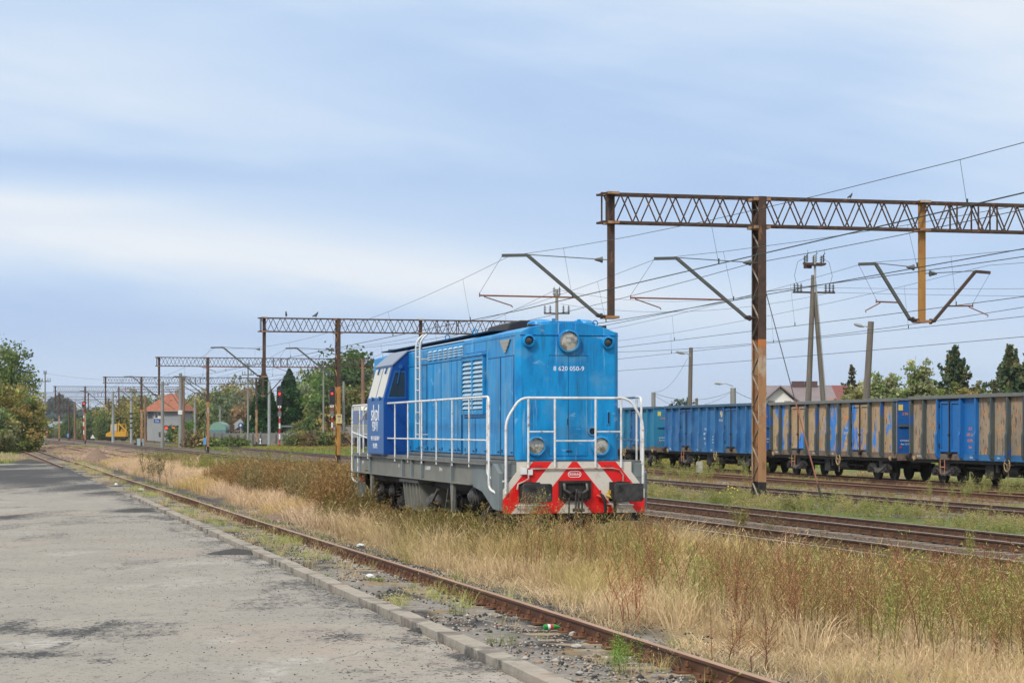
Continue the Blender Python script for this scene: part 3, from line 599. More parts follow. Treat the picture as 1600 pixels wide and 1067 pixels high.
    MB().lathe((.47, hy, 2.18), (0, -1, 0), [(0, .085), (.035, .085), (.035, .062), (.02, .062)], 18).build('plug_rim', LB, R); MB().lathe((.47, hy, 2.18), (0, -1, 0), [(0, .06), (.022, .06), (.023, 0)], 18).build('plug_opening', BLK, R)
    MB().bx(.755, .825, hy - .015, hy, 2.30, 2.57).build('lamp_slot', LB, R, bevel=.01); MB().bx(.778, .802, hy - .03, hy - .016, 2.33, 2.54).build('lamp_slot_opening', BLK, R); MB().bx(-.80, -.775, hy - .012, hy, 2.35, 2.6).build('lamp_slot', LB, R)
    def lamp(x, z, r, name, main=True):
        l = MB().lathe((x, hy + .02, z), (0, -1, 0), [(0, r + .04), (.07, r + .045), (.10, r + .035), (.11, r + .008), (.06, r)], 32).build(name, LB, R, smooth=True)
        MB().lathe((x, hy - .02, z), (0, -1, 0), [(0, r), (.02, r), (.033, r * .7), (.04, 0)], 32).build('glass', LENS if main else GLS, l, smooth=True)
        if main: MB().lathe((x, hy - .06, z), (0, -1, 0), [(0, r * .28), (.008, r * .24), (.012, 0)], 16).build('bulb', CHR, l, smooth=True)
        return l
    lamp(0, 3.88, .18, 'headlamp'); lamp(-.63, 1.9, .15, 'headlamp'); lamp(.63, 1.9, .15, 'headlamp'); lamp(-.775, 3.88, .082, 'marker_lamp', False); lamp(.775, 3.86, .082, 'marker_lamp', False)
    DG = MATS['dark_gap']
    MB().bx(-.94, .94, hy - .004, hy - .001, 3.978, 3.99).build('seam_gap', DG, hoodo)
    # side doors, grilles
    for sx in (-1, 1):
        MB().bx(sx * (hw + .0005), sx * (hw + .004), su(803) - .02, su(763.5) + .02, 1.70, 3.62).build('door_gap', DG, R); MB().bx(sx * (hw - .011), sx * (hw - .007), su(722), su(641) + .03, 1.70, 3.685).build('door_gap', DG, R); MB().bx(sx * (hw + .0005), sx * (hw + .004), su(762.5), su(726.5) - .0, 1.70, 2.46).build('door_gap', DG, R)
        rows = [(782.3, 763.5, 1.72, 3.60), (803, 784, 1.72, 3.60), (743, 726.5, 1.72, 2.44), (762, 744, 1.72, 2.44),
                (721.3, 715.5, 1.72, 3.67), (714.7, 706.5, 1.72, 3.67), (705.8, 690.7, 1.72, 3.67), (690, 678, 1.72, 3.67), (677.4, 668.5, 1.72, 3.67), (667.5, 655, 1.72, 3.67), (654, 641.5, 1.72, 3.67), (742.5, 727, 3.78, 3.96), (761, 743.5, 3.78, 3.96)]
        for u1, u0, z0, z1 in rows:
            a_, b_ = su(u1), su(u0)
            if a_ > b_: a_, b_ = b_, a_
            dd = MB().bx(sx * hw, sx * (hw + .014), a_ + .006, b_ - .006, z0, z1).build('hood_door', LB, R, bevel=.003)
            if z0 < 2: MB().bx(sx * (hw + .014), sx * (hw + .035), a_ + .05, a_ + .15, z0 + .05, z0 + .07).bx(sx * (hw + .014), sx * (hw + .03), b_ - .12, b_ - .1, z0 + .04, z0 + .11).build('latch', BLK, dd)
        l0, l1 = 3.02, 4.86
        fr = MB(); fr.bx(sx * hw, sx * (hw + .06), l0 - .06, l0, 2.52, 3.70).bx(sx * hw, sx * (hw + .06), l1, l1 + .06, 2.52, 3.70).bx(sx * hw, sx * (hw + .06), l0, l1, 3.62, 3.70).bx(sx * hw, sx * (hw + .06), l0, l1, 2.52, 2.61).bx(sx * hw, sx * (hw + .07), (l0 + l1) / 2 - .03, (l0 + l1) / 2 + .03, 2.61, 3.62)
        fr.bx(sx * hw, sx * (hw + .09), l0 - .1, l1 + .1, 3.702, 3.75); g = fr.build('louvre_grille', LB, R, bevel=.004)
        MB().bx(sx * (hw + .001), sx * (hw + .006), l0, l1, 2.61, 3.62).build('grille_back', BLK, g)
        mb = MB()
        for k in range(11):
            z = 2.63 + k * .09
            for a_, b_ in ((l0 + .01, (l0 + l1) / 2 - .035), ((l0 + l1) / 2 + .035, l1 - .01)):
                x0, x1 = sx * (hw + .008), sx * (hw + .058); mb.add([(x1, a_, z), (x1, b_, z), (x0, b_, z + .075), (x0, a_, z + .075), (x1, a_, z + .008), (x1, b_, z + .008), (x0, b_, z + .083), (x0, a_, z + .083)], [(0, 1, 2, 3), (4, 7, 6, 5), (0, 4, 5, 1), (1, 5, 6, 2), (2, 6, 7, 3), (3, 7, 4, 0)])
        mb.build('louvre_slats', LBL, g)
        for k in range(7):
            s = su(671.5 + k * 8.0); mb = MB(); w_ = .22 + .02 * 0
            for j in range(4):
                z = 3.765 + j * .055; x0, x1 = sx * (hw - .01), sx * (hw + .035); a_, b_ = s - .19, s + .13
                mb.add([(x1, a_, z), (x1, b_, z), (x0, b_, z + .045), (x0, a_, z + .045), (x0, a_, z), (x0, b_, z)], [(0, 1, 2, 3), (0, 4, 5, 1), (0, 3, 4), (1, 5, 2)])
            mb.build('vent', LBL, R)
        # maker badge on the side
        if sx < 0:
            y0 = su(790.5); mb = MB()
            for a_, w_, z0, z1 in ((0, .42, 3.86, 3.93), (0, .31, 3.79, 3.86), (0, .19, 3.73, 3.79), (0, .08, 3.68, 3.73)): mb.prism([(y0 - w_, z1), (y0 + w_, z1), (y0 + w_ * .75, z0), (y0 - w_ * .75, z0)], lambda y, z, t: (t, y, z), -hw - .03, -hw - .001)
            mb.build('maker_badge', mat('grey_badge', (.30, .30, .28), rough=.7), R, bevel=.006)
    # roof walkway strips, exhaust hump, domes, eye bolts
    for sx in (-1, 1):
        mb = MB(); mb.bx(sx * .50, sx * .86, 3.0, 15.3, 4.185, 4.205)
        for k in range(24): y = 1.7 + k * .585; pass
        mb.build('roof_walkway', mat('roof_walk_dark', (.02, .03, .045), (.03, .08, .14), sc=3, rough=.8) if sx < 0 else MATS['roof_walk_dark'], R)
    mb = MB(); mb.prism([(-.5, 4.2), (-.42, 4.36), (-.2, 4.42), (.2, 4.42), (.42, 4.36), (.5, 4.2)], lambda x, z, t: (x, t, z), 3.3, 5.2); mb.build('exhaust_cover', mat('sooty_steel', (.02, .02, .025), rough=.8), R, bevel=.03)
    for x_, r_ in ((-.42, .26), (.42, .24)): MB().lathe((x_, .9, 4.2), (0, 0, 1), [(0, r_), (.05, r_ - .01), (.10, r_ * .65), (.12, 0)], 20).build('roof_dome', LB, R, smooth=True)
    MB().bx(-.3, .33, .6, 1.7, 4.24, 4.27).bx(-.26, -.2, .62, .7, 4.27, 4.32).bx(.24, .3, .62, .7, 4.27, 4.31).build('roof_hatch', LB, R, bevel=.01)
    for x, y in ((.62, .75), (-.85, 4.6), (-.85, 7.3)):
        MB().tube([(x + .05 * cos(a), y, 4.19 + .05 + .055 * sin(a)) for a in [2 * pi * k / 12 for k in range(13)]], .013, 5).build('lifting_eye', LB, R, smooth=True)
    MB().bx(-.75, -.68, hy + .1, hy + .16, 4.16, 4.2).bx(.7, .86, .8, .95, 4.14, 4.2).build('roof_bracket', BLK, R)
    # cab
    c0, c1 = 10.95, 13.15; cp = [(-1.6, 1.62), (-1.6, 2.93), (-1.38, 3.74), (-1.02, 4.07), (1.02, 4.07), (1.38, 3.74), (1.6, 2.93), (1.6, 1.62)]
    cab = MB().prism(cp[::-1], lambda x, z, t: (x, t, z), c0, c1).build('cab', [DB], R, bevel=.015)
    def side(y, f, off): # point on the leaning window wall; f 0 at belt .. 1 at top
        return (-(1.6 - .22 * f) - off, y, 2.93 + .81 * f)
    for sx in (-1, 1):
        k = lambda p: (p[0] * -sx, p[1], p[2])
        MB().add([k((-1.603, c0 + .004, 1.66)), k((-1.603, c1 - .01, 1.66)), k((-1.603, c1 - .01, 2.9)), k((-1.603, c0 + .004, 2.9)), k((-1.60, c0 + .004, 1.66)), k((-1.60, c1 - .01, 1.66)), k((-1.60, c1 - .01, 2.9)), k((-1.60, c0 + .004, 2.9))], [(0, 1, 2, 3), (4, 7, 6, 5), (0, 4, 5, 1), (1, 5, 6, 2), (2, 6, 7, 3), (3, 7, 4, 0)]).build('cab_side', DBS, cab)
        for a_, b_ in ((c0 + .14, c0 + 1.0), (c0 + 1.1, c1 - .14)):
            q = [side(a_, .06, .008), side(b_, .06, .008), side(b_, .92, .008), side(a_, .92, .008)]; q2 = [side(a_ - .04, .02, .003), side(b_ + .04, .02, .003), side(b_ + .04, .96, .003), side(a_ - .04, .96, .003)]
            w = MB().add([k(p) for p in q2] + [k((p[0] + .004, p[1], p[2])) for p in q2], [(0, 1, 2, 3), (4, 5, 6, 7), (0, 1, 5, 4), (1, 2, 6, 5), (2, 3, 7, 6), (3, 0, 4, 7)]).build('window_frame', DBS, cab)
            MB().add([k(p) for p in q] + [k((p[0] + .004, p[1], p[2])) for p in q], [(0, 1, 2, 3), (4, 5, 6, 7), (0, 1, 5, 4), (1, 2, 6, 5), (2, 3, 7, 6), (3, 0, 4, 7)]).build('pane', CREAM, w)
            MB().bar(k(side(a_ + .3, .95, .04)), k(side(a_ + .35, .75, .04)), .03).bar(k(side(a_ + .3, -.02, .03)), k(side(a_ + .32, .08, .03)), .04).build('wiper', DBS, w)
        # sloped roof edge plate
        MB().add([k(p) for p in [(-1.41, c0 - .03, 3.745), (-1.41, c1 + .03, 3.745), (-1.03, c1 + .03, 4.085), (-1.03, c0 - .03, 4.085), (-1.40, c0 - .03, 3.715), (-1.40, c1 + .03, 3.715), (-1.02, c1 + .03, 4.06), (-1.02, c0 - .03, 4.06)]], [(0, 1, 2, 3), (4, 7, 6, 5), (0, 4, 5, 1), (1, 5, 6, 2), (2, 6, 7, 3), (3, 7, 4, 0)]).build('cab_roof', mat('roof_grey_blue', (.20, .235, .31), rough=.5) if sx < 0 else MATS['roof_grey_blue'], cab)
        # window in the cab's forward wall beside the hood, and the door below
        fw = [(-1.52, 2.95), (-1.07, 2.95), (-1.07, 3.60), (-1.34, 3.60)]; wn = MB().prism([(x * -sx, z) for x, z in fw], lambda x, z, t: (x, t, z), c0 - .008, c0).build('window_frame', DBS, cab)
        fw = [(-1.48, 2.99), (-1.10, 2.99), (-1.10, 3.565), (-1.32, 3.565)]; MB().prism([(x * -sx, z) for x, z in fw], lambda x, z, t: (x, t, z), c0 - .013, c0 - .007).build('pane', GLS, wn)
        MB().bar((sx * 1.2, c0 - .03, 3.7), (sx * 1.28, c0 - .03, 3.3), .02).bx(sx * 1.16, sx * 1.24, c0 - .05, c0, 3.66, 3.74).build('wiper', DBS, wn)
        MB().bx(sx * 1.06, sx * 1.5, c0 - .01, c0, 1.68, 2.28).build('locker_door', DB, cab, bevel=.004)
    text('skpl', .56, ML(-1.606, 12.05, 2.60), WTX, cab, sx=1.25); text('930-11', .34, ML(-1.606, 12.05, 2.28), WTX, cab, sx=.85)
    text('98 51 8 620 050-9', .15, ML(-1.606, 12.05, 2.0), WTX, cab); text('PL-SKPL', .17, ML(-1.606, 12.05, 1.82), WTX, cab)
    # ladder
    s0, s1 = 8.62, 9.06; mb = MB()
    for s in (s0, s1): mb.tube([(-1.2, s, 2.0), (-1.2, s, 4.08), (-1.18, s, 4.2), (-1.12, s, 4.29), (-1.04, s, 4.36)], .028, 6)
    for k in range(9): mb.cyl((-1.2, s0, 2.1 + k * .25), (-1.2, s1, 2.1 + k * .25), .016, n=6)
    for z in (2.1, 3.8): mb.cyl((-1.2, s0, z), (-1.0, s0, z), .014, n=6).cyl((-1.2, s1, z), (-1.0, s1, z), .014, n=6)
    mb.build('roof_ladder', mat('ladder_grey', (.50, .54, .56), rough=.4), R, smooth=True)
    # handrails
    def bend(pts, r=.06):
        out = [Vector(pts[0])]
        for i in range(1, len(pts) - 1):
            a_, b_, c_ = Vector(pts[i - 1]), Vector(pts[i]), Vector(pts[i + 1]); d0 = (a_ - b_); d1 = (c_ - b_); k = min(r, d0.length * .45, d1.length * .45); p0 = b_ + d0.normalized() * k; p1 = b_ + d1.normalized() * k
            for q in range(5): f = q / 4; out.append(p0 * (1 - f) ** 2 + b_ * 2 * f * (1 - f) + p1 * f * f)
        return out + [Vector(pts[-1])]
    for sx in (-1, 1):
        h = MB(); w = sx * 1.5
        h.tube(bend([(w, 11.6, 1.58), (w, 11.6, 2.83), (w, .62, 2.83), (w, .62, 1.1), (w * .93, .3, 1.0)], .12), .024, 7); h.tube(bend([(w * .985, .85, 2.8), (w * .985, .85, 1.35), (w * .93, .6, 1.25)], .1), .02, 6)
        h.tube([(w, .85, 2.01), (w, 11.6, 2.01)], .018, 6)
        for s in (10.05, 8.5, 6.95, 5.4, 3.85, 2.3): h.cyl((w, s, 1.48), (w, s, 2.83), .019, n=6)
        h.build('side_handrail', WHT, R, smooth=True)
        h = MB(); h.tube(bend([(w, 13.6, 1.5), (w, 13.6, 2.83), (w, 15.9, 2.83), (w * 1.01, 15.9, .95), (w * .95, 15.6, .85)], .12), .024, 7); h.tube([(w, 13.6, 2.0), (w, 15.9, 2.15)], .018, 6).cyl((w, 14.8, 1.55), (w, 14.8, 2.83), .018, n=6).tube(bend([(w * .97, 13.65, 2.8), (w * .97, 15.3, 2.3), (w * .97, 15.3, 1.0)], .3), .024, 6)
        h.build('end_handrail', WHT, R, smooth=True)
    h = MB(); h.tube(bend([(-1.33, -.03, 1.02), (-1.33, -.03, 2.38), (-1.06, -.03, 2.80), (1.06, -.03, 2.80), (1.33, -.03, 2.38), (1.33, -.03, 1.2)], .16), .024, 8)
    for x in (-.9, -.39, .4, .9): h.cyl((x, -.03, 1.5), (x, -.03, 2.80), .021, n=7)
    h.tube([(-.9, -.03, 2.17), (-.39, -.03, 2.17)], .017).tube([(-.39, -.03, 2.0), (.4, -.03, 2.0)], .017).tube([(.4, -.03, 2.17), (.9, -.03, 2.17)], .017); h.bx(-1.4, -1.33, -.04, -.02, 1.24, 1.27)
    h.build('front_handrail', WHT, R, smooth=True)
    h = MB(); h.tube(bend([(-1.2, 15.98, 1.6), (-1.2, 15.98, 2.83), (1.2, 15.98, 2.83), (1.2, 15.98, 1.6)], .12), .022, 7).tube([(-1.2, 15.98, 2.1), (1.2, 15.98, 2.1)], .017); h.build('rear_handrail', WHT, R, smooth=True)
    MB().bx(-1.4, 1.4, 15.96, 16.0, .7, 1.6).build('rear_beam', GRAY, R)
    for x in (-.875, .875): MB().lathe((x, 16.0, 1.05), (0, 1, 0), [(0, .16), (.4, .14), (.55, .1), (.56, .25), (.6, .25)], 16).build('buffer', BLK, R, smooth=True)
    MB().bar((-1.34, 15.35, .9), (-1.34, 14.95, .98), .03).cyl((-1.36, 15.35, .88), (-1.36, 15.35, 1.08), .035).build('rear_red_fitting', mat('orange_red', (.5, .08, .04), rough=.6), R)
    for y, s_, t_ in ((6.6, .12, 'Sz 160 kN'), (9.9, .11, 'R'), (14.7, .12, 'NIT'), (5.3, .11, '12,4 m')): text(t_, s_, ML(-1.4335, y, 1.38), WTX, R)
loco()
# ------------------------------------------------------------------ open freight wagons
SPOTS = lambda a=.8: [((.06, .035, .025), 9, .60, .66, (1, 1, .35), a), ((.035, .03, .03), 24, .64, .70, (1, 1, .4), a)]
TAN = mat('flaking_tan_paint', (.42, .30, .175), (.34, .25, .155), sc=1.8, rough=.75, bump=.15, layers=[((.48, .22, .09), 2.6, .56, .68, (1, 1, .4), .85), ((.02, .21, .64), .95, .555, .58, (1.2, 1.2, .55), .92), ((.09, .055, .035), 5, .58, .68, (1, 1, .3), .8)] + SPOTS())
TAN2 = mat('weathered_tan_paint', (.33, .26, .18), (.26, .21, .155), sc=1.5, rough=.8, bump=.15, layers=[((.50, .24, .11), 3.0, .54, .64, (1, 1, .5), .85), ((.08, .05, .04), 7, .55, .63, (1, 1, .25), .85)] + SPOTS(.9))
WBL = mat('wagon_blue_paint', (.02, .105, .28), (.035, .165, .38), sc=1.1, rough=.6, layers=[((.10, .22, .38), 1.6, .52, .70, (1, 1, .5), .6), ((.02, .12, .25), 2.6, .52, .7, (1, 1, .3), .7), ((.035, .04, .06), 2.2, .56, .75, (1, 1, .25), .6), ((.10, .055, .035), 6, .66, .76, (1, 1, .2), .7)])
WBR = mat('fresh_blue_paint', (.010, .14, .42), (.008, .12, .37), sc=1.4, rough=.5, layers=SPOTS(.5))
TEAL = mat('wagon_teal_paint', (.025, .20, .31), (.015, .15, .34), sc=1.0, rough=.6, layers=[((.05, .05, .05), 3, .58, .75, (1, 1, .2), .7)])
RIBD = mat('dark_rib_paint', (.05, .07, .075), (.08, .095, .09), sc=3, rough=.7, stretch=(1, 1, .3), layers=[((.012, .08, .30), 1.3, .56, .6, (1, 1, .7), .8), ((.12, .07, .045), 7, .62, .72, V1, .7)])
SILL = mat('dirty_sill', (.13, .105, .085), (.20, .14, .10), sc=3, rough=.8, layers=[((.05, .04, .035), 4, .5, .7, V1, .7)])
TOPR = mat('top_rail_paint', (.17, .165, .145), (.12, .15, .17), sc=2.5, rough=.8, layers=[((.10, .06, .04), 6, .6, .7, V1, .8)])
CRM = mat('cream_part', (.45, .33, .18), rough=.6); PINK = mat('faded_red_step', (.42, .18, .11), rough=.7); LOGO = mat('pale_yellow_mark', (.62, .50, .30), rough=.6)
ORG = mat('orange_mark', (.70, .22, .05), rough=.6); DKB = mat('end_wall_blue', (.006, .075, .28), (.01, .10, .34), sc=1.5, rough=.55, layers=SPOTS(.8))
GAPB = mat('dark_blue_gap', (.006, .03, .09), rough=.7)
def wagon(yfar, body, ribm, toprail, label, doors, zt=3.55, sillm=None, endm=None, marks=0, ribs_sill=True):
    L = 15.3; a, b = 38.0, -.236
    # origin: near end, at rail level, on the wagon's centre line
    ynear = yfar - L / sqrt(1 + b * b)
    R = empty('freight_wagon', (0, 0, 0), atan(-b), label, 'freight wagon', 'open freight wagons in the train on the right')
    R.location = (a + b * ynear + 1.4 * .973, ynear + 1.4 * .23, 0)
    zb = 1.0; pan = 1.37; door = (L - 8 * pan) / 2; edges = [0, pan, 2 * pan, 2 * pan + door]
    for k in range(4): edges.append(edges[-1] + pan)
    edges += [edges[-1] + door, edges[-1] + door + pan, L]
    for sx in (-1, 1):
        for i in range(len(edges) - 1):
            e0, e1 = edges[i], edges[i + 1]; isd = abs((e1 - e0) - door) < .01
            ms = doors.get(i, body)
            if isd:
                d = MB().bx(sx * 1.37, sx * 1.40, e0, e1, zb + .24, zt - .1).build('door_frame', ribm if ms is body and ribm is not body else GAPB, R)
                mid = (e0 + e1) / 2
                for q0, q1 in ((e0 + .14, mid - .03), (mid + .03, e1 - .14)):
                    lf = MB().bx(sx * 1.402, sx * 1.43, q0, q1, zb + .30, zt - .22).build('door_leaf', ms, d, bevel=.004)
                    MB().bx(sx * 1.432, sx * 1.475, q0 + .03, q0 + .12, zb + .33, zt - .25).bx(sx * 1.432, sx * 1.475, q1 - .12, q1 - .03, zb + .33, zt - .25).bx(sx * 1.432, sx * 1.475, q0 + .12, q1 - .12, zt - .34, zt - .25).bx(sx * 1.432, sx * 1.475, q0 + .12, q1 - .12, zb + .33, zb + .42).build('door_border', ms, lf)
                    MB().bx(sx * 1.4305, sx * 1.4315, q0 + .12, q1 - .12, zb + .42, zt - .34).build('door_inset', ms, lf); MB().bx(sx * 1.4316, sx * 1.434, q0 + .12, q0 + .155, zb + .42, zt - .34).bx(sx * 1.4316, sx * 1.434, q0 + .155, q1 - .12, zt - .375, zt - .34).build('shade_line', RIBD, lf)  # dark strip paints the border's shade along the inset's top and one side
                mb = MB().cyl((sx * 1.5, mid, zb + .1), (sx * 1.5, mid, zt - .2), .025, n=6).bx(sx * 1.44, sx * 1.56, mid - .16, mid + .16, zb + .22, zb + .30).bx(sx * 1.44, sx * 1.54, mid - .07, mid + .07, zb + .95, zb + 1.05).bx(sx * 1.45, sx * 1.55, mid - .06, mid + .06, zb + .08, zb + .3)
                for z in (zb + .5, zb + 1.3, zt - .5): mb.bx(sx * 1.44, sx * 1.5, e0 + .04, e0 + .12, z, z + .16).bx(sx * 1.44, sx * 1.5, e1 - .12, e1 - .04, z, z + .16)
                mb.build('door_lock', BLK, d)
            else: MB().bx(sx * 1.37, sx * 1.40, e0, e1, zb + .24, zt - .1).build('side_panel', ms, R)
            sm = sillm.get(i, SILL) if sillm else SILL
            MB().bx(sx * 1.36, sx * 1.425, e0 + (.0 if i else 0), e1, zb, zb + .237).build('side_sill', sm, R)
        for i, e in enumerate(edges):
            w = .07; yy = min(max(e, w), L - w); rm = ribm
            if doors.get(i) is not None and doors.get(i) is not body: rm = doors[i]
            if doors.get(i - 1) is not None and doors.get(i - 1) is not body: rm = doors[i - 1]
            mb = MB().bx(sx * 1.401, sx * 1.55, yy - w, yy + w, zb + .24, zt - .1)
            if 0 < i < len(edges) - 1: mb.prism([(1.4265, zb + .02), (1.56, zb + .10), (1.60, zb + .24), (1.60, zb + 1.0), (1.551, zb + 1.15), (1.551, zb + .24), (1.4265, zb + .24)], lambda x, z, t: (sx * x, t, z), yy - w - .015, yy + w + .015)
            mb.build('side_rib', rm, R)
    MB().bx(-1.58, -1.32, -.05, L + .05, zt - .14, zt).bx(1.32, 1.58, -.05, L + .05, zt - .14, zt).bx(-1.319, 1.319, -.05, .09, zt - .1, zt).bx(-1.319, 1.319, L - .09, L + .05, zt - .1, zt).build('top_rail', toprail, R, bevel=.01)
    for y0, y1, s_ in ((.0, .03, -1), (L - .03, L, 1)):
        e = MB().bx(-1.369, 1.369, y0, y1, zb + .2, zt - .1).build('end_wall', endm or body, R)
        f = y0 if s_ < 0 else y1; mb = MB()
        for x in (-.5, .5): mb.bx(x - .06, x + .06, min(f, f + s_ * .1), max(f, f + s_ * .1), zb + .3, zt - .1)
        mb.bx(-1.3, 1.3, min(f, f + s_ * .08), max(f, f + s_ * .08), 2.35, 2.45); mb.build('end_rib', ribm, e)
        if s_ < 0:
            MB().bx(-1.3, -1.1, f - .012, f, 3.05, 3.3).build('warning_label', mat('yellow_label', (.6, .5, .1), rough=.6) if 'yellow_label' not in MATS else MATS['yellow_label'], e)
            text('OSTRZEZENIE', .09, MF(-.95, f - .008, 1.75), WTX, e); text('Rev 12.19', .1, MF(-1.0, f - .008, 1.6), WTX, e); text('2.98', .16, MF(-1.0, f - .008, 2.9), ORG, e)
            MB().lathe((-1.2, f, 1.45), (0, -1, 0), [(0, .05), (.02, .05), (.03, 0)], 10).build('red_tail_fitting', REDP, e)
        MB().bx(-1.35, 1.35, min(f, f + s_ * .03) - .03, max(f, f + s_ * .03) + .03, .9, zb + .198).build('headstock', SILL, R)
        for x in (-.875, .875):
            MB().lathe((x, f, 1.05), (0, s_, 0), [(0, .14), (.3, .12), (.31, .08), (.58, .08), (.58, .24), (.62, .24)], 14).build('buffer', BLK, R, smooth=True)
    MB().bx(-1.35, 1.35, .05, L - .05, 1.0, 1.1).build('floor', SILL, R)
    MB().bx(-.25, .25, .1, L - .1, .72, .98).bx(-1.3, -1.2, .1, L - .1, .86, .99).bx(1.2, 1.3, .1, L - .1, .86, .99).build('underframe', BLK, R)
    MB().cyl((-.9, 6.2, .62), (-.9, 7.5, .62), .22, n=14).bx(-1.1, -.6, 8.3, 9.0, .3, .95).bx(-.3, .3, 5.4, 9.6, .35, .9).bar((-1.0, 4.5, .6), (-1.0, 10.8, .7), .05).bx(-1.2, -1.05, 7.7, 7.9, .55, .98).build('brake_gear', BLK, R)
    for c in (2.6, L - 2.6):
        mb = MB()
        for sx in (-1, 1):
            mb.prism([(-1.25, .62), (-1.05, .74), (-.5, .74), (-.3, .52), (.3, .52), (.5, .74), (1.05, .74), (1.25, .62), (1.25, .50), (.8, .50), (.45, .34), (-.45, .34), (-.8, .50), (-1.25, .50)], lambda y, z, t: (t, c + y, z), sx * 1.0, sx * 1.08)
            mb.prism([(-.9, .70), (0, .38), (.9, .70), (.9, .64), (0, .32), (-.9, .64)], lambda y, z, t: (t, c + y, z), sx * 1.085, sx * 1.13)
        mb.bx(-1.0, 1.0, c - .2, c + .2, .5, .85); bg = mb.build('bogie', mat('bogie_dirt', (.08, .075, .07), (.15, .14, .125), sc=5, rough=.8) if 'bogie_dirt' not in MATS else MATS['bogie_dirt'], R)
        for y in (c - .9, c + .9):
            for sx in (-1, 1):
                MB().lathe((sx * .68, y, .46), (sx, 0, 0), [(0, .49), (.02, .49), (.03, .46), (.13, .455), (.14, .38), (.10, .34), (.10, .1), (.2, .1), (.2, 0)], 24).build('wheel', BLK, bg, smooth=True)
                MB().bx(sx * 1.0, sx * 1.16, y - .13, y + .13, .33, .62).lathe((sx * 1.15, y, .46), (sx, 0, 0), [(0, .11), (.06, .1), (.07, 0)], 12).build('axle_box', BLK, bg)
                for dy in (-.25, .25):
                    mb = MB(); mb.tube([(sx * 1.07 + .08 * cos(k * .7), y + dy + .08 * sin(k * .7), .34 + .26 * k / 44) for k in range(45)], .02, 5); mb.build('spring', BLK, bg, smooth=True)
    # handwheel, step, buffer-side fittings on the near side
    hwv = MB().tube([(-1.5, 6.35 + .24 * cos(q), .86 + .24 * sin(q)) for q in [2 * pi * k / 20 for k in range(21)]], .02, 6)
    for k in range(3): q = 2 * pi * k / 3 + .5; hwv.cyl((-1.5, 6.35, .86), (-1.5, 6.35 + .24 * cos(q), .86 + .24 * sin(q)), .014, n=5)
    hwv.cyl((-1.5, 6.35, .86), (-1.2, 6.35, .86), .02, n=6).cyl((-1.45, 6.35, .86), (-1.45, 6.35, .3), .012, n=5); hwv.build('handwheel', CRM, R, smooth=True)
    sy = L - 2.9; MB().tube([(-1.46, sy, 1.0), (-1.46, sy, .45), (-1.46, sy - .42, .45), (-1.46, sy - .42, 1.0)], .02, 6).bx(-1.48, -1.42, sy - .42, sy, .68, .72).build('step_ladder', PINK, R)
    MB().cyl((-1.46, L - .35, .96), (-1.46, L - .35, 1.12), .05, .08).cyl((-1.46, .5, .90), (-1.46, .5, 1.08), .04, .07).cyl((-1.44, .5, 1.0), (-1.52, .5, 1.0), .06).build('rope_hook', CRM, R)
    text('31 51 5390 712-4', .13, ML(-1.4265, L - 1.0, 1.12), WTX, R); text('31,5 t', .10, ML(-1.4265, 7.2, 1.12), WTX, R); text('15,3 m', .10, ML(-1.4265, 9.6, 1.12), WTX, R)
    if marks == 1:
        text('PKP CARGO', .17, ML(-1.403, edges[3] + .68, 2.72), LOGO, R, sx=.9)
        mb = MB(); y0 = edges[3] + .72; mb.prism([(y0 + .12, 3.2), (y0 - .02, 3.28), (y0 - .02, 3.12), (y0 + .1, 3.0), (y0 + .2, 3.05)], lambda y, z, t: (t, y, z), -1.406, -1.401).prism([(y0 - .06, 3.1), (y0 - .17, 3.2), (y0 - .17, 2.98), (y0 - .02, 2.88), (y0 + .08, 2.93)], lambda y, z, t: (t, y, z), -1.406, -1.401); mb.build('company_emblem', LOGO, R)
        for j, s_ in enumerate(('31 51', '5390 021-7', 'PL-PKPC', 'Eaos')): text(s_, .17, ML(-1.403, edges[5] + .65, 2.25 - .26 * j), WTX, R, sx=.8)
        for j, s_ in enumerate(('A B C D', 'S 38 46 58', '120 00,0')): text(s_, .11, ML(-1.403, edges[4] + .65, 1.85 - .16 * j), WTX, R)
        MB().bx(-1.4045, -1.4015, L - 1.05, L - .7, 1.45, 1.95).build('data_plate', BLK, R)
    if marks == 2:
        for j, s_ in enumerate(('31 51', '5392 450-3', 'PL', 'Eaos')): text(s_, .17, ML(-1.403, edges[3] + .7, 2.3 - .24 * j), LOGO, R, sx=.8)
        text('PKP', .3, ML(-1.403, edges[3] + .7, 2.75), ORG, R)
        MB().bx(-1.4045, -1.4015, L - 1.05, L - .6, 1.4, 1.95).build('data_plate', SILL, R)
    if marks == 3:
        for j, s_ in enumerate(('31 51', '5392 116-0', 'PL-PKPC', 'Eaos')): text(s_, .18, ML(-1.403, edges[6] + .7, 2.25 - .24 * j), ORG, R, sx=.8)
        MB().bx(-1.4045, -1.4015, L - 1.0, L - .65, 1.45, 1.9).build('data_plate', SILL, R)
    return R
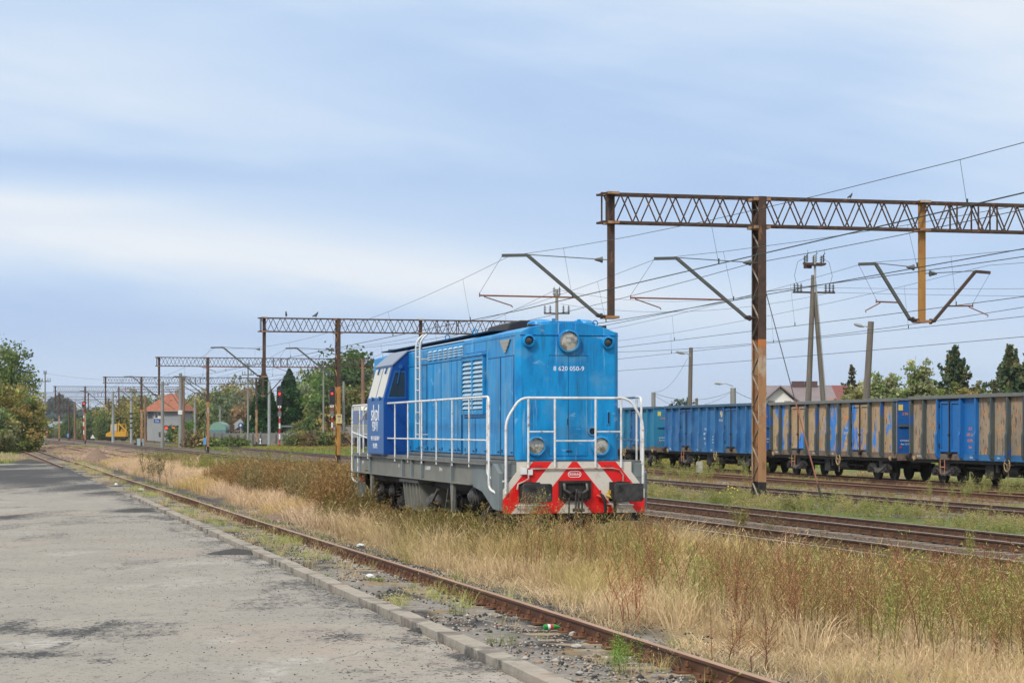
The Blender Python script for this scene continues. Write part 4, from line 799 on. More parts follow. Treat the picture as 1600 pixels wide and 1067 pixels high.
# near end index 0.. ; far end panels have the highest index
wagon(89.3, TAN2, RIBD, TOPR, 'tan flaking open wagon with one bright blue door, at the right edge of the photo', {7: WBR, 6: WBR}, zt=3.62, marks=3, sillm={6: WBL, 5: WBL, 4: WBL, 3: WBL}, endm=DKB)
wagon(105.8, TAN, RIBD, TOPR, 'tan wagon splashed with blue paint, behind the guy wire', {}, zt=3.58, marks=2, endm=DKB)
wagon(122.8, WBL, WBL, mat('blue_top_rail', (.04, .10, .18), (.07, .13, .19), sc=3, rough=.7), 'faded blue open wagon with pale emblem, left of the big lattice post', {}, zt=3.60, marks=1, sillm={0: WBL, 1: WBL, 3: WBL, 4: WBL, 5: WBL, 6: WBL, 8: WBL, 9: WBL}, endm=DKB)
wagon(139.8, TEAL, TEAL, MATS['blue_top_rail'], 'teal wagon with dark blue doors, seen just right of the locomotive', {7: WBL, 2: WBL}, zt=3.60, endm=TEAL)
# ------------------------------------------------------------------ catenary gantries
STD = mat('dark_rusty_steel', (.05, .034, .028), (.085, .05, .036), sc=4, rough=.8, layers=[((.30, .13, .05), 5, .58, .72, (1, 1, .4), .75)])
OXR = mat('orange_rust_steel', (.37, .195, .09), (.30, .165, .09), sc=2.2, rough=.8, stretch=(1, 1, .3), layers=[((.14, .07, .045), 5, .55, .7, (1, 1, .3), .8), ((.50, .47, .38), 1.1, .50, .66, (1, 1, .7), .75), ((.30, .12, .04), 9, .58, .7, (1, 1, .2), .7)])
OCH = mat('ochre_rust_steel', (.42, .22, .05), (.30, .14, .04), sc=2.5, rough=.8, stretch=(1, 1, .3), layers=[((.14, .07, .03), 6, .58, .7, (1, 1, .3), .8)])
BAND = mat('orange_band', (.50, .17, .045), (.34, .15, .06), sc=4, rough=.8); ARM = mat('arm_grey_steel', (.075, .085, .08), (.11, .11, .10), sc=3, rough=.6)
REG = mat('brown_tube', (.16, .06, .04), (.22, .09, .05), sc=4, rough=.7); INS = mat('brown_insulator', (.05, .035, .03), rough=.35); WIR = mat('wire_green_copper', (.035, .055, .05), rough=.5); WIRD = mat('dark_wire', (.04, .04, .045), rough=.6)
GREYLAC = mat('grey_lacing', (.28, .27, .24), (.20, .15, .10), sc=4, rough=.8)
def pylon(R, x, h, light, name='lattice_post', numbered=None):
    """two channels webs front and back, laced on the sides"""
    w, d = .24, .74
    def col(z0, z1):
        mb = MB()
        for y in (-d / 2, d / 2):
            s = 1 if y > 0 else -1
            mb.bx(x - w / 2, x + w / 2, y - .006, y + .006, z0, z1)
            for xx in (-w / 2, w / 2): mb.bx(x + xx - .008, x + xx + .008, min(y - s * .007, y - s * .10), max(y - s * .007, y - s * .10), z0, z1)
        return mb
    p = col(5.32, h).build(name, STD, R); col(5.06, 5.32).build('painted_band', BAND, p); col(.55, 5.06).build('lower_shaft', light, p); col(-.4, .55).build('painted_foot', BLK, p)
    mb = MB(); z = .0; k = 0
    while z < h - .5:
        for xx in (-w / 2 + .004, w / 2 - .004):
            a, b = (-d / 2 + .03, d / 2 - .03) if k % 2 == 0 else (d / 2 - .03, -d / 2 + .03); mb.bar((x + xx, a, z), (x + xx, b, z + .55), .014, .055, up=(1, 0, 0))
        z += .6; k += 1
    mb.build('lacing', GREYLAC if light is OXR else light, p)
    MB().bx(x - .35, x + .35, -.42, .42, -.45, -.12).build('concrete_base', CONC, p)
    for z in (h - .08, h - 1.02): MB().bx(x - .3, x + .3, -.34, .34, z - .05, z + .04).build('clamp_plate', OXR, p)
    if numbered:
        n = MB().bx(x - .2, x + .2, -d / 2 - .10, -d / 2 - .03, 2.75, 3.4).build('number_plate', mat('cream_plate', (.60, .48, .24), rough=.6), p)
        for j, t_ in enumerate(numbered): text(t_, .26, MF(x, -d / 2 - .105, 3.22 - .28 * j), BLK, n)
    return p
def arm(R, x0, sgn, zt, zb, reach, flat=.78, reg0=None, regl=4.3, tip=3.3, oppo=False):
    """cantilever: strut, level tip, tie rod, registration tube, steady arm. sgn -1 to the left"""
    X = lambda r: x0 + sgn * r; c = MB()
    c.bar((X(.45), 0, zb + .03), (X(reach), 0, zt), .10, .10).bar((X(reach), 0, zt), (X(reach + flat), 0, zt - .03), .10, .10); a = c.build('cantilever', ARM if not oppo else STD, R)
    MB().cyl((X(.12), 0, zb), (X(.3), 0, zb + .01), .05).cyl((X(.3), 0, zb + .01), (X(.36), 0, zb + .01), .1).cyl((X(.38), 0, zb + .02), (X(.5), 0, zb + .05), .07).build('insulator', INS, a, smooth=True)
    MB().cyl((X(.12), 0, zt - .1), (X(reach), 0, zt + .02), .016, n=5).cyl((X(.3), 0, zt - .1), (X(.42), 0, zt - .1), .11, .06).cyl((X(.42), 0, zt - .1), (X(.56), 0, zt - .1), .07, .03).build('tie_rod', ARM, a, smooth=True)
    f = .3; zz = zb + (zt - zb) * f + .02; rr = .45 + (reach - .45) * f
    rg = MB().cyl((X(rr), 0, zz), (X(regl), 0, zz + .02), .028, n=7).cyl((X(regl), 0, zz - .03), (X(regl), 0, zz + .1), .02, n=5).build('registration_tube', REG, a, smooth=True)
    MB().tube([(X(regl - .15), 0, zz - .02), (X(tip + .03), 0, zz - .30), (X(tip), 0, zz - .36)], .02, 5).build('steady_arm', REG, rg)
    MB().cyl((X(reach + flat), 0, zt - .05), (X(regl), 0, zz + .1), .006, n=4).build('stay_wire', WIRD, a)
def gantry(loc, rz, label, light=OXR, numbered=None, two=True):
    R = empty('catenary_gantry', loc, rz, label, 'gantry', 'steel gantries carrying the overhead wires'); h = 10.1; zb = 9.13; x0, x1 = -5.6, 17.6
    pylon(R, 0, h, light, numbered=numbered)
    if two: pylon(R, 16.9, h, light)
    mb = MB()
    for y in (-.27, .27):
        for z in (h - .04, zb): mb.bx(x0, x1, y - .04, y + .04, z - .035, z + .035)
        n = int((x1 - x0) / .42); st = (x1 - x0 - .3) / n
        for k in range(n):
            xa = x0 + .25 + k * st; up = (k % 2 == 0) ^ (y > 0); za, zc = (zb, h - .05) if up else (h - .05, zb); mb.bar((xa, y, za), (xa + st, y, zc), .04, .035, up=(0, 1, 0))
    for xx in (x0 + .18, 7.1, 7.9, 8.6, 16.4): 
        for y in (-.27, .27): mb.bar((xx, y, zb), (xx, y, h), .05, .04, up=(0, 1, 0))
    k = x0
    while k < x1: mb.bx(k, k + .05, -.27, .27, h - .06, h - .03).bx(k, k + .05, -.27, .27, zb - .01, zb + .02); k += .9
    mb.bx(7.0, 8.7, -.32, -.315, zb - .05, zb + .04)
    mb.build('truss_beam', STD, R)
    for x, mt in ((-5.18, STD), (5.92, OCH if loc[1] < 100 else STD)):
        p = MB()
        for y in (-.07, .07): p.bx(x - .11, x + .11, y - .006, y + .006, 5.98, h + .02)
        for xx in (-.1, .1): p.bx(x + xx - .006, x + xx + .006, -.062, .062, 5.98, h)
        p = p.build('hanging_post', mt, R)
        for z in (h - .02, zb - .02, 5.99): MB().bx(x - .2, x + .2, -.33, .33, z - .03, z + .05).build('clamp_plate', OXR, p)
    arm(R, -5.18, -1, 8.0, 6.03, 2.85, .85, regl=4.45, tip=3.35); arm(R, 0, -1, 8.0, 6.03, 2.9, .78, regl=4.5, tip=3.45)
    arm(R, 5.92, -1, 7.95, 6.05, 1.7, .62, regl=1.75, tip=1.9) if False else arm(R, 5.92, -1, 7.95, 6.05, 1.7, .62, regl=1.68, tip=2.05)
    arm(R, 5.92, 1, 7.75, 6.0, 2.0, .55, regl=1.9, tip=2.45, oppo=True)
    return R
GX = [(8.3, 71.0), (-12.2, 148.0), (-32.7, 227.0), (-54.4, 310.0), (-76.0, 376.0), (-93.5, 436.0), (-117, 523.0)]
GS = ['nearest rusty gantry with its thick orange post right of the locomotive', 'gantry behind the locomotive with an ochre numbered post and two birds on its beam', 'third gantry, its orange post standing left of the concrete fence',
      'fourth gantry, its post in front of the signal box', 'fifth gantry far off behind the fourth', 'sixth gantry, faint over the distant tracks', 'farthest gantry near the horizon at the left']
grz = []
for i, (x, y) in enumerate(GX):
    a = GX[max(i - 1, 0)]; b = GX[min(i + 1, len(GX) - 1)]; rz = atan(-(b[0] - a[0]) / (b[1] - a[1])) if i else atan(.245); rz = min(rz, radians(14.6)); grz.append(rz)
    gantry((x, y, -.08), rz, GS[i], OXR if i != 1 else OCH, ('98', '7') if i in (1,) else None)
MB().bx(-.13, .0, -.37, -.36, 3.0, 3.45)
# overhead lines: one thing per track
def gp(i, s, z):
    if i < 0: x, y = 27.2, -6.0; rz = atan(.245)
    else: (x, y), rz = GX[i], grz[i]
    return Vector((x + cos(rz) * s, y + sin(rz) * s, z - .08))
def overhead(s, label, zm=7.97, zc=6.2, drop=1.0, last=5, off=0.0):
    R = empty('overhead_line', gp(0, s, 0), 0, label, 'overhead wires'); o = R.location; mw = MB(); cw = MB(); dr = MB()
    for i in range(-1, last):
        z0 = .35 if i % 2 else -.35; a, b = gp(i, s + off, zm), gp(i + 1, s + off, zm); ca, cb_ = gp(i, s - z0 * .6, zc), gp(i + 1, s + z0 * .6, zc); n = 12 if i < 3 else 6; pm, pc = [], []
        th = .0072 if i < 1 else .010
        for k in range(n + 1):
            f = k / n; p = a.lerp(b, f) - Vector((0, 0, 4 * drop * f * (1 - f))); q = ca.lerp(cb_, f); pm.append(p - o); pc.append(q - o)
            if 0 < k < n and i < 3 and k % 2 == 1: dr.cyl(p - o, q - o, .005 if i < 1 else .008, n=3).cyl(q - o, q - o + Vector((0, 0, .12)), .018, n=4)
        mw.tube(pm, th, 4); cw.tube(pc, th, 4)
        if i < 1: cw.tube([p + Vector((.05, 0, 0)) for p in pc], th, 4)
    mw.build('catenary_wire', WIR, R); cw.build('contact_wire', WIR, R); dr.build('droppers', WIR, R)
overhead(-8.5, 'paired contact wires and droppers hung over the nearest through track', off=-.1)
overhead(-3.45, 'paired contact wires and droppers hung on the arm left of the thick post', off=-.15)
overhead(3.85, 'contact wires held by the left arm of the ochre hanging post', off=0, zc=6.15)
overhead(8.4, 'contact wires held by the right arm of the ochre hanging post', off=0, zc=6.1, drop=.9)
def wire(pts, r, sag, label, name='overhead_cable', n=14, mt=None):
    mb = MB(); out = []
    for a, b in zip(pts[:-1], pts[1:]):
        a, b = Vector(a), Vector(b)
        for k in range(n + 1): f = k / n; out.append(a.lerp(b, f) - Vector((0, 0, 4 * sag * f * (1 - f))))
    o0 = out[0].copy(); mb.tube([p - o0 for p in out], r, 4); o = mb.build(name, mt or WIRD); o.location = o0; tag(o, label, 'cable'); return o
wire([gp(-1, -.55, 8.9), gp(0, -.35, 7.85), gp(1, -.35, 7.9), gp(2, -.3, 7.9), gp(3, -.3, 7.9)], .011, .55, 'feeder cable running past the insulator on the thick gantry post')
wire([gp(-1, .6, 7.0), gp(0, .35, 6.95), gp(1, .3, 7.0), gp(2, .3, 7.0)], .011, .4, 'cable clamped to the right side of the thick gantry post')
wire([gp(-1, 15.5, 8.3), gp(0, 15.8, 7.6), gp(1, 15.5, 7.9)], .012, .8, 'upper of the two cables far right behind the hanging post')
wire([gp(-1, 15.5, 6.4), gp(0, 15.8, 6.1), gp(1, 15.5, 6.2)], .012, .1, 'lower of the two cables far right behind the hanging post')
# guy wire of the near post
gy = MB(); a = Vector((8.45, 71.1, 7.2)); b = P(1288, 795, 64.0); g1 = gy.cyl((0, 0, 0), (b - a) * .55, .016, n=5).build('guy_wire', WIRD); g1.location = a; tag(g1, 'rusty guy wire slanting from the thick gantry post into the grass', 'guy wire')
MB().cyl((b - a) * .55, (b - a) * .9, .024, n=6).build('guy_rod', REG, g1); MB().cyl((b - a) * .9, (b - a) * 1.02, .035, n=6).build('anchor', BLK, g1)

# ------------------------------------------------------------------ concrete and wooden poles
CPO = mat('pole_concrete', (.27, .27, .25), (.20, .20, .19), sc=2.5, rough=.85, stretch=(1, 1, .2)); TIM = mat('pole_timber', (.115, .10, .085), (.17, .15, .125), sc=5, rough=.9, stretch=(2, 2, .15), bump=.3); GRYM = mat('pole_grey_metal', (.34, .36, .36), (.26, .28, .28), sc=3, rough=.6)
INB = mat('black_insulator', (.04, .045, .05), rough=.3); ORP = mat('rusty_pole', (.15, .085, .06), (.24, .15, .10), sc=2, rough=.8, stretch=(1, 1, .2))
def ins(mb, p, r=.07, h=.35):
    r *= 1.35; h *= 1.15
    for k in range(3): mb.cyl(p + Vector((0, 0, .08 + h * k / 3)), p + Vector((0, 0, .08 + h * k / 3 + .05)), r, r * .6, n=8)
    mb.cyl(p, p + Vector((0, 0, h + .1)), .03, n=6)
def simple_pole(u, vt, Y, r0, r1, mt, label, zb=-.4, name='pole', group=None, square=False):
    top = P(u, vt, Y); R = empty(name, (top.x, Y, 0), 0, label, 'pole', group); mb = MB()
    if square: mb.prism([(-r0, zb), (r0, zb), (r1, top.z), (-r1, top.z)], lambda x, z, t: (x, t, z), -r1, r1)
    else: mb.cyl((0, 0, zb), (0, 0, top.z), r0, r1, n=10)
    p = mb.build('shaft', mt, R, smooth=not square); return R, p, top.z
def crossarm(R, z, half, n_side, top=True):
    MB().bx(-half, half, -.05, .05, z - .05, z + .05).build('crossarm', STD, R)
    for sx in (-1, 1):
        for k in range(n_side):
            mb = MB(); ins(mb, Vector((sx * (half - .06 - .35 * k), 0, z)), .085, .38); mb.build('insulator', INB, R, smooth=True)
def line_pole(u, vt, Y, label, mt=CPO, h2=1.15):
    R, p, z = simple_pole(u, vt, Y, .16, .10, mt, label, name='distribution_pole', group='slim poles of the local power line')
    MB().bx(-.22, .22, -.05, .05, z - .45, z - .37).build('crossarm', STD, R)
    for sx in (-.18, .18): mb = MB(); ins(mb, Vector((sx, 0, z - .4)), .09, .4); mb.build('insulator', INB, R, smooth=True)
    crossarm(R, z - .45 - h2, .85, 2); return R, z
lp = [line_pole(870, 452, 140, 'thin power pole with paired insulators rising behind the blue locomotive'), line_pole(505.5, 565, 300, 'thin power pole with paired insulators between the two tall signals'), line_pole(387.5, 568, 300, 'thin power pole with paired insulators above the conifers left of the signals'),
      line_pole(70.5, 580, 330, 'thin power pole with paired insulators beside the leafy trees at far left')]
# A-frame pole
p0 = P(1271, 398, 122); A = empty('a_frame_pole', (p0.x, 122, 0), 0, 'wooden A-frame power pole with switchgear on top', 'pole'); A.rotation_euler = (0, 0, .2)
bl, br = P(1262, 640, 122), P(1289, 640, 122); dz = bl.z + .4; zt = P(0, 430, 122).z; sl = (bl.x - p0.x) / (zt - bl.z); sr = (br.x - p0.x) / (zt - br.z)
for s_ in (sl, sr): MB().cyl((s_ * (zt + .4), 0, -.4), (0, 0, zt), .20, .13, n=10).build('leg', TIM, A, smooth=True)
MB().cyl((.06, -.1, zt - 1), (.06, -.1, p0.z), .07, n=8).cyl((sr * (zt - .5) + .1, -.2, .5), (.1, -.15, zt - .5), .035, n=6).build('top_tube', GRYM, A, smooth=True)
za = P(0, 412, 122).z; MB().bx(-.62, .75, -.08, .08, za - .06, za + .05).bx(-.5, .6, -.3, .3, za - .12, za - .06).bx(-.55, -.15, -.15, .15, za - .28, za - .1).build('switch_frame', STD, A)
for x in (-.45, .08, .55):
    mb = MB(); ins(mb, Vector((x - .08, 0, za)), .075, .32); ins(mb, Vector((x + .1, .1, za + .08)), .07, .32); mb.bar((x - .05, 0, za + .35), (x + .16, 0, za + .62), .04).cyl((x + .12, 0, za + .55), (x + .1, 0, za + .78), .012, n=5); mb.build('switch', INB, A, smooth=True)
zc = P(0, 457, 122).z; MB().bx(-1.25, 1.3, -.06, .06, zc - .05, zc + .05).build('crossarm', STD, A)
for x in (-1.15, -.95, -.75, .75, .98, 1.2): mb = MB(); ins(mb, Vector((x, 0, zc)), .085, .36); mb.build('insulator', INB, A, smooth=True)
for sx in (-1, 1): MB().tube([(sx * .55, 0, za + .3), (sx * .95, 0, za + .1), (sx * 1.15, 0, za - .7), (sx * 1.0, 0, zc + .4)], .012, 4).build('jumper_wire', WIRD, A)
# lamp poles
def lamp_pole(u, vt, Y, r, label, lean=0, armu=None, armv=None, mt=TIM):
    R, p, z = simple_pole(u, vt, Y, r * 1.3, r, mt, label, name='lamp_pole'); R.rotation_euler = (0, lean, 0)
    if armu is not None:
        ax = XU(armu, Y) - XU(u, Y); az = P(0, armv, Y).z; l = MB().tube([(0, -.1, az - .15), (ax * .5, -.12, az + .04), (ax * .75, -.12, az + .02)], .035, 6).build('lamp_arm', GRYM, R)
        MB().lathe((ax * .7, -.12, az), (ax, 0, .12), [(0, .04), (.1, .06), (.25, .10), (.5, .09), (.6, .04), (.62, 0)], 12).build('lamp_head', GRYM, l, smooth=True)
    return R, z
lamp_pole(1347, 502, 118, .17, 'leaning wooden lamp pole behind the tan wagon, right of the A-frame', .06, 1332, 511)
lamp_pole(1076, 543, 135, .13, 'wooden lamp pole standing behind the faded blue wagon', .02, 1063, 553)
lamp_pole(1145.5, 606, 150, .2, 'short grey pole with a long curved lamp arm behind the wagons', 0, 1122, 600, CPO)
simple_pole(1021, 613, 145, .16, .15, CPO, 'stubby grey pole beside the teal wagon')
simple_pole(1088.5, 622, 150, .12, .1, TIM, 'short dark stump of a pole behind the blue wagon')
wire([P(1021, 614, 145), P(1144, 611, 150)], .012, .55, 'slack cable between the stubby pole and the curved lamp pole')
wire([P(1021, 616, 145), P(1052, 634, 148)], .01, .05, 'short cable dropping right from the stubby pole')
wire([P(1080, 636, 145), P(1144, 612, 150)], .01, .2, 'cable rising from behind the blue wagon to the curved lamp pole')
wire([P(1146, 610, 150), P(1230, 632, 152)], .016, .3, 'thick cable from the curved lamp pole towards the white house')
wire([P(1022, 612, 145), P(1074, 560, 136)], .01, .6, 'thin cable rising to the lamp pole behind the blue wagon')
wire([P(873, 453, 140), P(1262, 449, 122), (62, 90, 10.4)], .009, .8, 'upper power line wire crossing to the A-frame pole')
wire([P(876, 475, 140), P(1300, 457, 122), (70, 90, 9.6)], .009, .8, 'lower power line wire crossing to the A-frame pole')
wire([P(70, 583, 330), P(387, 570, 300), P(505, 567, 300), P(868, 453, 140)], .012, 1.6, 'long power line wire strung over the distant poles')
# small poles over the distant yard
for u, vt, Y, r, mt, lb in [(253.8, 596, 300, .27, CPO, 'tall concrete pole in front of the signal box wall'), (282, 583, 296, .29, CPO, 'thickest concrete pole, at the right corner of the signal box'), (304.5, 622, 420, .3, CPO, 'plain concrete pole right of the signal box'), (420.5, 596, 310, .24, GRYM, 'light grey pole between the conifers and the left tall signal'),
                             (176.5, 612, 380, .26, GRYM, 'white pole in front of the yellow rail vehicle'), (227, 618, 420, .28, ORP, 'rusty pole beside the signal box windows'), (108, 629, 520, .3, STD, 'dark pole left of the far signal'), (117, 628, 520, .3, ORP, 'slim brown pole nearest the far signal'),
                             (287, 590, 300, .18, ORP, 'rust red pole just behind the thickest concrete pole'), (205, 606, 400, .25, GRYM, 'pale pole with dark bands right of the yellow vehicle'), (344, 635, 450, .22, CPO, 'whitish pole over the green shed roof'), (567, 562, 227, .22, ORP, 'rusty post seen left of the locomotive cab'), (537, 596, 300, .2, CPO, 'grey post behind the ochre gantry post')]:
    R, p, z = simple_pole(u, vt, Y, r, r * .8, mt, lb)
    if u in (282, 253.8): MB().bx(-.9, .9, -.05, .05, z - .5, z - .4).build('crossarm', STD, R)
    if u == 282: MB().bx(-.3, .3, -.33, -.30, 4.4, 5.0).build('white_band', WHT, R); MB().bar((.2, 0, z - .4), (5.5, 0, 6.5), .12).bar((.4, 0, z - 1.8), (6.2, 0, 5.0), .12).build('cantilever', ARM, R)
    if u == 205: [MB().cyl((0, 0, zz), (0, 0, zz + .3), .27, n=8).build('dark_band', BLK, R) for zz in (2.5, 3.4, 4.3, 5.2)]
    if u == 253.8: MB().bar((-2.2, 0, z - 1.2), (1.8, 0, z - 4.0), .1).build('cantilever', ARM, R)

# ------------------------------------------------------------------ signals
RLAMP = mat('lit_red_lamp', (.6, .01, .01), emit=((1, .02, .02), 5)); WR = mat('signal_white', (.7, .7, .7), rough=.5); RR_ = mat('signal_red', (.42, .03, .035), rough=.5); SBLK = mat('signal_black', (.015, .015, .017), rough=.6)
def signal(u, vt, vb, Y, label, lights=4, red=1, plain=False):
    b = P(u, vb, Y); s = (vb - vt) / F * Y / 8.7; R = empty('signal', (b.x, Y, b.z), 0, label, 'railway signal'); H = 8.7; hh = .62 * lights + .3
    mast = MB().cyl((0, 0, -.5), (0, 0, .25), .17, n=10).build('foot', SBLK, R)
    z = .25; k = 0; n = 7; top = H - hh - .3; st = (top - .25) / n
    for k in range(n): MB().cyl((0, 0, z), (0, 0, z + st), .13, n=10).build('mast_stripe', RR_ if k % 2 == 0 else WR, R); z += st
    MB().bx(-.24, .24, -.2, .2, top - 1.3, top - .6).build('relay_box', mat('relay_grey', (.14, .14, .15), rough=.6) if 'relay_grey' not in MATS else MATS['relay_grey'], R)
    mb = MB(); pts = []; w = .40
    for q in range(9): a = pi * q / 8; pts.append((w * cos(a), H - w + w * sin(a)))
    pts += [(-w, H - hh + .2), (-w + .2, H - hh), (w - .2, H - hh), (w, H - hh + .2)]; hd = mb.prism(pts, lambda x, z, t: (x, t, z), -.2, -.12).bx(-.3, .3, -.12, .2, H - hh + .25, H - .25).build('signal_head', SBLK, R)
    for i in range(lights):
        zc = H - .5 - .62 * i; v = MB()
        for q in range(8):
            a0, a1 = pi * q / 8, pi * (q + 1) / 8; v.add([(.19 * cos(a0), -.2, zc + .19 * sin(a0)), (.19 * cos(a1), -.2, zc + .19 * sin(a1)), (.17 * cos(a1), -.5 + .1 * (1 - sin(a1)), zc + .17 * sin(a1)), (.17 * cos(a0), -.5 + .1 * (1 - sin(a0)), zc + .17 * sin(a0))], [(0, 1, 2, 3)])
        v.build('lamp_hood', SBLK, hd); MB().cyl((0, -.2, zc), (0, -.22, zc), .15, n=14).build('lens', RLAMP if i == red else GLS, hd)
    if not plain:
        mb = MB().bar((-.44, -.1, H - .6), (-.44, -.1, H - hh + .1), .03).bar((-.44, -.1, H - hh + .1), (-.2, -.1, H - hh - .4), .03).build('frame_bracket', GRYM, R); MB().bx(-.24, .24, -.23, -.2, H - hh - .38, H - hh - .05).build('id_plate', WR, R)
        MB().lathe((0, -.23, H - hh - .2), (0, -1, 0), [(0, .1), (.03, .09), (.04, 0)], 10).build('small_lens', SBLK, R)
    R.scale = (s, s, s); return R
signal(437, 603, 697, 300, 'red striped signal with lit red lamp, left one, against the dark conifer'); signal(519, 603, 695, 298, 'red striped signal with lit red lamp, right one, beside the ochre numbered post'); signal(131, 627, 687, 470, 'small far signal with glowing red lamp at the left', lights=2, red=0, plain=True)
# road crossing lights by the signal box
X0 = P(262, 686, 410); R = empty('crossing_signal', (X0.x, 410, X0.z), 0, 'twin round red crossing lights in front of the signal box', 'crossing signal'); MB().cyl((0, 0, 0), (0, 0, 2.2), .12, n=8).build('mast', RR_, R)
for x in (-.3, 1.2):
    MB().lathe((x, 0, 2.3), (0, -1, 0), [(0, .42), (.06, .42), (.07, 0)], 8).lathe((x + .75, 0, 2.3), (0, -1, 0), [(0, .42), (.06, .42), (.07, 0)], 8).build('backboard', SBLK, R); MB().cyl((x, -.07, 2.2), (x, -.11, 2.2), .22, n=12).build('lens', RLAMP, R)
# birds on the beams
BRD = mat('pigeon_grey', (.10, .10, .11), (.05, .05, .055), sc=20, rough=.8)
def bird(p, label, rz=0, sc_=1.15):
    me = bpy.data.meshes.new('pigeon'); vs = [(0, 0, .16), (0, -.09, .25), (0, -.11, .33), (0, -.16, .33), (0, .12, .12), (0, .26, .07), (.03, 0, .06), (-.03, 0, .06), (.03, -.01, 0), (-.03, -.01, 0)]
    me.from_pydata(vs, [(0, 1), (1, 2), (2, 3), (0, 4), (4, 5), (0, 6), (0, 7), (6, 8), (7, 9)], []); me.materials.append(BRD); o = bpy.data.objects.new('pigeon', me); COL.objects.link(o); md = o.modifiers.new('skin', 'SKIN')
    for v, r in zip(me.skin_vertices[0].data, (.085, .05, .042, .012, .06, .025, .015, .015, .01, .01)): v.radius = (r, r)
    me.skin_vertices[0].data[0].use_root = True; s = o.modifiers.new('sub', 'SUBSURF'); s.levels = 1; s.render_levels = 2; o.location = p; o.rotation_euler = (0, 0, rz); o.scale = (sc_,) * 3; tag(o, label, 'bird')
bird(gp(1, -4.55, 10.14) + Vector((.9, 0, 0)), 'grey pigeon at the left end of the second gantry beam'); bird(gp(1, -1.55, 10.14), 'grey pigeon just left of the ochre post on the beam', 1.2); bird(gp(0, 3.3, 10.14), 'small pigeon on the nearest gantry beam, upper right', .8, .55)
# ------------------------------------------------------------------ buildings and yard objects
TILE = mat('red_roof_tiles', (.25, .085, .05), (.32, .125, .075), sc=1.2, rough=.85, bump=.4, bsc=8, layers=[((.20, .09, .06), 2, .56, .72, (1, 1, .4), .6)])
REND = mat('grey_render', (.25, .27, .29), (.30, .31, .315), sc=.8, rough=.9, stretch=(1, 1, .4), layers=[((.22, .22, .22), 1.2, .58, .75, (1, 1, .25), .6)])
FRW = mat('white_frame', (.62, .62, .60), rough=.6); WALLW = mat('white_house_wall', (.80, .79, .75), (.74, .72, .68), sc=.5, rough=.9); ROFM = mat('mauve_roof_sheet', (.20, .165, .175), (.17, .14, .15), sc=.6, rough=.6); ROFR = mat('red_roof_sheet', (.17, .045, .04), rough=.6); ROFS = mat('salmon_tiles', (.30, .16, .13), (.24, .13, .11), sc=2, rough=.8)
CFEN = mat('concrete_panels', (.26, .25, .235), (.19, .185, .175), sc=.9, rough=.9, layers=[((.12, .12, .10), 1.6, .55, .7, (1, 1, .3), .6)]); SIGB = mat('sign_blue', (.015, .06, .28), rough=.5); SHED = mat('shed_grey', (.20, .19, .18), (.27, .25, .23), sc=.8, rough=.9)
# signal box
B = P(255, 690, 455); sbx = empty('signal_box', (B.x, 455, -.2), radians(-9), 'two storey grey signal box under an orange red tiled hip roof', 'building')
MB().bx(-3.6, 4.3, 0, 7.2, 0, 6.6).build('wall', REND, sbx)
mb = MB(); e0, e1 = (-4.6, -1.0, 6.55), (5.1, 8.2, 6.55); rz_ = 10.3
mb.add([(e0[0], e0[1], 6.55), (e1[0], e0[1], 6.55), (e1[0], e1[1], 6.55), (e0[0], e1[1], 6.55), (-.2, 3.6, rz_), (1.5, 3.6, rz_)], [(0, 1, 5, 4), (1, 2, 5), (2, 3, 4, 5), (3, 0, 4), (0, 3, 2, 1)]); rf = mb.build('roof', TILE, sbx)
MB().bx(1.3, 2.2, 4.0, 4.8, 9.4, 11.1).build('chimney', SHED, rf); MB().bx(e0[0], e1[0], e0[1], e0[1] + .12, 6.42, 6.545).build('eaves', SHED, rf)
for x0, x1 in ((-1.9, .3),):
    w = MB().bx(x0, x1, -.06, -.0, 4.9, 6.35).build('window', FRW, sbx)
    for k in range(3): a_ = x0 + .12 + k * .7; MB().bx(a_, a_ + .55, -.075, -.062, 5.05 if k != 1 else 5.5, 6.25).build('pane', GLS, w)
w = MB().bx(-3.5, -2.3, -.06, -.0, 4.9, 6.35).build('window', SHED, sbx); MB().bx(-3.4, -2.4, -.075, -.062, 5.0, 6.25).build('pane', GLS, w)
w = MB().bx(-1.0, .2, -.06, 0, .9, 2.1).build('window', SHED, sbx); MB().bx(-.9, .1, -.075, -.062, 1.0, 2.0).build('pane', GLS, w)
w = MB().bx(3.4, 4.4, -.06, 0, .8, 2.0).build('window', SHED, sbx); MB().bx(3.5, 4.3, -.075, -.062, .9, 1.9).build('pane', GLS, w)
w = MB().bx(.9, 1.7, -.06, 0, 0, 2.1).build('door', FRW, sbx); n = MB().bx(-2.05, -.65, -.1, -.01, 4.05, 4.75).build('name_board', SIGB, sbx); text('Ost', .6, MF(-1.35, -.11, 4.38), WTX, n)
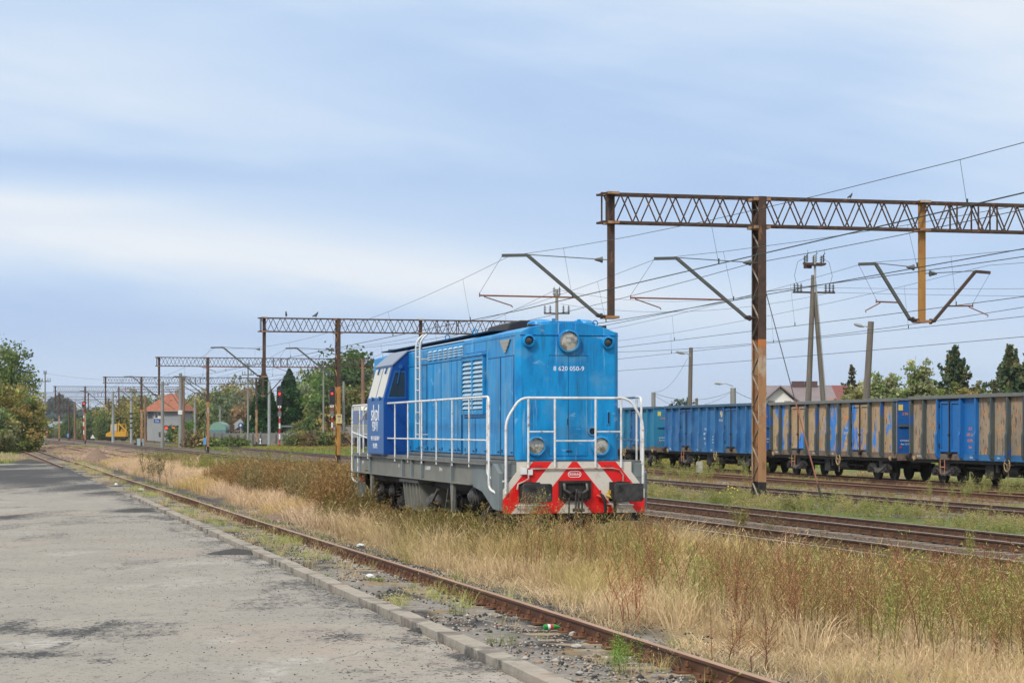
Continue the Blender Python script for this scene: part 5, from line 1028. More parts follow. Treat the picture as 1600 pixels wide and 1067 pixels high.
# yellow rail crane vehicle
YEL = mat('vehicle_yellow', (.58, .31, .015), (.50, .27, .02), sc=2, rough=.5); B = P(182, 686, 440); V = empty('rail_crane_vehicle', (B.x, 440, -.05), 0, 'yellow rail maintenance vehicle with folded crane arm', 'rail vehicle')
mb = MB(); mb.prism([(-2.0, .9), (-2.0, 1.5), (-1.5, 1.8), (-1.1, 1.9), (2.2, 1.9), (2.2, .9)], lambda x, z, t: (x, t, z), -1.3, 1.3); mb.build('body', YEL, V, bevel=.04)
MB().prism([(-1.1, 1.9), (-1.0, 3.5), (.35, 3.6), (.35, 1.9)], lambda x, z, t: (x, t, z), -1.2, 1.2).build('cab', YEL, V, bevel=.05); MB().bx(-.9, -.42, -1.22, -1.205, 2.1, 3.35).bx(-.32, .22, -1.22, -1.205, 2.1, 3.35).bx(-1.02, -1.005, -1, 1, 2.2, 3.3).build('window', mat('pale_window', (.42, .45, .42), rough=.2), V)
MB().bar((.55, -.9, 3.75), (2.25, -.9, 2.0), .26).bar((.6, -.9, 3.7), (.6, -.9, 1.9), .2).bar((.9, -.9, 2.0), (1.5, -.9, 2.7), .12).bx(1.0, 1.9, -.5, .5, 1.9, 2.3).bar((1.9, .4, 3.4), (1.9, .4, 1.9), .14).bar((.9, .4, 3.45), (1.9, .4, 3.45), .12).build('crane_arm', YEL, V)
for x in (-1.4, 1.4): MB().cyl((x, -1.1, .45), (x, -.9, .45), .46, n=18).cyl((x, .9, .45), (x, 1.1, .45), .46, n=18).build('wheel', BLK, V, smooth=True)
MB().bx(-2.0, 2.2, -1.25, 1.25, .5, .9).build('skirt', BLK, V)
# second locomotive behind
B = P(585, 700, 225); L2 = empty('locomotive', (B.x, 225, .1), radians(14), 'pale blue grey locomotive with yellow line parked far behind the blue one', 'locomotive'); PB = mat('pale_blue_paint', (.14, .19, .36), rough=.5); LG = mat('light_grey_paint', (.28, .28, .27), rough=.6)
MB().bx(-1.45, 1.45, 0, 6, 1.3, 2.6).build('body', LG, L2); mb = MB(); mb.prism([(0, 2.65), (0, 3.3), (.3, 4.2), (6, 4.2), (6, 2.65)], lambda y, z, t: (t, y, z), -1.45, 1.45); mb.build('cab', PB, L2); mb = MB(); mb.prism([(.15, 4.2), (.9, 4.75), (5.7, 4.75), (6, 4.2)], lambda y, z, t: (t, y, z), -1.35, 1.35); mb.build('roof', CREAM, L2)
MB().bx(-1.47, 1.47, -.02, 6.02, 2.6, 2.66).build('yellow_line', mat('yellow_line', (.55, .5, .05), rough=.6), L2)
for x in (-1.0, .1): MB().add([(x, -.0, 3.25), (x + .85, -.0, 3.25), (x + .85, .27, 4.1), (x, .27, 4.1), (x, -.03, 3.25), (x + .85, -.03, 3.25), (x + .85, .24, 4.1), (x, .24, 4.1)], [(0, 1, 2, 3), (4, 5, 6, 7), (0, 1, 5, 4), (2, 3, 7, 6)]).build('windscreen', GLS, L2)
MB().bx(-1.46, -1.45, 1.0, 2.0, 3.0, 3.9).build('window', GLS, L2); MB().bx(.1, .55, -.02, 0, 1.6, 2.5).bx(.65, 1.1, -.02, 0, 1.6, 2.5).build('vent_grille', BLK, L2); MB().bx(-1.2, 1.2, .5, 5.5, .35, 1.28).build('running_gear', BLK, L2)
# green quonset, conveyor, sheds, fence
B = P(340, 672, 340); Q = empty('round_roof_shed', (B.x, 340, B.z - 2), 0, 'small shed with pale green arched roof', 'shed'); mb = MB(); pts = [(1.35 * cos(pi * k / 12), 2 + 1.35 * sin(pi * k / 12)) for k in range(13)]; mb.prism(pts, lambda x, z, t: (x, t, z), 0, 6); mb.build('roof', mat('mint_sheet', (.17, .30, .25), rough=.5), Q); MB().bx(-1.3, 1.3, .05, 5.9, 0, 1.98).build('wall', mat('teal_wall', (.10, .22, .26), rough=.7), Q)
B = P(368, 672, 330); Q = empty('conveyor', (B.x, 330, 0), 0, 'pale slanted conveyor chute above the concrete fence', 'conveyor'); MB().bar((-.8, 0, 2.2), (1.0, 0, 3.7), .8, .35, up=(0, 1, 0)).build('chute', GRYM, Q); MB().bx(-.9, -.2, -.3, .3, 2.0, 3.1).bx(.6, .8, -.1, .1, 0, 3.2).bx(-.8, -.6, -.1, .1, 0, 2.3).build('support', STD, Q)
B = P(376, 672, 325); Q = empty('diamond_sign', (B.x, 325, 0), 0, 'blue round sign with white diamond by the conveyor', 'sign'); MB().cyl((0, 0, 0), (0, 0, 2.6), .05, n=6).build('post', GRYM, Q); pl_ = MB().lathe((0, 0, 2.95), (0, -1, 0), [(0, .42), (.04, .42), (.05, 0)], 8).build('plate', SIGB, Q); MB().prism([(0, 3.2), (.22, 2.95), (0, 2.7), (-.22, 2.95)], lambda x, z, t: (x, t, z), -.07, -.055).build('diamond', WHT, pl_)
B = P(402, 690, 335); Q = empty('long_shed', (B.x, 345, -.2), 0, 'low grey shed row with flat roof behind the concrete fence', 'shed'); MB().bx(-2.5, 6.4, 0, 8, 0, 2.9).build('wall', SHED, Q); MB().bx(-3.2, 6.8, -.6, 8.2, 2.9, 3.2).bx(-6.5, -3.2, -2, 3, 2.2, 2.35).build('roof', mat('roof_felt_grey', (.17, .19, .21), rough=.7), Q)
B = P(396.5, 661, 350); Q = empty('beige_block', (B.x, 350, 0), 0, 'beige windowless block behind the long shed', 'building'); MB().bx(-.7, .9, 0, 3, 0, 4.8).build('wall', mat('beige_wall', (.38, .35, .26), rough=.9), Q); MB().bx(-.8, 1.0, -.1, 3.1, 4.8, 4.95).build('roof', SHED, Q)
B = P(535, 690, 300); Q = empty('grey_hut', (B.x, 300, -.2), 0, 'plain grey hut right of the ochre numbered post', 'shed'); MB().bx(-1.3, 2.0, 0, 4, 0, 3.0).build('wall', SHED, Q); MB().bx(-1.4, 2.1, -.1, 4.1, 3.0, 3.12).build('roof', GRAYD, Q); MB().bx(0, 1.1, -.03, 0, .4, 1.5).build('window', mat('bluish_window', (.09, .12, .17), rough=.3), Q)
FA, FB = P(322, 700, 318), P(468, 700, 322); fn = empty('concrete_fence', (FA.x, 318, -.2), 0, 'grey concrete panel fence with posts, behind the far tracks', 'fence'); n = 12; stp = (FB.x - FA.x) / n
pp = MB().bx(0.06, stp - .06, -.03, .03, 0, 2.0).build('fence_panel', CFEN, fn); po = MB().bx(-.08, .08, -.08, .08, 0, 2.15).build('fence_post', CFEN, fn)
for k in range(1, n):
    for s_ in (pp, po): o = s_.copy(); COL.objects.link(o); o.parent = fn; o.location = (k * stp, k * .3, random.uniform(-.06, .04))
# buffer stop with marker, cut branches, small signs
B = P(407, 691, 285); Q = empty('buffer_stop', (B.x, 285, -.1), 0, 'low dark buffer stop carrying a white lantern marker', 'buffer stop'); MB().bx(-1.0, .9, -.12, .12, .15, .42).bx(-.9, -.7, -.1, .8, -.2, .3).bx(.6, .8, -.1, .8, -.2, .3).build('beam', BLK, Q); k_ = MB().bx(-.24, .24, -.2, -.13, .42, 1.25).build('marker_board', mat('marker_dark', (.03, .03, .04), rough=.5), Q); MB().prism([(-.16, .45), (.16, .45), (.05, .8), (.15, 1.2), (-.15, 1.2), (-.05, .8)], lambda x, z, t: (x, t, z), -.22, -.205).build('white_shape', WHT, k_)
B = P(445, 692, 290); mb = MB(); r_ = random.Random(3)
for k in range(26): x = r_.uniform(-1.4, 1.9); z = r_.uniform(0, .25) * (1 - abs(x) / 2.6); y = r_.uniform(-.5, .5); a_ = r_.uniform(-.4, .4); mb.cyl((x - .6, y, z + .05), (x + .6 * cos(a_), y + sin(a_), z + .12), .04, .025, n=5)
o = mb.build('cut_branches', mat('cut_wood', (.40, .22, .12), (.30, .17, .1), sc=6, rough=.9)); o.location = (B.x, 290, .1); tag(o, 'small heap of orange brown cut branches right of the left tall signal', 'branch heap')
def small_sign(u, v, Y, label, kind):
    b = P(u, v, Y); Q = empty('track_sign', (b.x, Y, b.z - 1.6), 0, label, 'sign'); MB().cyl((0, 0, 0), (0, 0, 1.5), .06, n=6).build('post', STD, Q)
    if kind == 'tri': MB().prism([(-.5, 1.5), (.5, 1.5), (0, 2.3)], lambda x, z, t: (x, t, z), -.08, -.05).build('plate', WHT, Q)
    if kind == 'red': MB().bx(-.9, .9, -.08, -.05, 1.3, 2.0).build('plate', RR_, Q); MB().bx(-.9, .9, -.09, -.081, 1.6, 1.7).build('white_bar', WHT, Q)
    if kind == 'blue': MB().bx(-.2, .2, -.1, .1, .9, 1.7).build('plate', mat('cabinet_blue', (.10, .28, .55), rough=.5), Q)
    if kind == 'box': MB().bx(-.5, .5, -.3, .3, 0, 1.7).build('cabinet', mat('cabinet_grey_blue', (.28, .38, .42), rough=.5), Q)
    if kind == 'dwarf': MB().bx(-.35, .35, -.25, .25, .0, 1.0).build('lamp_case', SBLK, Q)
small_sign(145, 684, 430, 'white triangle sign on a far rusty post', 'tri'); small_sign(69, 675, 520, 'tiny red bar sign beside the leafy trees', 'red'); small_sign(106, 678, 500, 'small light blue box near the farthest tracks', 'blue'); small_sign(219.5, 686, 330, 'grey blue cabinet at the foot of the fourth gantry', 'box')
small_sign(213, 686, 350, 'black dwarf signal left of the grey blue cabinet', 'dwarf'); small_sign(320.5, 685, 240, 'blue phone box on a slim pole by the third gantry', 'blue'); small_sign(115.5, 690, 330, 'low dark point machine lamp on the far tracks', 'dwarf'); small_sign(241, 688, 380, 'small white and black cabinet before the signal box', 'dwarf')
# concrete marker block, bottle, litter
B = P(1093, 735, 112); o = MB().bx(-.17, .17, -.12, .12, -.3, .52).bx(-.13, .13, -.1, .1, .52, .56).build('concrete_marker', mat('pale_block', (.46, .45, .41), (.30, .29, .27), sc=6, rough=.9), bevel=.02); o.location = (B.x, 112, 0); tag(o, 'squat pale concrete marker block in front of the blue wagon', 'marker')
GRB = mat('green_can', (.01, .22, .03), rough=.25); p = P(862, 979, 23.4); R = empty('drink_bottle', (p.x, p.y, p.z), radians(18), 'green plastic drink bottle with red and white label beside the rail', 'bottle')
MB().lathe((-.115, 0, 0), (1, 0, 0), [(0, .02), (.01, .036), (.14, .037), (.175, .03), (.205, .014), (.225, .014), (.228, 0)], 18).build('bottle_body', GRB, R, smooth=True); MB().lathe((-.06, 0, 0), (1, 0, 0), [(0, .0378), (.035, .0378)], 18).build('white_label', WHT, R, smooth=True); MB().lathe((-.024, 0, 0), (1, 0, 0), [(0, .0382), (.035, .0382)], 18).build('red_label', RR_, R, smooth=True)
R.scale = (.85,) * 3
# ------------------------------------------------------------------ houses on the right
def house(name, x, y, w, d, he, hr, rz, wall, roof, label, axis='x', over=.5, wins=()):
    Q = empty(name, (x, y, -.2), rz, label, 'house'); MB().bx(-w / 2, w / 2, 0, d, 0, he).build('wall', wall, Q); t = .16
    if axis == 'x':   # ridge along x
        mb = MB().prism([(-over, he - .1), (d / 2, hr), (d + over, he - .1), (d + over, he - .1 + t), (d / 2, hr + t), (-over, he - .1 + t)], lambda y, z, tt: (tt, y, z), -w / 2 - over, w / 2 + over); MB().prism([(0.02, he), (d - .02, he), (d / 2, hr - .05)], lambda y, z, tt: (tt, y, z), -w / 2 + .01, w / 2 - .01).build('gable', wall, Q)
    else:
        mb = MB().prism([(-w / 2 - over, he - .1), (0, hr), (w / 2 + over, he - .1), (w / 2 + over, he - .1 + t), (0, hr + t), (-w / 2 - over, he - .1 + t)], lambda x, z, tt: (x, tt, z), -over, d + over); MB().prism([(-w / 2 + .01, he), (w / 2 - .01, he), (0, hr - .05)], lambda x, z, tt: (x, tt, z), .01, d - .01).build('gable', wall, Q)
    rf = mb.build('roof', roof, Q)
    for (a, z, ww, hh) in wins:
        w_ = MB().bx(a - ww / 2, a + ww / 2, -.05, 0, z, z + hh).build('window', FRW, Q); MB().bx(a - ww / 2 + .08, a - .03, -.07, -.052, z + .08, z + hh - .08).bx(a + .03, a + ww / 2 - .08, -.07, -.052, z + .08, z + hh - .08).build('pane', GLS, w_)
    return Q, rf
yh = 190.0; x0, x1 = XU(1212, yh), XU(1302, yh)
Q, rf = house('white_house', (x0 + x1) / 2, yh, (x1 - x0), 9, 4.6, 6.35, 0, WALLW, ROFM, 'white house with wide mauve roof behind the tan wagon', wins=())
xg = XU(1213, yh) - (x0 + x1) / 2 - 1.2; mb = MB()
g = MB().bx(xg - .1, xg + 2.5, -2.5, -.01, 0, 5.0).prism([(xg - .1, 5.0), (xg + 2.5, 5.0), (xg + 1.2, 6.15)], lambda x, z, t: (x, t, z), -2.49, -.01).build('front_gable', WALLW, Q)
MB().prism([(xg - .5, 4.75), (xg + 1.2, 6.25), (xg + 1.2, 6.38), (xg - .55, 4.84)], lambda x, z, t: (x, t, z), -3.0, .3).prism([(xg + 1.2, 6.25), (xg + 2.9, 4.85), (xg + 2.95, 4.95), (xg + 1.2, 6.38)], lambda x, z, t: (x, t, z), -3.0, .3).build('gable_roof', ROFM, g)
for a in (xg + .45, xg + 1.9): w_ = MB().bx(a - .3, a + .3, -2.56, -2.5, 3.9, 5.0).build('window', SHED, g); MB().bx(a - .28, a - .03, -2.58, -2.561, 3.98, 4.82).bx(a + .03, a + .28, -2.58, -2.561, 3.98, 4.82).build('pane', GLS, w_)
for a in (XU(1256, yh), XU(1277, yh)): MB().bx(a - (x0 + x1) / 2 - .5, a - (x0 + x1) / 2 + .6, 4, 4.7, 5.6, 6.9).build('chimney', mat('chimney_brown', (.10, .06, .06), rough=.8) if 'chimney_brown' not in MATS else MATS['chimney_brown'], rf)
house('red_roof_house', XU(1312, 215), 215, 5.5, 9, 5.0, 6.9, 0, WALLW, ROFR, 'house with red sheet roof partly behind the white house')
house('salmon_roof_house', XU(1304, 180), 180, 2.6, 6, 3.6, 5.0, 0, WALLW, ROFS, 'small white gabled house with salmon tiles beside the dead spruce', axis='y')
house('brown_roof_house', XU(1388, 230), 230, 9, 9, 5.0, 6.8, 0, mat('tan_house_wall', (.40, .30, .2), rough=.9), mat('brown_tiles', (.26, .13, .08), rough=.8), 'long brown roofed house mostly hidden by birches')
house('far_grey_house', XU(78, 700), 700, 8, 9, 3.4, 5.2, .1, mat('far_house_wall', (.20, .2, .2), rough=.9), mat('slate_roof', (.20, .22, .26), rough=.8), 'far low house with grey roof at the left horizon')
# ------------------------------------------------------------------ trees
BARK = mat('bark', (.09, .07, .055), (.14, .115, .09), sc=6, rough=.95, stretch=(1, 1, .2)); BIRK = mat('birch_bark', (.42, .40, .37), (.12, .11, .1), sc=5, rough=.9, stretch=(.6, .6, 1.5))
def unit(n, r): v = r.normal(size=(n, 3)); return v / np.linalg.norm(v, axis=1)[:, None]
def leafquads(P_, size, C_, r, flat=0.0, asp=1.5):
    """P_ (n,3) positions -> two-triangle leaf clumps of random orientation"""
    n = len(P_); a = unit(n, r); b = unit(n, r); a[:, 2] *= (1 - flat); b -= a * (a * b).sum(1)[:, None] / (a * a).sum(1)[:, None]; a /= np.linalg.norm(a, axis=1)[:, None]; b /= np.linalg.norm(b, axis=1)[:, None]
    s = (size * r.uniform(.55, 1.3, n))[:, None]; a = a * s * .5 * asp; b = b * s * .5
    V = np.stack([P_ - a, P_ - a * .1 + b, P_ + a, P_ + a * .2 - b], 1).reshape(-1, 3); i = np.arange(n)[:, None] * 4
    T = np.concatenate([i + np.array([[0, 1, 2]]), i + np.array([[0, 2, 3]])]); C = np.repeat(C_, 4, 0); return V, T, C
def make_tree(name, seed, h, rad, kind, cols, n, leaf, trunk=.12, base=.15, bark=BARK, root=None):
    """returns an Empty holding trunk and crown; h metres tall, radius rad"""
    r = np.random.default_rng(seed); R = root or empty(name, (0, 0, 0)); mb = MB(); cols = np.array(cols); pts = []; cc = []
    if kind == 'broad' or kind == 'tall':
        mb.tube([(0, 0, -.4), (.02 * h, 0, h * .3), (-.01 * h, .02 * h, h * .6), (0, 0, h * .86)], 0, 7, rs=[trunk * h * .12, trunk * h * .085, trunk * h * .05, .02]); nb = 34 if kind == 'broad' else 30
        for k in range(nb):
            f = (k + r.random()) / nb; zz = base + (1 - base) * f
            if kind == 'broad': rr = rad * np.sqrt(max(0.02, 1 - ((zz - .52) / .52) ** 2)) * r.uniform(.35, 1.12)
            else: rr = rad * (np.sin(min(1, (1.05 - zz) / .55) * 1.57)) * r.uniform(.35, 1.0)
            a = k * 2.4 + r.uniform(-.5, .5); tip = np.array([rr * cos(a), rr * sin(a), zz * h * r.uniform(.86, 1.04)]); z0 = max(.1, zz - r.uniform(.15, .3)) * h; st = np.array([0, 0, z0])
            mid = (st + tip) / 2 + np.array([0, 0, .04 * h]); mb.tube([tuple(st), tuple(mid), tuple(tip)], 0, 4, rs=[trunk * h * .035, trunk * h * .022, .015])
            cs = r.uniform(.13, .24) * rad * (1.25 if kind == 'broad' else 1.35); m = int(n / nb * r.uniform(.5, 1.6)); sub = 5; base_c = cols[r.integers(len(cols))] * r.uniform(.7, 1.3)
            for q in range(sub):
                ctr = tip * r.uniform(.72, 1.0) + r.normal(size=3) * cs * 1.0; d = r.normal(size=(m // sub, 3)) * np.array([1, 1, .75]) * cs * .62; pts.append(ctr + d); cc.append(base_c[None, :] * r.uniform(.75, 1.25) * r.uniform(.8, 1.2, (m // sub, 1)))
    elif kind == 'conifer':
        mb.tube([(0, 0, -.4), (0, 0, h * .97)], 0, 6, rs=[trunk * h * .09, .015]); nl = max(16, int(h * 2.6))
        for k in range(nl):
            f = k / nl; zz = (base + (1 - base) * f) * h; rr = rad * (1 - f) ** .9 * (.85 + .35 * r.random()) + .08; nb = 7 if f < .85 else 4
            for q in range(nb):
                a = q * 6.28 / nb + k * 1.1 + r.uniform(-.3, .3); L_ = rr * (r.uniform(.6, 1.1) if r.random() < .8 else r.uniform(1.1, 1.5)); dr = r.uniform(-.22, .22); m = max(6, int(n / (nl * 5.6) * (.4 + 1.1 * (1 - f))))
                t = r.random(m) ** .7; lx = t * L_; wd = r.normal(size=m) * .10 * L_ * (1.1 - t); up = dr * lx + .16 * lx * t + r.normal(size=m) * .035 * rad
                pts.append(np.stack([lx * cos(a) - wd * sin(a), lx * sin(a) + wd * cos(a), zz + up], 1)); cb_ = cols[r.integers(len(cols))] * r.uniform(.75, 1.25); cc.append(cb_[None, :] * r.uniform(.7, 1.3, (m, 1))); mb.tube([(0, 0, zz), (L_ * .8 * cos(a), L_ * .8 * sin(a), zz + dr * L_ * .8)], 0, 3, rs=[.03, .008])
        pts.append(np.stack([r.normal(size=40) * .06, r.normal(size=40) * .06, h * (1 - r.random(40) * .08)], 1)); cc.append(np.tile(cols[0], (40, 1)))
    elif kind == 'thuja':
        mb.tube([(0, 0, -.4), (0, 0, h * .8)], 0, 6, rs=[trunk * h * .1, .03]); m = n; f = r.random(m) ** .8; a = r.random(m) * 6.283; lump = .55 + .6 * vnoise(a * 2.2 + 9, f * 16) + .25 * vnoise(a * 6, f * 40); rr = rad * ((1 - f) ** .75) * lump * r.uniform(.86, 1.04, m); pts.append(np.stack([rr * np.cos(a), rr * np.sin(a), (.02 + .98 * f) * h], 1)); g = (.6 + .8 * vnoise(a * 4, f * 24))[:, None]; cc.append(cols[r.integers(len(cols), size=m)] * g * r.uniform(.8, 1.2, (m, 1)))
    Pn = np.concatenate(pts); Cn = np.concatenate(cc); Cn = Cn * r.uniform(.85, 1.15, (len(Cn), 1))
    mb.build('trunk', bark, R); V, T, C = leafquads(Pn, leaf, Cn, r); npmesh('crown', V, T, C, LEAFM, R); return R
G_D = [(0.093, 0.16, 0.045), (0.132, 0.208, 0.053), (0.075, 0.122, 0.049)]; G_M = [(0.159, 0.221, 0.062), (0.227, 0.263, 0.084), (0.114, 0.168, 0.059)]; G_Y = [(0.297, 0.281, 0.075), (0.378, 0.312, 0.088), (0.216, 0.237, 0.075)]; G_G = [(0.233, 0.281, 0.162), (0.198, 0.248, 0.13), (0.303, 0.324, 0.173)]; G_O = [(0.253, 0.234, 0.078), (0.358, 0.273, 0.098), (0.168, 0.186, 0.058)]; G_B = [(0.19, 0.158, 0.088), (0.285, 0.194, 0.106)]; G_T = [(0.025, 0.094, 0.022), (0.037, 0.125, 0.027), (0.02, 0.062, 0.02)]; G_S = [(0.087, 0.137, 0.076), (0.133, 0.177, 0.094), (0.176, 0.177, 0.087)]
def at(R, u, Y, zb=-.25, rz=0., s=1.0): R.location = (XU(u, Y), Y, zb); R.rotation_euler = (0, 0, rz); R.scale = (s, s, s) if not isinstance(s, tuple) else s; return R
# left foreground thicket (Y ~ 230)
def tr(u, vt, Y, w, kind, cols, n, leaf, label, name='tree', group=None, seed=None, base=.12, bark=BARK, trunk=.12):
    h = (CAMZ - (vt - HZ) / F * Y) + .25; rad = w / F * Y; R = make_tree(name, seed or int(u * 7 + vt + 5000), h, rad, kind, cols, n, leaf, base=base, bark=bark, trunk=trunk); at(R, u, Y); tag(R, label, 'tree' if name != 'shrub' else 'shrub', group); return R
tr(-20, 536, 262, 60, 'tall', G_G + G_M, 9000, .30, 'tall airy green tree at the left edge of the photo', base=.1)
tr(22, 545, 258, 40, 'tall', G_M + G_G, 6500, .26, 'airy tree with reddish leaf tips leaning over the distant gantries', base=.15)
tr(8, 592, 240, 44, 'broad', G_Y + G_O, 8000, .25, 'yellowing bushy tree in front of the tall leftmost trees', base=.02)
tr(47, 610, 236, 22, 'broad', G_O + G_M, 6000, .23, 'olive brown bush at the right end of the left thicket', base=.0)
tr(30, 640, 228, 36, 'broad', G_D + G_M + G_O, 8000, .23, 'dark green low bush at the foot of the left thicket', base=.0); tr(-10, 640, 225, 32, 'broad', G_G + G_M, 6000, .22, 'pale green bush cut by the left edge of the photo', base=.0); tr(2, 672, 205, 26, 'broad', [(.16, .19, .06), (.2, .2, .09)], 1800, .25, 'light green scrub at the edge of the coal yard', base=0)
# deciduous backdrop: a few source trees, copied
protos = []
for i, (cols, kd) in enumerate([(G_M, 'broad'), (G_O, 'broad'), (G_G, 'broad'), (G_Y, 'tall'), (G_D, 'broad'), (G_B, 'broad')]): protos.append(make_tree('tree', 100 + i, 10, 4.2, kd, cols, 6200, .40, base=.02))
GRP = 'trees of the wood behind the railway yard'
names = ['mid green', 'olive', 'greyish green', 'yellowing', 'dark green', 'brownish']; used = set()
spec = [(60, 668, 640, 3), (75, 665, 640, 0), (90, 662, 650, 2), (103, 655, 620, 0), (112, 650, 600, 4), (126, 655, 560, 1), (138, 650, 540, 2), (150, 640, 540, 4), (163, 642, 520, 0), (178, 628, 530, 3), (193, 622, 540, 0), (207, 618, 530, 1), (217, 622, 520, 3), (228, 618, 540, 2), (240, 614, 560, 1),
        (290, 626, 520, 0), (302, 618, 530, 2), (313, 625, 500, 3), (322, 612, 520, 1), (335, 610, 500, 0), (347, 606, 520, 5), (356, 612, 480, 0), (362, 600, 500, 3), (370, 606, 480, 2), (383, 602, 520, 1), (392, 610, 460, 5),
        (455, 606, 430, 0), (466, 598, 430, 2), (480, 592, 440, 2), (495, 588, 440, 4), (510, 596, 430, 0), (525, 592, 440, 2), (490, 640, 360, 3), (500, 628, 350, 0), (512, 650, 340, 3), (478, 652, 345, 1), (530, 640, 350, 1), (468, 660, 340, 0), (545, 560, 330, 4), (558, 556, 335, 0), (572, 575, 330, 2), (585, 590, 330, 1), (540, 600, 325, 1)]
rr_ = random.Random(5)
for j, (u, vt, Y, k) in enumerate(spec):
    o = protos[k] if k not in used else copy_tree(protos[k]); used.add(k); h = CAMZ - (vt - HZ) / F * Y + .3; s = h / 10.2; at(o, u, Y, -.3, rr_.uniform(0, 6.28), (s * rr_.uniform(.85, 1.1),) * 2 + (s,))
    side = 'left of the signal box' if u < 245 else 'between signal box and concrete fence' if u < 400 else 'behind the two tall signals' if u < 536 else 'beside the locomotive cab'
    tag(o, '%s tree of the wood %s' % (names[k], side), 'tree', GRP)
for u, vt, Y, w, lb in [(412, 581, 345, 31, 'narrow dark green conifer with its top behind the grey pole'), (452, 577, 350, 34, 'broad dark green conifer between the two tall signals'), (391, 640, 352, 14, 'small conifer at the left foot of the pair')]: tr(u, vt, Y, w, 'thuja', G_T, 8000, .34, lb, name='conifer')
tr(292, 655, 400, 12, 'broad', [(.12, .22, .03)], 900, .3, 'bright green sapling right of the signal box', base=.05); tr(271, 668, 405, 13, 'broad', G_D, 1200, .3, 'dark round bush in front of the signal box', name='shrub', base=0); tr(281, 676, 395, 9, 'broad', G_Y, 700, .3, 'yellow green bush at the signal box corner', name='shrub', base=0)
for u, v_, c_ in [(300, 676, G_B), (310, 678, G_O), (330, 684, G_M), (355, 684, G_M), (375, 683, G_M), (455, 678, G_M), (472, 674, G_O), (488, 672, G_B), (505, 674, G_M), (520, 672, G_O), (540, 676, G_B)]: tr(u, v_, 290, 15, 'broad', c_, 700, .26, 'low roadside bush beyond the far track near ' + {300: 'the signal box', 310: 'the plain concrete pole', 330: 'the blue phone box', 355: 'the green shed', 375: 'the blue diamond sign', 455: 'the heap of cut branches', 472: 'the dark conifer foot', 488: 'the centre of the two signals', 505: 'the power pole', 520: 'the right tall signal', 540: 'the grey hut'}[u], name='shrub', base=0)
# right side trees
tr(1492, 540, 185, 66, 'conifer', G_S, 16000, .22, 'tallest dark spruce above the blue door wagon', name='spruce', base=.05); tr(1578, 539, 180, 72, 'conifer', G_S, 14000, .22, 'ragged spruce with drooping limbs near the right edge', name='spruce', base=.05); tr(1610, 544, 190, 60, 'conifer', G_S, 12000, .22, 'spruce cut by the right edge of the photo', name='spruce', base=.05)
tr(1331, 570, 175, 34, 'conifer', [(.16, .135, .08), (.10, .11, .06)], 4000, .17, 'brownish thin spruce beside the salmon roofed house', name='spruce', base=.1); tr(1537, 598, 190, 26, 'conifer', G_S, 3000, .18, 'tiny spruce top right of the yellow shrub', name='spruce'); tr(1528, 596, 186, 20, 'conifer', G_S, 2400, .18, 'slim spruce just behind the yellow shrub', name='spruce')
G_BI = [(0.327, 0.367, 0.185), (0.257, 0.324, 0.13), (0.397, 0.41, 0.216)]
for u, vt, w, lb in [(1429, 555, 15, 'left of two tall slender birches'), (1444, 560, 17, 'right of two tall slender birches'), (1394, 575, 17, 'single birch right of the leaning lamp pole'), (1357, 574, 22, 'broad birch beside the leaning lamp pole'), (1378, 584, 18, 'short full birch between two others')]: tr(u, vt, 170, w * 1.35, 'tall', G_BI, 8000, .17, lb, name='birch', bark=BIRK, base=.1, trunk=.07)
for u, vt, w, c_, lb in [(1478, 604, 26, G_Y + G_O, 'yellow green bush below the tallest spruce'), (1505, 598, 20, G_O, 'olive bush right of the tallest spruce'), (1462, 606, 18, G_M, 'green bush between birches and spruce'), (1412, 608, 20, G_M, 'green bush under the slender birches'), (1519, 610, 8, [(.62, .42, .01)], 'bright yellow shrub above the wagon edge'), (1555, 612, 26, G_M, 'green bush at the foot of the ragged spruce'), (1590, 606, 24, G_D, 'dark bush at the right edge'), (1338, 612, 20, G_O, 'olive bush under the brownish spruce')]: tr(u, vt, 168, w * 1.25, 'broad', c_, 5200, .18, lb, name='shrub', base=.1)
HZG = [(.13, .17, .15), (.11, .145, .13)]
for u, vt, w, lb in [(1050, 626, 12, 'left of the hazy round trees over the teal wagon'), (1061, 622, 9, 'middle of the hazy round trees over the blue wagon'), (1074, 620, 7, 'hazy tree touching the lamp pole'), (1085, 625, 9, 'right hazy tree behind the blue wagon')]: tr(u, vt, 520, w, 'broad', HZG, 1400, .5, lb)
# far hills and woods at the left horizon
def hill():
    xs = np.linspace(-2200, 400, 70); ys = np.linspace(1500, 4200, 36); X, Y = np.meshgrid(xs, ys); H = -3 + 40 * sstep(1600, 3300, Y) * (1 - .8 * sstep(-300, 100, X)) * (.8 + .35 * fbm(X * .002, Y * .002)) ; k = len(xs); i = (np.arange(len(ys) - 1)[:, None] * k + np.arange(k - 1)[None, :]).ravel(); T = np.concatenate([np.stack([i, i + 1, i + k + 1], 1), np.stack([i, i + k + 1, i + k], 1)])
    nz = fbm(X * .003 + 4, Y * .006); a = np.array([.33, .27, .2]); b = np.array([.17, .20, .13]); w = sstep(.5, .56, nz).ravel()[:, None]; C = a * (1 - w) + b * w; m = mat('far_fields', (1, 1, 1), rough=1, vcol=True); o = npmesh('hill', np.stack([X.ravel(), Y.ravel(), H.ravel()], 1), T, C, m); tag(o, kind='structure')
hill()
r = np.random.default_rng(3); pts = []
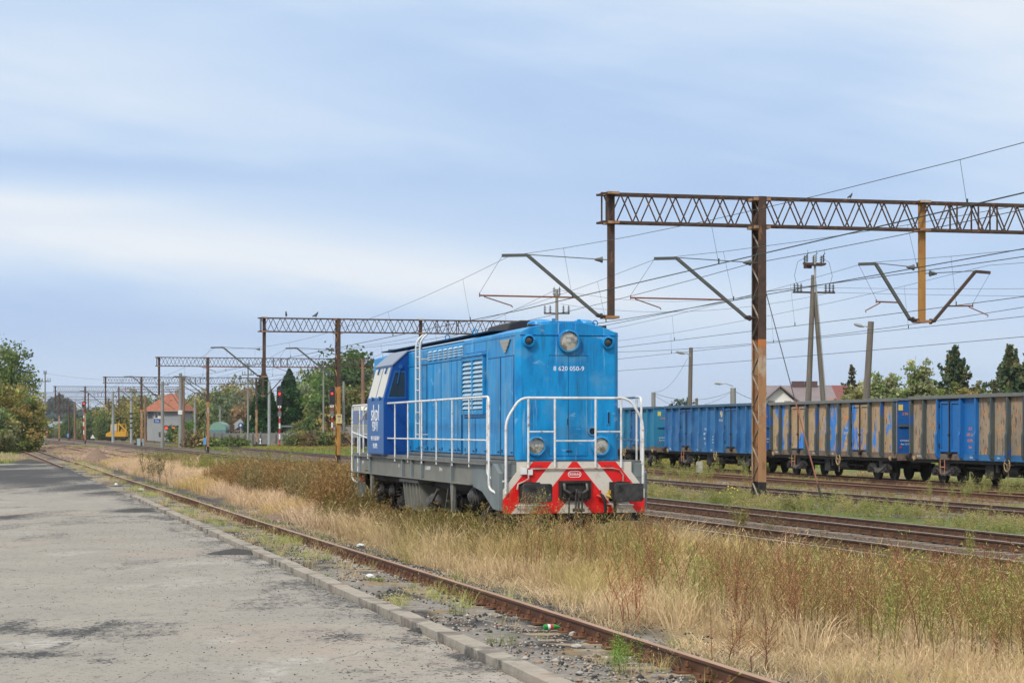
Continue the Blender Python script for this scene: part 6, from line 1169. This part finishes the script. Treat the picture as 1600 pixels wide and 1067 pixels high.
for u0, u1, Y, v0, v1, n_ in [(68, 116, 1500, 622, 642, 5000), (85, 100, 1480, 618, 630, 900), (60, 170, 1200, 648, 662, 4000), (112, 150, 1100, 640, 660, 1500)]:
    u = r.uniform(u0, u1, n_); e = 1 - ((u - (u0 + u1) / 2) / ((u1 - u0) / 2)) ** 2; top = v1 - (v1 - v0) * np.clip(e, 0, 1) ** .4 * (.7 + .3 * vnoise(u * .3, u * 0)); v = top + (v1 + 8 - top) * r.random(n_); y = Y + r.uniform(-30, 30, n_); pts.append(np.stack([(u - 800) / F * y, y, CAMZ - (v - HZ) / F * y], 1))
Pn = np.concatenate(pts); V, T, C = leafquads(Pn, 3.0, np.tile([.075, .105, .10], (len(Pn), 1)) * r.uniform(.7, 1.3, (len(Pn), 1)), r); o = npmesh('far_wood', V, T, C, LEAFM); tag(o, kind='stuff')

# ------------------------------------------------------------------ low vegetation
def blades(r, n, h, spread, w, lean, c0, c1, heads=0.0, hc=None):
    V, T, C = [], [], []; c0, c1 = np.array(c0), np.array(c1)
    for k in range(n):
        a = r.random() * 6.283; rad = spread * sqrt(r.random()); b = np.array([rad * cos(a), rad * sin(a), -.04]); H = h * r.uniform(.5, 1.1); ln = lean * r.uniform(.2, 1.5) * H; d = a + r.normal() * .8; dx, dy = cos(d), sin(d); ww = w * r.uniform(.6, 1.3); t = r.random() * 3.14; wx, wy = cos(t) * ww, sin(t) * ww
        m = b + np.array([dx * ln * .35, dy * ln * .35, H * .6]); tp = b + np.array([dx * ln, dy * ln, H * (1 - .25 * (ln / H) ** 2)]); i = len(V); s = np.array([wx, wy, 0]); V += [b - s, b + s, m + s * .8, m - s * .8, tp]; T += [(i, i + 1, i + 2), (i, i + 2, i + 3), (i + 3, i + 2, i + 4)]
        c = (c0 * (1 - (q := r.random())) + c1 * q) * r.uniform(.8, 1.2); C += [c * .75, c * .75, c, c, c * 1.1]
        if r.random() < heads:
            i = len(V); e = tp + np.array([dx * .05, dy * .05, .03]); sp_ = np.array([wx, wy, 0]) * 1.4 / max(ww, 1e-4) * .005; m2 = (tp + e) / 2 + np.array([0, 0, .01]); up = np.array([dx, dy, .9]) * .035; V += [tp - up * .3, tp + up * .5 + sp_ * .8, tp + up * 1.7, tp + up * .5 - sp_ * .8]; T += [(i, i + 1, i + 2), (i, i + 2, i + 3)]; hcc = np.array(hc if hc is not None else c1) * r.uniform(.85, 1.2); C += [hcc] * 4
    return np.array(V), np.array(T), np.array(C)
def weed(r, h, nb, w, cs, cl, leaf=.014, dens=26, spreadf=.30, up=.75):
    """one stalk with ascending side branches carrying tiny seed clusters"""
    V, T, C = [], [], []; cs, cl = np.array(cs), np.array(cl)
    def rib(p, q, w0, w1, c):
        d = q - p; t = r.random() * 3.14; s = np.array([cos(t), sin(t), 0.]); i = len(V); V.extend([p - s * w0, p + s * w0, q + s * w1, q - s * w1]); T.extend([(i, i + 1, i + 2), (i, i + 2, i + 3)]); C.extend([c] * 4)
    bend = r.normal(size=2) * .20 * h; f = lambda t: np.array([bend[0] * t * t, bend[1] * t * t, h * t - .05]); c = cs * r.uniform(.7, 1.2)
    for k in range(4): rib(f(k / 4), f((k + 1) / 4), w * (1 - k * .2), w * (.8 - k * .2), c)
    for k in range(nb):
        t = .22 + .75 * (k + r.random()) / nb; a = k * 2.4 + r.normal() * .4; L_ = h * spreadf * (1.15 - t) * r.uniform(.6, 1.2) + .04; p = f(t); q = p + np.array([cos(a) * L_ * .6, sin(a) * L_ * .6, L_ * up]); rib(p, q, w * .5, w * .25, c); m = max(3, int(dens * L_))
        for z in range(m):
            g = r.uniform(.2, 1.1); o = p + (q - p) * g + r.normal(size=3) * .018; s = leaf * r.uniform(.6, 1.4); e1 = r.normal(size=3); e1 /= np.linalg.norm(e1); e2 = np.cross(e1, r.normal(size=3)); e2 /= np.linalg.norm(e2) + 1e-6; i = len(V); V.extend([o - e1 * s, o + e2 * s * .6, o + e1 * s * 1.2]); T.append((i, i + 1, i + 2)); cc_ = cl * r.uniform(.65, 1.35); C.extend([cc_] * 3)
    return np.array(V), np.array(T), np.array(C)
def merge(lst):
    V, T, C = [], [], []; b = 0
    for v, t, c in lst: V.append(v); T.append(t + b); C.append(c); b += len(v)
    return np.concatenate(V), np.concatenate(T), np.concatenate(C)
def scatter(name, tm, X, Y, S_, m, SZ=None, tint=None, zoff=0.0):
    r = rng; n = len(X); Z = gheight(X + .25 * Y, Y) + zoff; A = r.random(n) * 6.283; which = r.integers(len(tm), size=n); SZ = S_ if SZ is None else SZ; tint = np.ones((n, 3)) if tint is None else tint; out = []; b = 0
    for k, (v, t, c) in enumerate(tm):
        ix = np.where(which == k)[0]
        if not len(ix): continue
        ca, sa = np.cos(A[ix])[:, None], np.sin(A[ix])[:, None]; s = S_[ix][:, None]; x = (v[None, :, 0] * ca - v[None, :, 1] * sa) * s + X[ix][:, None]; y = (v[None, :, 0] * sa + v[None, :, 1] * ca) * s + Y[ix][:, None]; z = v[None, :, 2] * SZ[ix][:, None] + Z[ix][:, None]
        out.append((np.stack([x, y, z], -1).reshape(-1, 3), (t[None] + (np.arange(len(ix)) * len(v))[:, None, None]).reshape(-1, 3), (c[None] * tint[ix][:, None, :]).reshape(-1, 3)))
    if not out: return
    V, T, C = merge(out); o = npmesh(name, V, T, C, m); tag(o, kind='stuff'); print(name, n, len(T)); return o
def region(t0, t1, y0, y1, dens, slope=.25, margin=.3):
    """random points in a band along the tracks, kept inside the seen wedge"""
    n = int(dens * (t1 - t0) * (y1 - y0)); t = rng.uniform(t0, t1, n); Y = rng.uniform(y0, y1, n); X = t - .25 * Y; k = np.abs(X) < .2424 * Y * 1.08 + margin; return X[k], Y[k]
def tintv(X, Y, a, b, sc=.6, seed=0, lo=.4, hi=.6):
    w = sstep(lo, hi, fbm(X * sc + seed, Y * sc * .6 + seed))[:, None]; return np.array(a)[None] * (1 - w) + np.array(b)[None] * w
def offloco(X, Y, wid=1.45):
    u = (X - 1.17) * .9705 + (Y - 39.5) * .2412; s = -(X - 1.17) * .2412 + (Y - 39.5) * .9705; return ~((np.abs(u) < wid) & (s > -.3) & (s < 16.2))
R3 = np.random.default_rng(77)
STRAW, STR2, GRN, OLV, RED = (.72, .585, .385), (.56, .41, .23), (.17, .25, .06), (.26, .25, .09), (.27, .125, .065)
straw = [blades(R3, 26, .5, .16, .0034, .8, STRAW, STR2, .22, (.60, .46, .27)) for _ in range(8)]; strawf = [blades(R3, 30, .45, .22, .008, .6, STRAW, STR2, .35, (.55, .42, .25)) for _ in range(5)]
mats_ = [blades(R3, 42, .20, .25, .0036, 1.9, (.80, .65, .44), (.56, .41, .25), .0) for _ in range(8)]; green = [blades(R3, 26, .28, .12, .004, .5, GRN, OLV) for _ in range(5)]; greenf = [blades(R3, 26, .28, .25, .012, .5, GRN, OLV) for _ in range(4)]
weedr = [weed(R3, 1.0, 17, .006, (.19, .09, .05), (.47, .27, .13), dens=32, up=R3.uniform(.6, 1.2)) for _ in range(9)]; weedo = [weed(R3, 1.0, 17, .006, (.17, .14, .055), (.40, .37, .13), dens=30, up=R3.uniform(.6, 1.2)) for _ in range(8)]; weedb = [weed(R3, 1.0, 18, .006, (.16, .12, .07), (.27, .23, .11), leaf=.022, dens=44, spreadf=.24, up=1.0) for _ in range(6)]
weedf = [merge([(lambda w_: (w_[0] + np.array([R3.normal() * .12, R3.normal() * .12, 0]), w_[1], w_[2]))(weed(R3, R3.uniform(.7, 1.05), 11, .008, (.16, .12, .065), (.30, .245, .11), leaf=.03, dens=26, spreadf=.22, up=1.1)) for _ in range(3)]) for _ in range(5)]
plume = [merge([(lambda w_: (w_[0] + np.array([R3.normal() * .10, R3.normal() * .10, 0]), w_[1], w_[2]))(weed(R3, R3.uniform(.6, 1.0), 12, .005, (.27, .27, .13), (.38, .37, .19), leaf=.035, dens=34, spreadf=.30, up=.9)) for _ in range(4)]) for _ in range(5)]
def grass_all():
    nz = lambda X, Y, s=.7, o=0: fbm(X * s + o, Y * s * .6 + o)
    # matted dry grass between siding and the locomotive track
    X, Y = region(7.35, 15.4, 17.5, 62, 13); t = X + .25 * Y; k = offloco(X, Y, 1.35) & ((nz(X, Y, .9, 3) > .40) | (t > 8.9)) & (rng.random(len(X)) < np.maximum(sstep(7.5, 8.5, t) * .9 + .1, (Y < 27) * .8)); X, Y = X[k], Y[k]
    scatter('dry_grass', mats_, X, Y, rng.uniform(.8, 1.5, len(X)), GRM, tint=tintv(X, Y, (1, 1, 1), (.68, .66, .6), 1.3))
    # upright straw
    X, Y = region(7.8, 15.3, 18, 46, 13); t = X + .25 * Y; cap = np.where(t < 10, .75, 1.0) * (.55 + .75 * nz(X, Y, .5, 9)); dens = sstep(7.6, 9.0, t + (nz(X, Y, .6, 5) - .5) * 3); lo = (X / Y > .085) & (Y > 21.5); dens = np.where(lo, dens * .16, dens)
    k = offloco(X, Y, 1.3) & (rng.random(len(X)) < dens); X, Y, cap = X[k], Y[k], cap[k]; lim = (2.2 - (126 + 60 * np.clip((X / Y - .06) / .18, 0, 1)) * Y / F + .2) / .5; s = np.minimum(cap * 1.5, lim) * rng.uniform(.8, 1.1, len(X)); s = np.where(Y < 22.5, s * .75, s)
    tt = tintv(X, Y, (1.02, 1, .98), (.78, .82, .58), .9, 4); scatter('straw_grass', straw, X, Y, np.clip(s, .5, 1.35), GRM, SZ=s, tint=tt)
    X, Y = region(8.0, 15.3, 46, 148, 6.0); t = X + .25 * Y; k = offloco(X, Y, 1.42) & (rng.random(len(X)) < sstep(7.9, 8.7, t)); X, Y = X[k], Y[k]; s = (.75 + .8 * nz(X, Y, .25, 2)) * rng.uniform(.7, 1.15, len(X)); scatter('straw_grass', strawf, X, Y, s * 1.15, GRM, SZ=s * .95, tint=tintv(X, Y, (1.06, 1.02, 1.12), (.95, .90, .68), .25, 8))
    # fringe of high grass along the locomotive's near side and in front of it
    n = 420; s_ = rng.uniform(-1.2, 16.5, n); w_ = -rng.uniform(1.35, 2.6, n); X = 1.17 + w_ * .9705 - s_ * .2412; Y = 39.5 + w_ * .2412 + s_ * .9705; top = 2.2 - (126 - 9 * (s_ > 9) + rng.uniform(-8, 14, n)) * Y / F + .2; hh = np.clip(top, .35, 1.1); scatter('straw_grass', straw, X, Y, np.full(n, 1.25), GRM, SZ=hh / .5, tint=tintv(X, Y, (1, 1, .95), (.75, .78, .6), .8, 14))
    n = 170; s_ = rng.uniform(-1.2, 16.5, n); w_ = -rng.uniform(1.4, 2.4, n); X = 1.17 + w_ * .9705 - s_ * .2412; Y = 39.5 + w_ * .2412 + s_ * .9705; top = 2.2 - (118 - 14 * (s_ > 10) + rng.uniform(-14, 14, n)) * Y / F + .2; scatter('brown_weeds', weedf, X, Y, np.full(n, .85), GRM, SZ=np.clip(top, .4, 1.3), tint=tintv(X, Y, (.9, .8, .65), (.75, .85, .55), .8, 14))
    n = 260; s_ = -rng.uniform(.75, 3.0, n); w_ = rng.uniform(-2.0, 1.9, n); X = 1.17 + w_ * .9705 - s_ * .2412; Y = 39.5 + w_ * .2412 + s_ * .9705; top = 2.2 - (140 + 14 * (w_ > .3) + rng.uniform(-10, 14, n)) * Y / F + .2; scatter('straw_grass', straw, X, Y, np.full(n, 1.25), GRM, SZ=np.clip(top, .4, 1.1) / .5, tint=tintv(X, Y, (1, .95, .85), (.72, .72, .5), .8, 14))
    # tall reddish weeds on the right
    X, Y = region(8.7, 15.6, 21, 44, 22.0); t = X + .25 * Y; edge = 8.35 + .42 * np.clip(X, 0, 9) * .5; k = offloco(X, Y, 1.6) & (rng.random(len(X)) < (.12 + .88 * sstep(edge - .1, edge + 2.2, t + (nz(X, Y, .8, 21) - .5) * 2.4)) * (t > edge - .5)) & ((X / Y > .055) | (rng.random(len(X)) < .16)); X, Y = X[k], Y[k]
    top = 2.2 - (163 + 26 * (nz(X, Y, .4, 33) - .5) - 20 * (X / Y < .075) + 34 * np.clip((X / Y - .07) / .17, 0, 1)) * Y / F; s = np.clip(top + .2, .3, 1.3) * (rng.uniform(.5, 1.12, len(X)) + .18 * (rng.random(len(X)) < .1)); red = rng.random(len(X)) < .38 + .5 * sstep(.42, .6, nz(X, Y, .5, 44))
    scatter('reddish_weeds', weedr, X[red], Y[red], np.clip(s[red], .7, 1.2), GRM, SZ=s[red]); scatter('olive_weeds', weedo, X[~red], Y[~red], np.clip(s[~red], .7, 1.2), GRM, SZ=s[~red], tint=tintv(X[~red], Y[~red], (1, 1, 1), (.85, 1.15, .8), .6, 12))
    # weeds right in front of the locomotive's buffers
    n = 90; u = (X0 := rng.uniform(790, 1000, n)); Y = rng.uniform(33, 38, n); X = (u - 800) / F * Y; vt = np.where(u < 870, 765, 793) + rng.uniform(-12, 20, n); s = (2.2 - (vt - HZ) * Y / F + .2); scatter('olive_weeds', weedo + weedr[:3], X, Y, np.full(n, .9), GRM, SZ=s)
    # brown bushy stand left of the locomotive
    X, Y = region(8.9, 15.2, 50, 90, 10.0); t = X + .25 * Y; k = offloco(X, Y, 1.7) & (rng.random(len(X)) < sstep(.25, .42, nz(X, Y, .28, 6)) * sstep(8.7, 9.8, t + (nz(X, Y, .3, 2) - .5) * 2)); X, Y = X[k], Y[k]; top = 2.2 - (49 + 14 * nz(X, Y, .3, 7)) * Y / F + .2; s = np.clip(top, .4, 1.6) * rng.uniform(.72, 1.12, len(X)); scatter('brown_weeds', weedf, X, Y, np.clip(s, .9, 1.4), GRM, SZ=s, tint=tintv(X, Y, (1, 1, 1), (1.15, .9, .8), .4, 2))
    X, Y = region(11.0, 15.4, 88, 190, 2.4); k = rng.random(len(X)) < sstep(.38, .55, nz(X, Y, .16, 16)); X, Y = X[k], Y[k]; top = 2.2 - 36 * Y / F + .2; s = np.clip(top, .3, 1.3) * rng.uniform(.6, 1.1, len(X)); scatter('brown_weeds', weedf, X, Y, np.clip(s * 1.3, .9, 1.5), GRM, SZ=s, tint=tintv(X, Y, (1, 1.05, .9), (1, 1.3, .8), .2, 2))
    # pale green plumes between tracks A and B
    X, Y = region(22.7, 25.9, 38, 135, 6.0); k = rng.random(len(X)) < .12 + .88 * sstep(.42, .52, nz(X, Y, .9, 8)); X, Y = X[k], Y[k]; s = np.where(Y < 52, .40, .50) * rng.uniform(.7, 1.2, len(X)); scatter('green_weeds', plume, X, Y, s * 1.2, GRM, SZ=s, tint=tintv(X, Y, (1.15, 1.02, .9), (.8, .85, .6), .7, 5))
    # between the other tracks
    X, Y = region(15.4, 18.9, 30, 110, 3.5); s = rng.uniform(.18, .5, len(X)); s = np.where(X + .25 * Y < 16.4, s * .8, s * .6); scatter('reddish_weeds', weedr, X, Y, s * 1.5, GRM, SZ=s)
    X, Y = region(29.0, 37, 50, 150, 5.0); k = (np.abs(X - 33.6 + .223 * Y) > 1.15) | (rng.random(len(X)) < .12); k &= np.abs(X - 28.1 + .236 * Y) > 1.5; X, Y = X[k], Y[k]; s = rng.uniform(.10, .26, len(X)); tc = X + (.25 - .013) * Y; scatter('low_brown_growth', weedf, X, Y, s * 1.8, GRM, SZ=s, tint=tintv(X, Y, (1.25, 1.0, .9), (1.15, 1.3, .7), .3, 3))
    X, Y = region(33.5, 48, 70, 170, 2.2); k = (X - 33.6 + .223 * Y) > 1.3; X, Y = X[k], Y[k]; s = rng.uniform(.25, .6, len(X)); scatter('low_brown_growth', strawf, X, Y, s * 1.8, GRM, SZ=s * 1.2, tint=tintv(X, Y, (.8, .72, .6), (.55, .72, .4), .3, 6))
    n = 26; u = rng.uniform(1440, 1600, n); Y = rng.uniform(72, 80, n); X = (u - 800) / F * Y; scatter('green_weeds', plume, X, Y, np.full(n, .7), GRM, SZ=rng.uniform(.5, 1.1, n), tint=np.tile([.8, .8, .6], (n, 1)))
    n = 40; u = rng.uniform(1005, 1210, n); Y = rng.uniform(100, 116, n); X = (u - 800) / F * Y; scatter('green_weeds', plume, X, Y, np.full(n, .8), GRM, SZ=rng.uniform(.4, 1.2, n), tint=np.tile([.85, .9, .6], (n, 1)))
    # tufts between kerb and siding rail
    X, Y = region(5.35, 7.2, 16, 150, 7.0); m_ = nz(X, Y, 1.1, 61); k = m_ > .54; X, Y = X[k], Y[k]; s = rng.uniform(.35, .75, len(X)); scatter('dry_grass', straw, X, Y, s, GRM, SZ=s * .9, tint=tintv(X, Y, (1, 1, .95), (.7, .95, .5), 1.0, 7))
    X, Y = region(5.4, 7.6, 16, 120, 1.6); k = nz(X, Y, 1.0, 91) > .56; X, Y = X[k], Y[k]; s = rng.uniform(.5, 1.0, len(X)); scatter('grass_tufts', green, X, Y, s, GRM, SZ=s)
    # far grassy flats
    X, Y = region(28.5, 70, 135, 330, .55, margin=2); k = np.abs(X - 28.1 + .236 * Y) > 2.2; X, Y = X[k], Y[k]; s = rng.uniform(.8, 1.8, len(X)); scatter('meadow_grass', greenf, X, Y, s * 2.2, GRM, SZ=s * 1.1, tint=tintv(X, Y, (1, 1.1, .9), (1.3, 1.0, .8), .08, 6))
    X, Y = region(-60, 3, 150, 300, .5, margin=2); s = rng.uniform(.8, 1.8, len(X)); k = X < -.17 * Y; scatter('meadow_grass', greenf, X[k], Y[k], s[k] * 2, GRM, SZ=s[k] * 1.2, tint=tintv(X[k], Y[k], (1.1, 1.25, .9), (2.5, 1.6, 3.6), .08, 6))
    X, Y = region(7, 17, 148, 330, .8, margin=2); s = rng.uniform(.6, 1.3, len(X)); scatter('meadow_grass', greenf, X, Y, s * 2, GRM, SZ=s, tint=tintv(X, Y, (1.1, 1.1, .9), (2.6, 1.6, 4.0), .08, 16))
grass_all()
# single plants that stand out
def plant(u, v, h, tm, k, label, cat='plant', name='weed_plant', spread=.1, tint=(1, 1, 1), s=1.0):
    Y = (CAMZ + .18) * F / (v - HZ); r = np.random.default_rng(int(u)); lst = []
    for q in range(k): a = tm[q % len(tm)]; th = r.random() * 6.28; M2 = np.array([[cos(th), -sin(th), 0], [sin(th), cos(th), 0], [0, 0, 1]]); hh = h * r.uniform(.65, 1.05); lst.append(((a[0] * np.array([s, s, hh])) @ M2.T + np.array([r.normal() * spread, r.normal() * spread, 0]), a[1], a[2] * np.array(tint)))
    V, T, C = merge(lst); o = npmesh(name, V, T, C, GRM); o.location = (XU(u, Y), Y, gz(XU(u, Y), Y)); tag(o, label, cat); return o
plant(965, 1058, .42, weedo, 16, 'bright green leafy weed at the foot of the near rail', tint=(.7, 1.35, .7), spread=.12, s=.6); plant(585, 912, .34, green, 5, 'small green grass tuft left of the near rail', name='grass_tuft', spread=.08); plant(1047, 1000, .25, green, 5, 'low green tuft in the straw right of the near rail', name='grass_tuft', spread=.2)
plant(243, 756, 1.75, weedb, 14, 'dark bare branched shrub in the straw hummock', 'shrub', 'shrub', .35, (.75, .8, .8), 1.6); plant(1235, 800, .95, plume, 2, 'pale bushy weed in front of the nearest through track', spread=.1, tint=(.85, .8, .7)); plant(1160, 830, .9, plume, 2, 'greenish upright weed left of the pale bushy one', spread=.08, tint=(.7, .65, .5)); plant(1205, 838, .75, weedb, 4, 'slim brown weed between two bushier ones', spread=.08)
plant(985, 975, 1.15, weedr, 7, 'dark red branching weed standing out in the pale straw', spread=.12, tint=(1.15, .8, .8)); plant(1150, 1040, .62, weedr, 9, 'spreading reddish weed nearest the bottom rail', spread=.2, tint=(.9, .8, .8), s=1.1); plant(1510, 880, .9, plume, 1, 'yellowish weed before the rails at the right', spread=.05, tint=(.8, .8, .5), s=.6)
plant(960 - 200, 862, .4, green, 3, 'small green clump among tall dry grass by the locomotive', name='grass_tuft', spread=.15)
# yellow flowers
YF = mat('yellow_petals', (.80, .62, .02), rough=.6)
mb = MB()
for u, v in [(1136, 762), (1141, 765), (1147, 764), (1133, 759), (1144, 770), (1150, 768), (1139, 773), (1128, 770)]:
    p = P(u, v, 66) ; mb.lathe(p + Vector((random.uniform(-.15, .15), random.uniform(-.3, .3), random.uniform(-.05, .05))), (0, -1, .2), [(0, .018), (.02, .022), (.03, 0)], 6)
o = mb.build('yellow_flowers', YF); tag(o, kind='stuff')
# ------------------------------------------------------------------ heaps, stones, litter
def heap(u, v, w, h, m, label, name='heap', sy=1.0, z0=PZ, seed=1, Y=None):
    Y = Y or (CAMZ - z0) * F / (v - HZ); r = np.random.default_rng(seed); n = 44; rr = np.linspace(0, 1, 20); a = np.linspace(0, 2 * pi, n, endpoint=False); RR, AA = np.meshgrid(rr, a); irr = 1 + .3 * (vnoise(np.cos(AA) * 2 + seed * 3, np.sin(AA) * 2) - .5); X = RR * irr * np.cos(AA) * w; Yy = RR * irr * np.sin(AA) * w * sy; H = h * (1 - RR ** 1.25) * (.85 + .3 * vnoise(X / w * 5 + seed, Yy / w * 5)) + (r.random(X.shape) - .5) * .05 * h * (RR < .97) - .02 * (RR > .96)
    k = 20; V = np.stack([X.ravel(), Yy.ravel(), H.ravel()], 1); T = [];
    for i in range(n):
        for j in range(k - 1): A_, B_ = i * k + j, ((i + 1) % n) * k + j; T += [(A_, A_ + 1, B_ + 1), (A_, B_ + 1, B_)]
    o = npmesh(name, V, np.array(T), None, m); o.location = (XU(u, Y), Y, z0); tag(o, label, 'heap'); return o
COAL = mat('coal_grit', (.03, .03, .032), (.07, .068, .065), sc=30, rough=.9, bump=.8, bsc=60); DIRT = mat('brown_grit', (.15, .10, .075), (.24, .17, .13), sc=18, rough=.95, bump=1, bsc=30)
heap(151, 724, 1.35, 1.05, DIRT, 'pointed brown gravel heap beside the siding rail', name='gravel_heap', seed=4, z0=-.2); heap(428, 812, .55, .16, DIRT, 'little brown grit mound behind the near rail', name='grit_mound', seed=5, z0=-.2); heap(212, 799, .62, .10, COAL, 'thin heap of coal grit on the pavement near the kerb start', seed=2, name='coal_heap'); heap(366, 864, .50, .09, COAL, 'thin heap of coal grit against the middle of the kerb', seed=3, name='coal_heap')
heap(655, 985, .16, .04, COAL, 'small dark lump of coal grit touching the kerb', seed=6, name='coal_heap', sy=.8); heap(42, 723, 1.3, .28, COAL, 'dark little coal heap at the far end of the pavement', seed=8, name='coal_heap')
def stones():
    ico = np.array([(0, 0, 1), (.9, 0, .2), (.3, .85, .2), (-.7, .5, .25), (-.7, -.55, .2), (.3, -.85, .25), (0, 0, -.6)]) ; F_ = np.array([(0, 1, 2), (0, 2, 3), (0, 3, 4), (0, 4, 5), (0, 5, 1), (6, 2, 1), (6, 3, 2), (6, 4, 3), (6, 5, 4), (6, 1, 5)]); r = rng; tm = [(ico * r.uniform(.7, 1.3, ico.shape) * np.array([1, 1, .65]), F_, np.ones((7, 3))) for _ in range(8)]
    def go(name, X, Y, s, c): scatter(name, tm, X, Y, s, mat('stone_' + name, (1, 1, 1), (.8, .8, .8), sc=40, rough=.95, vcol=True, bump=.4, bsc=60), SZ=s, tint=c, zoff=.0)
    X, Y = region(5.3, 7.5, 15.5, 48, 230); k = rng.random(len(X)) < sstep(.30, .6, fbm(X * 1.2 + 3, Y * 1.0)) * .9 + .1; X, Y = X[k], Y[k]; g = rng.random(len(X)); c = np.where((g < .42)[:, None], [.045, .045, .048], np.where((g < .85)[:, None], [.33, .31, .28], [.34, .22, .15])) * rng.uniform(.7, 1.4, (len(X), 1)); go('gravel', X, Y, rng.uniform(.008, .03, len(X)) * np.where(rng.random(len(X)) < .04, 2, 1), c)
    X, Y = region(7.4, 8.6, 16, 60, 26); c = np.where((rng.random(len(X)) < .8)[:, None], [.05, .05, .05], [.3, .28, .25]) * rng.uniform(.7, 1.4, (len(X), 1)); go('coal_crumbs', X, Y, rng.uniform(.01, .035, len(X)), c)
    X1, Y1 = region(25.6, 27.1, 36, 95, 45); X2, Y2 = region(18.6, 22.4, 36, 80, 22); X, Y = np.concatenate([X1, X2]), np.concatenate([Y1, Y2]); c = np.where((X + .25 * Y > 24)[:, None], [.22, .205, .19], [.15, .115, .09]) * rng.uniform(.5, 1.5, (len(X), 1)); go('ballast', X, Y, rng.uniform(.02, .05, len(X)), c)
    # crumbs of coal lying on the pavement
    n = 2600; t = 5.0 - rng.random(n) ** 1.7 * 10; Y = rng.uniform(17, 60, n); X = t - .249 * Y; k = (np.abs(X) < .26 * Y); X, Y = X[k], Y[k]; n = len(X); tmz = tm; o_ = scatter('coal_specks', tm, X, Y, rng.uniform(.004, .016, n), COAL, zoff=0.0)
    if o_:
        me = o_.data; co = np.empty(len(me.vertices) * 3, np.float32); me.vertices.foreach_get('co', co); co = co.reshape(-1, 3); t_ = co[:, 0] + .25 * co[:, 1]; base = gheight(t_, co[:, 1]); co[:, 2] = PZ + np.clip(co[:, 2] - base, -.002, .02) + .004; me.vertices.foreach_set('co', co.ravel()); me.update()
stones()
WP = mat('litter_white', (.70, .72, .72), (.5, .55, .55), sc=20, rough=.5); BST = mat('big_stone', (.42, .41, .37), (.30, .29, .26), sc=15, rough=.95, bump=.5)
def lump(u, v, w, m, label, name, cat, sz=.5, z0=-.16, seed=0):
    Y = (CAMZ - z0) * F / (v - HZ); r = np.random.default_rng(seed or int(u)); import bmesh; bm = bmesh.new(); bmesh.ops.create_icosphere(bm, subdivisions=2, radius=1)
    for q in bm.verts: q.co = Vector((q.co.x * w, q.co.y * w * .6, max(q.co.z, -.5) * w * sz)) * r.uniform(.82, 1.15)
    me = bpy.data.meshes.new(name); bm.to_mesh(me); bm.free(); me.materials.append(m); o = bpy.data.objects.new(name, me); COL.objects.link(o); o.location = (XU(u, Y), Y, z0 + w * sz * .4); o.rotation_euler = (0, 0, r.random() * 3); tag(o, label, cat)
lump(896, 993, .055, BST, 'rounded grey stone right of the green bottle', 'stone', 'stone', .7); lump(901, 1011, .065, BST, 'flat pale stone below the rounded grey one', 'stone', 'stone', .45)
lump(563, 853, .12, WP, 'crumpled white plastic lying behind the near rail', 'litter', 'litter', .35, seed=3); lump(578, 902, .09, WP, 'white crumpled paper beside the small green tuft', 'litter', 'litter', .5); lump(405, 823, .09, WP, 'white scrap on the stones left of the near rail', 'litter', 'litter', .4); lump(181, 759, .14, WP, 'white litter scrap near the start of the kerb', 'litter', 'litter', .6); lump(220, 766, .14, WP, 'second white litter scrap, further along the siding', 'litter', 'litter', .5)

# ------------------------------------------------------------------ thin autumn haze
hm = bpy.data.materials.new('air_haze'); hm.use_nodes = True; hm.node_tree.nodes.clear()
ho = N(hm.node_tree, 'ShaderNodeOutputMaterial'); hv = N(hm.node_tree, 'ShaderNodeVolumePrincipled'); hv.inputs['Color'].default_value = (.86, .92, 1, 1); hv.inputs['Density'].default_value = .00009; hv.inputs['Anisotropy'].default_value = .2
hm.node_tree.links.new(hv.outputs[0], ho.inputs['Volume'])
hz_ = MB().bx(-4600, 4600, -300, 7100, -6, 60).build('haze', hm); tag(hz_, kind='stuff')
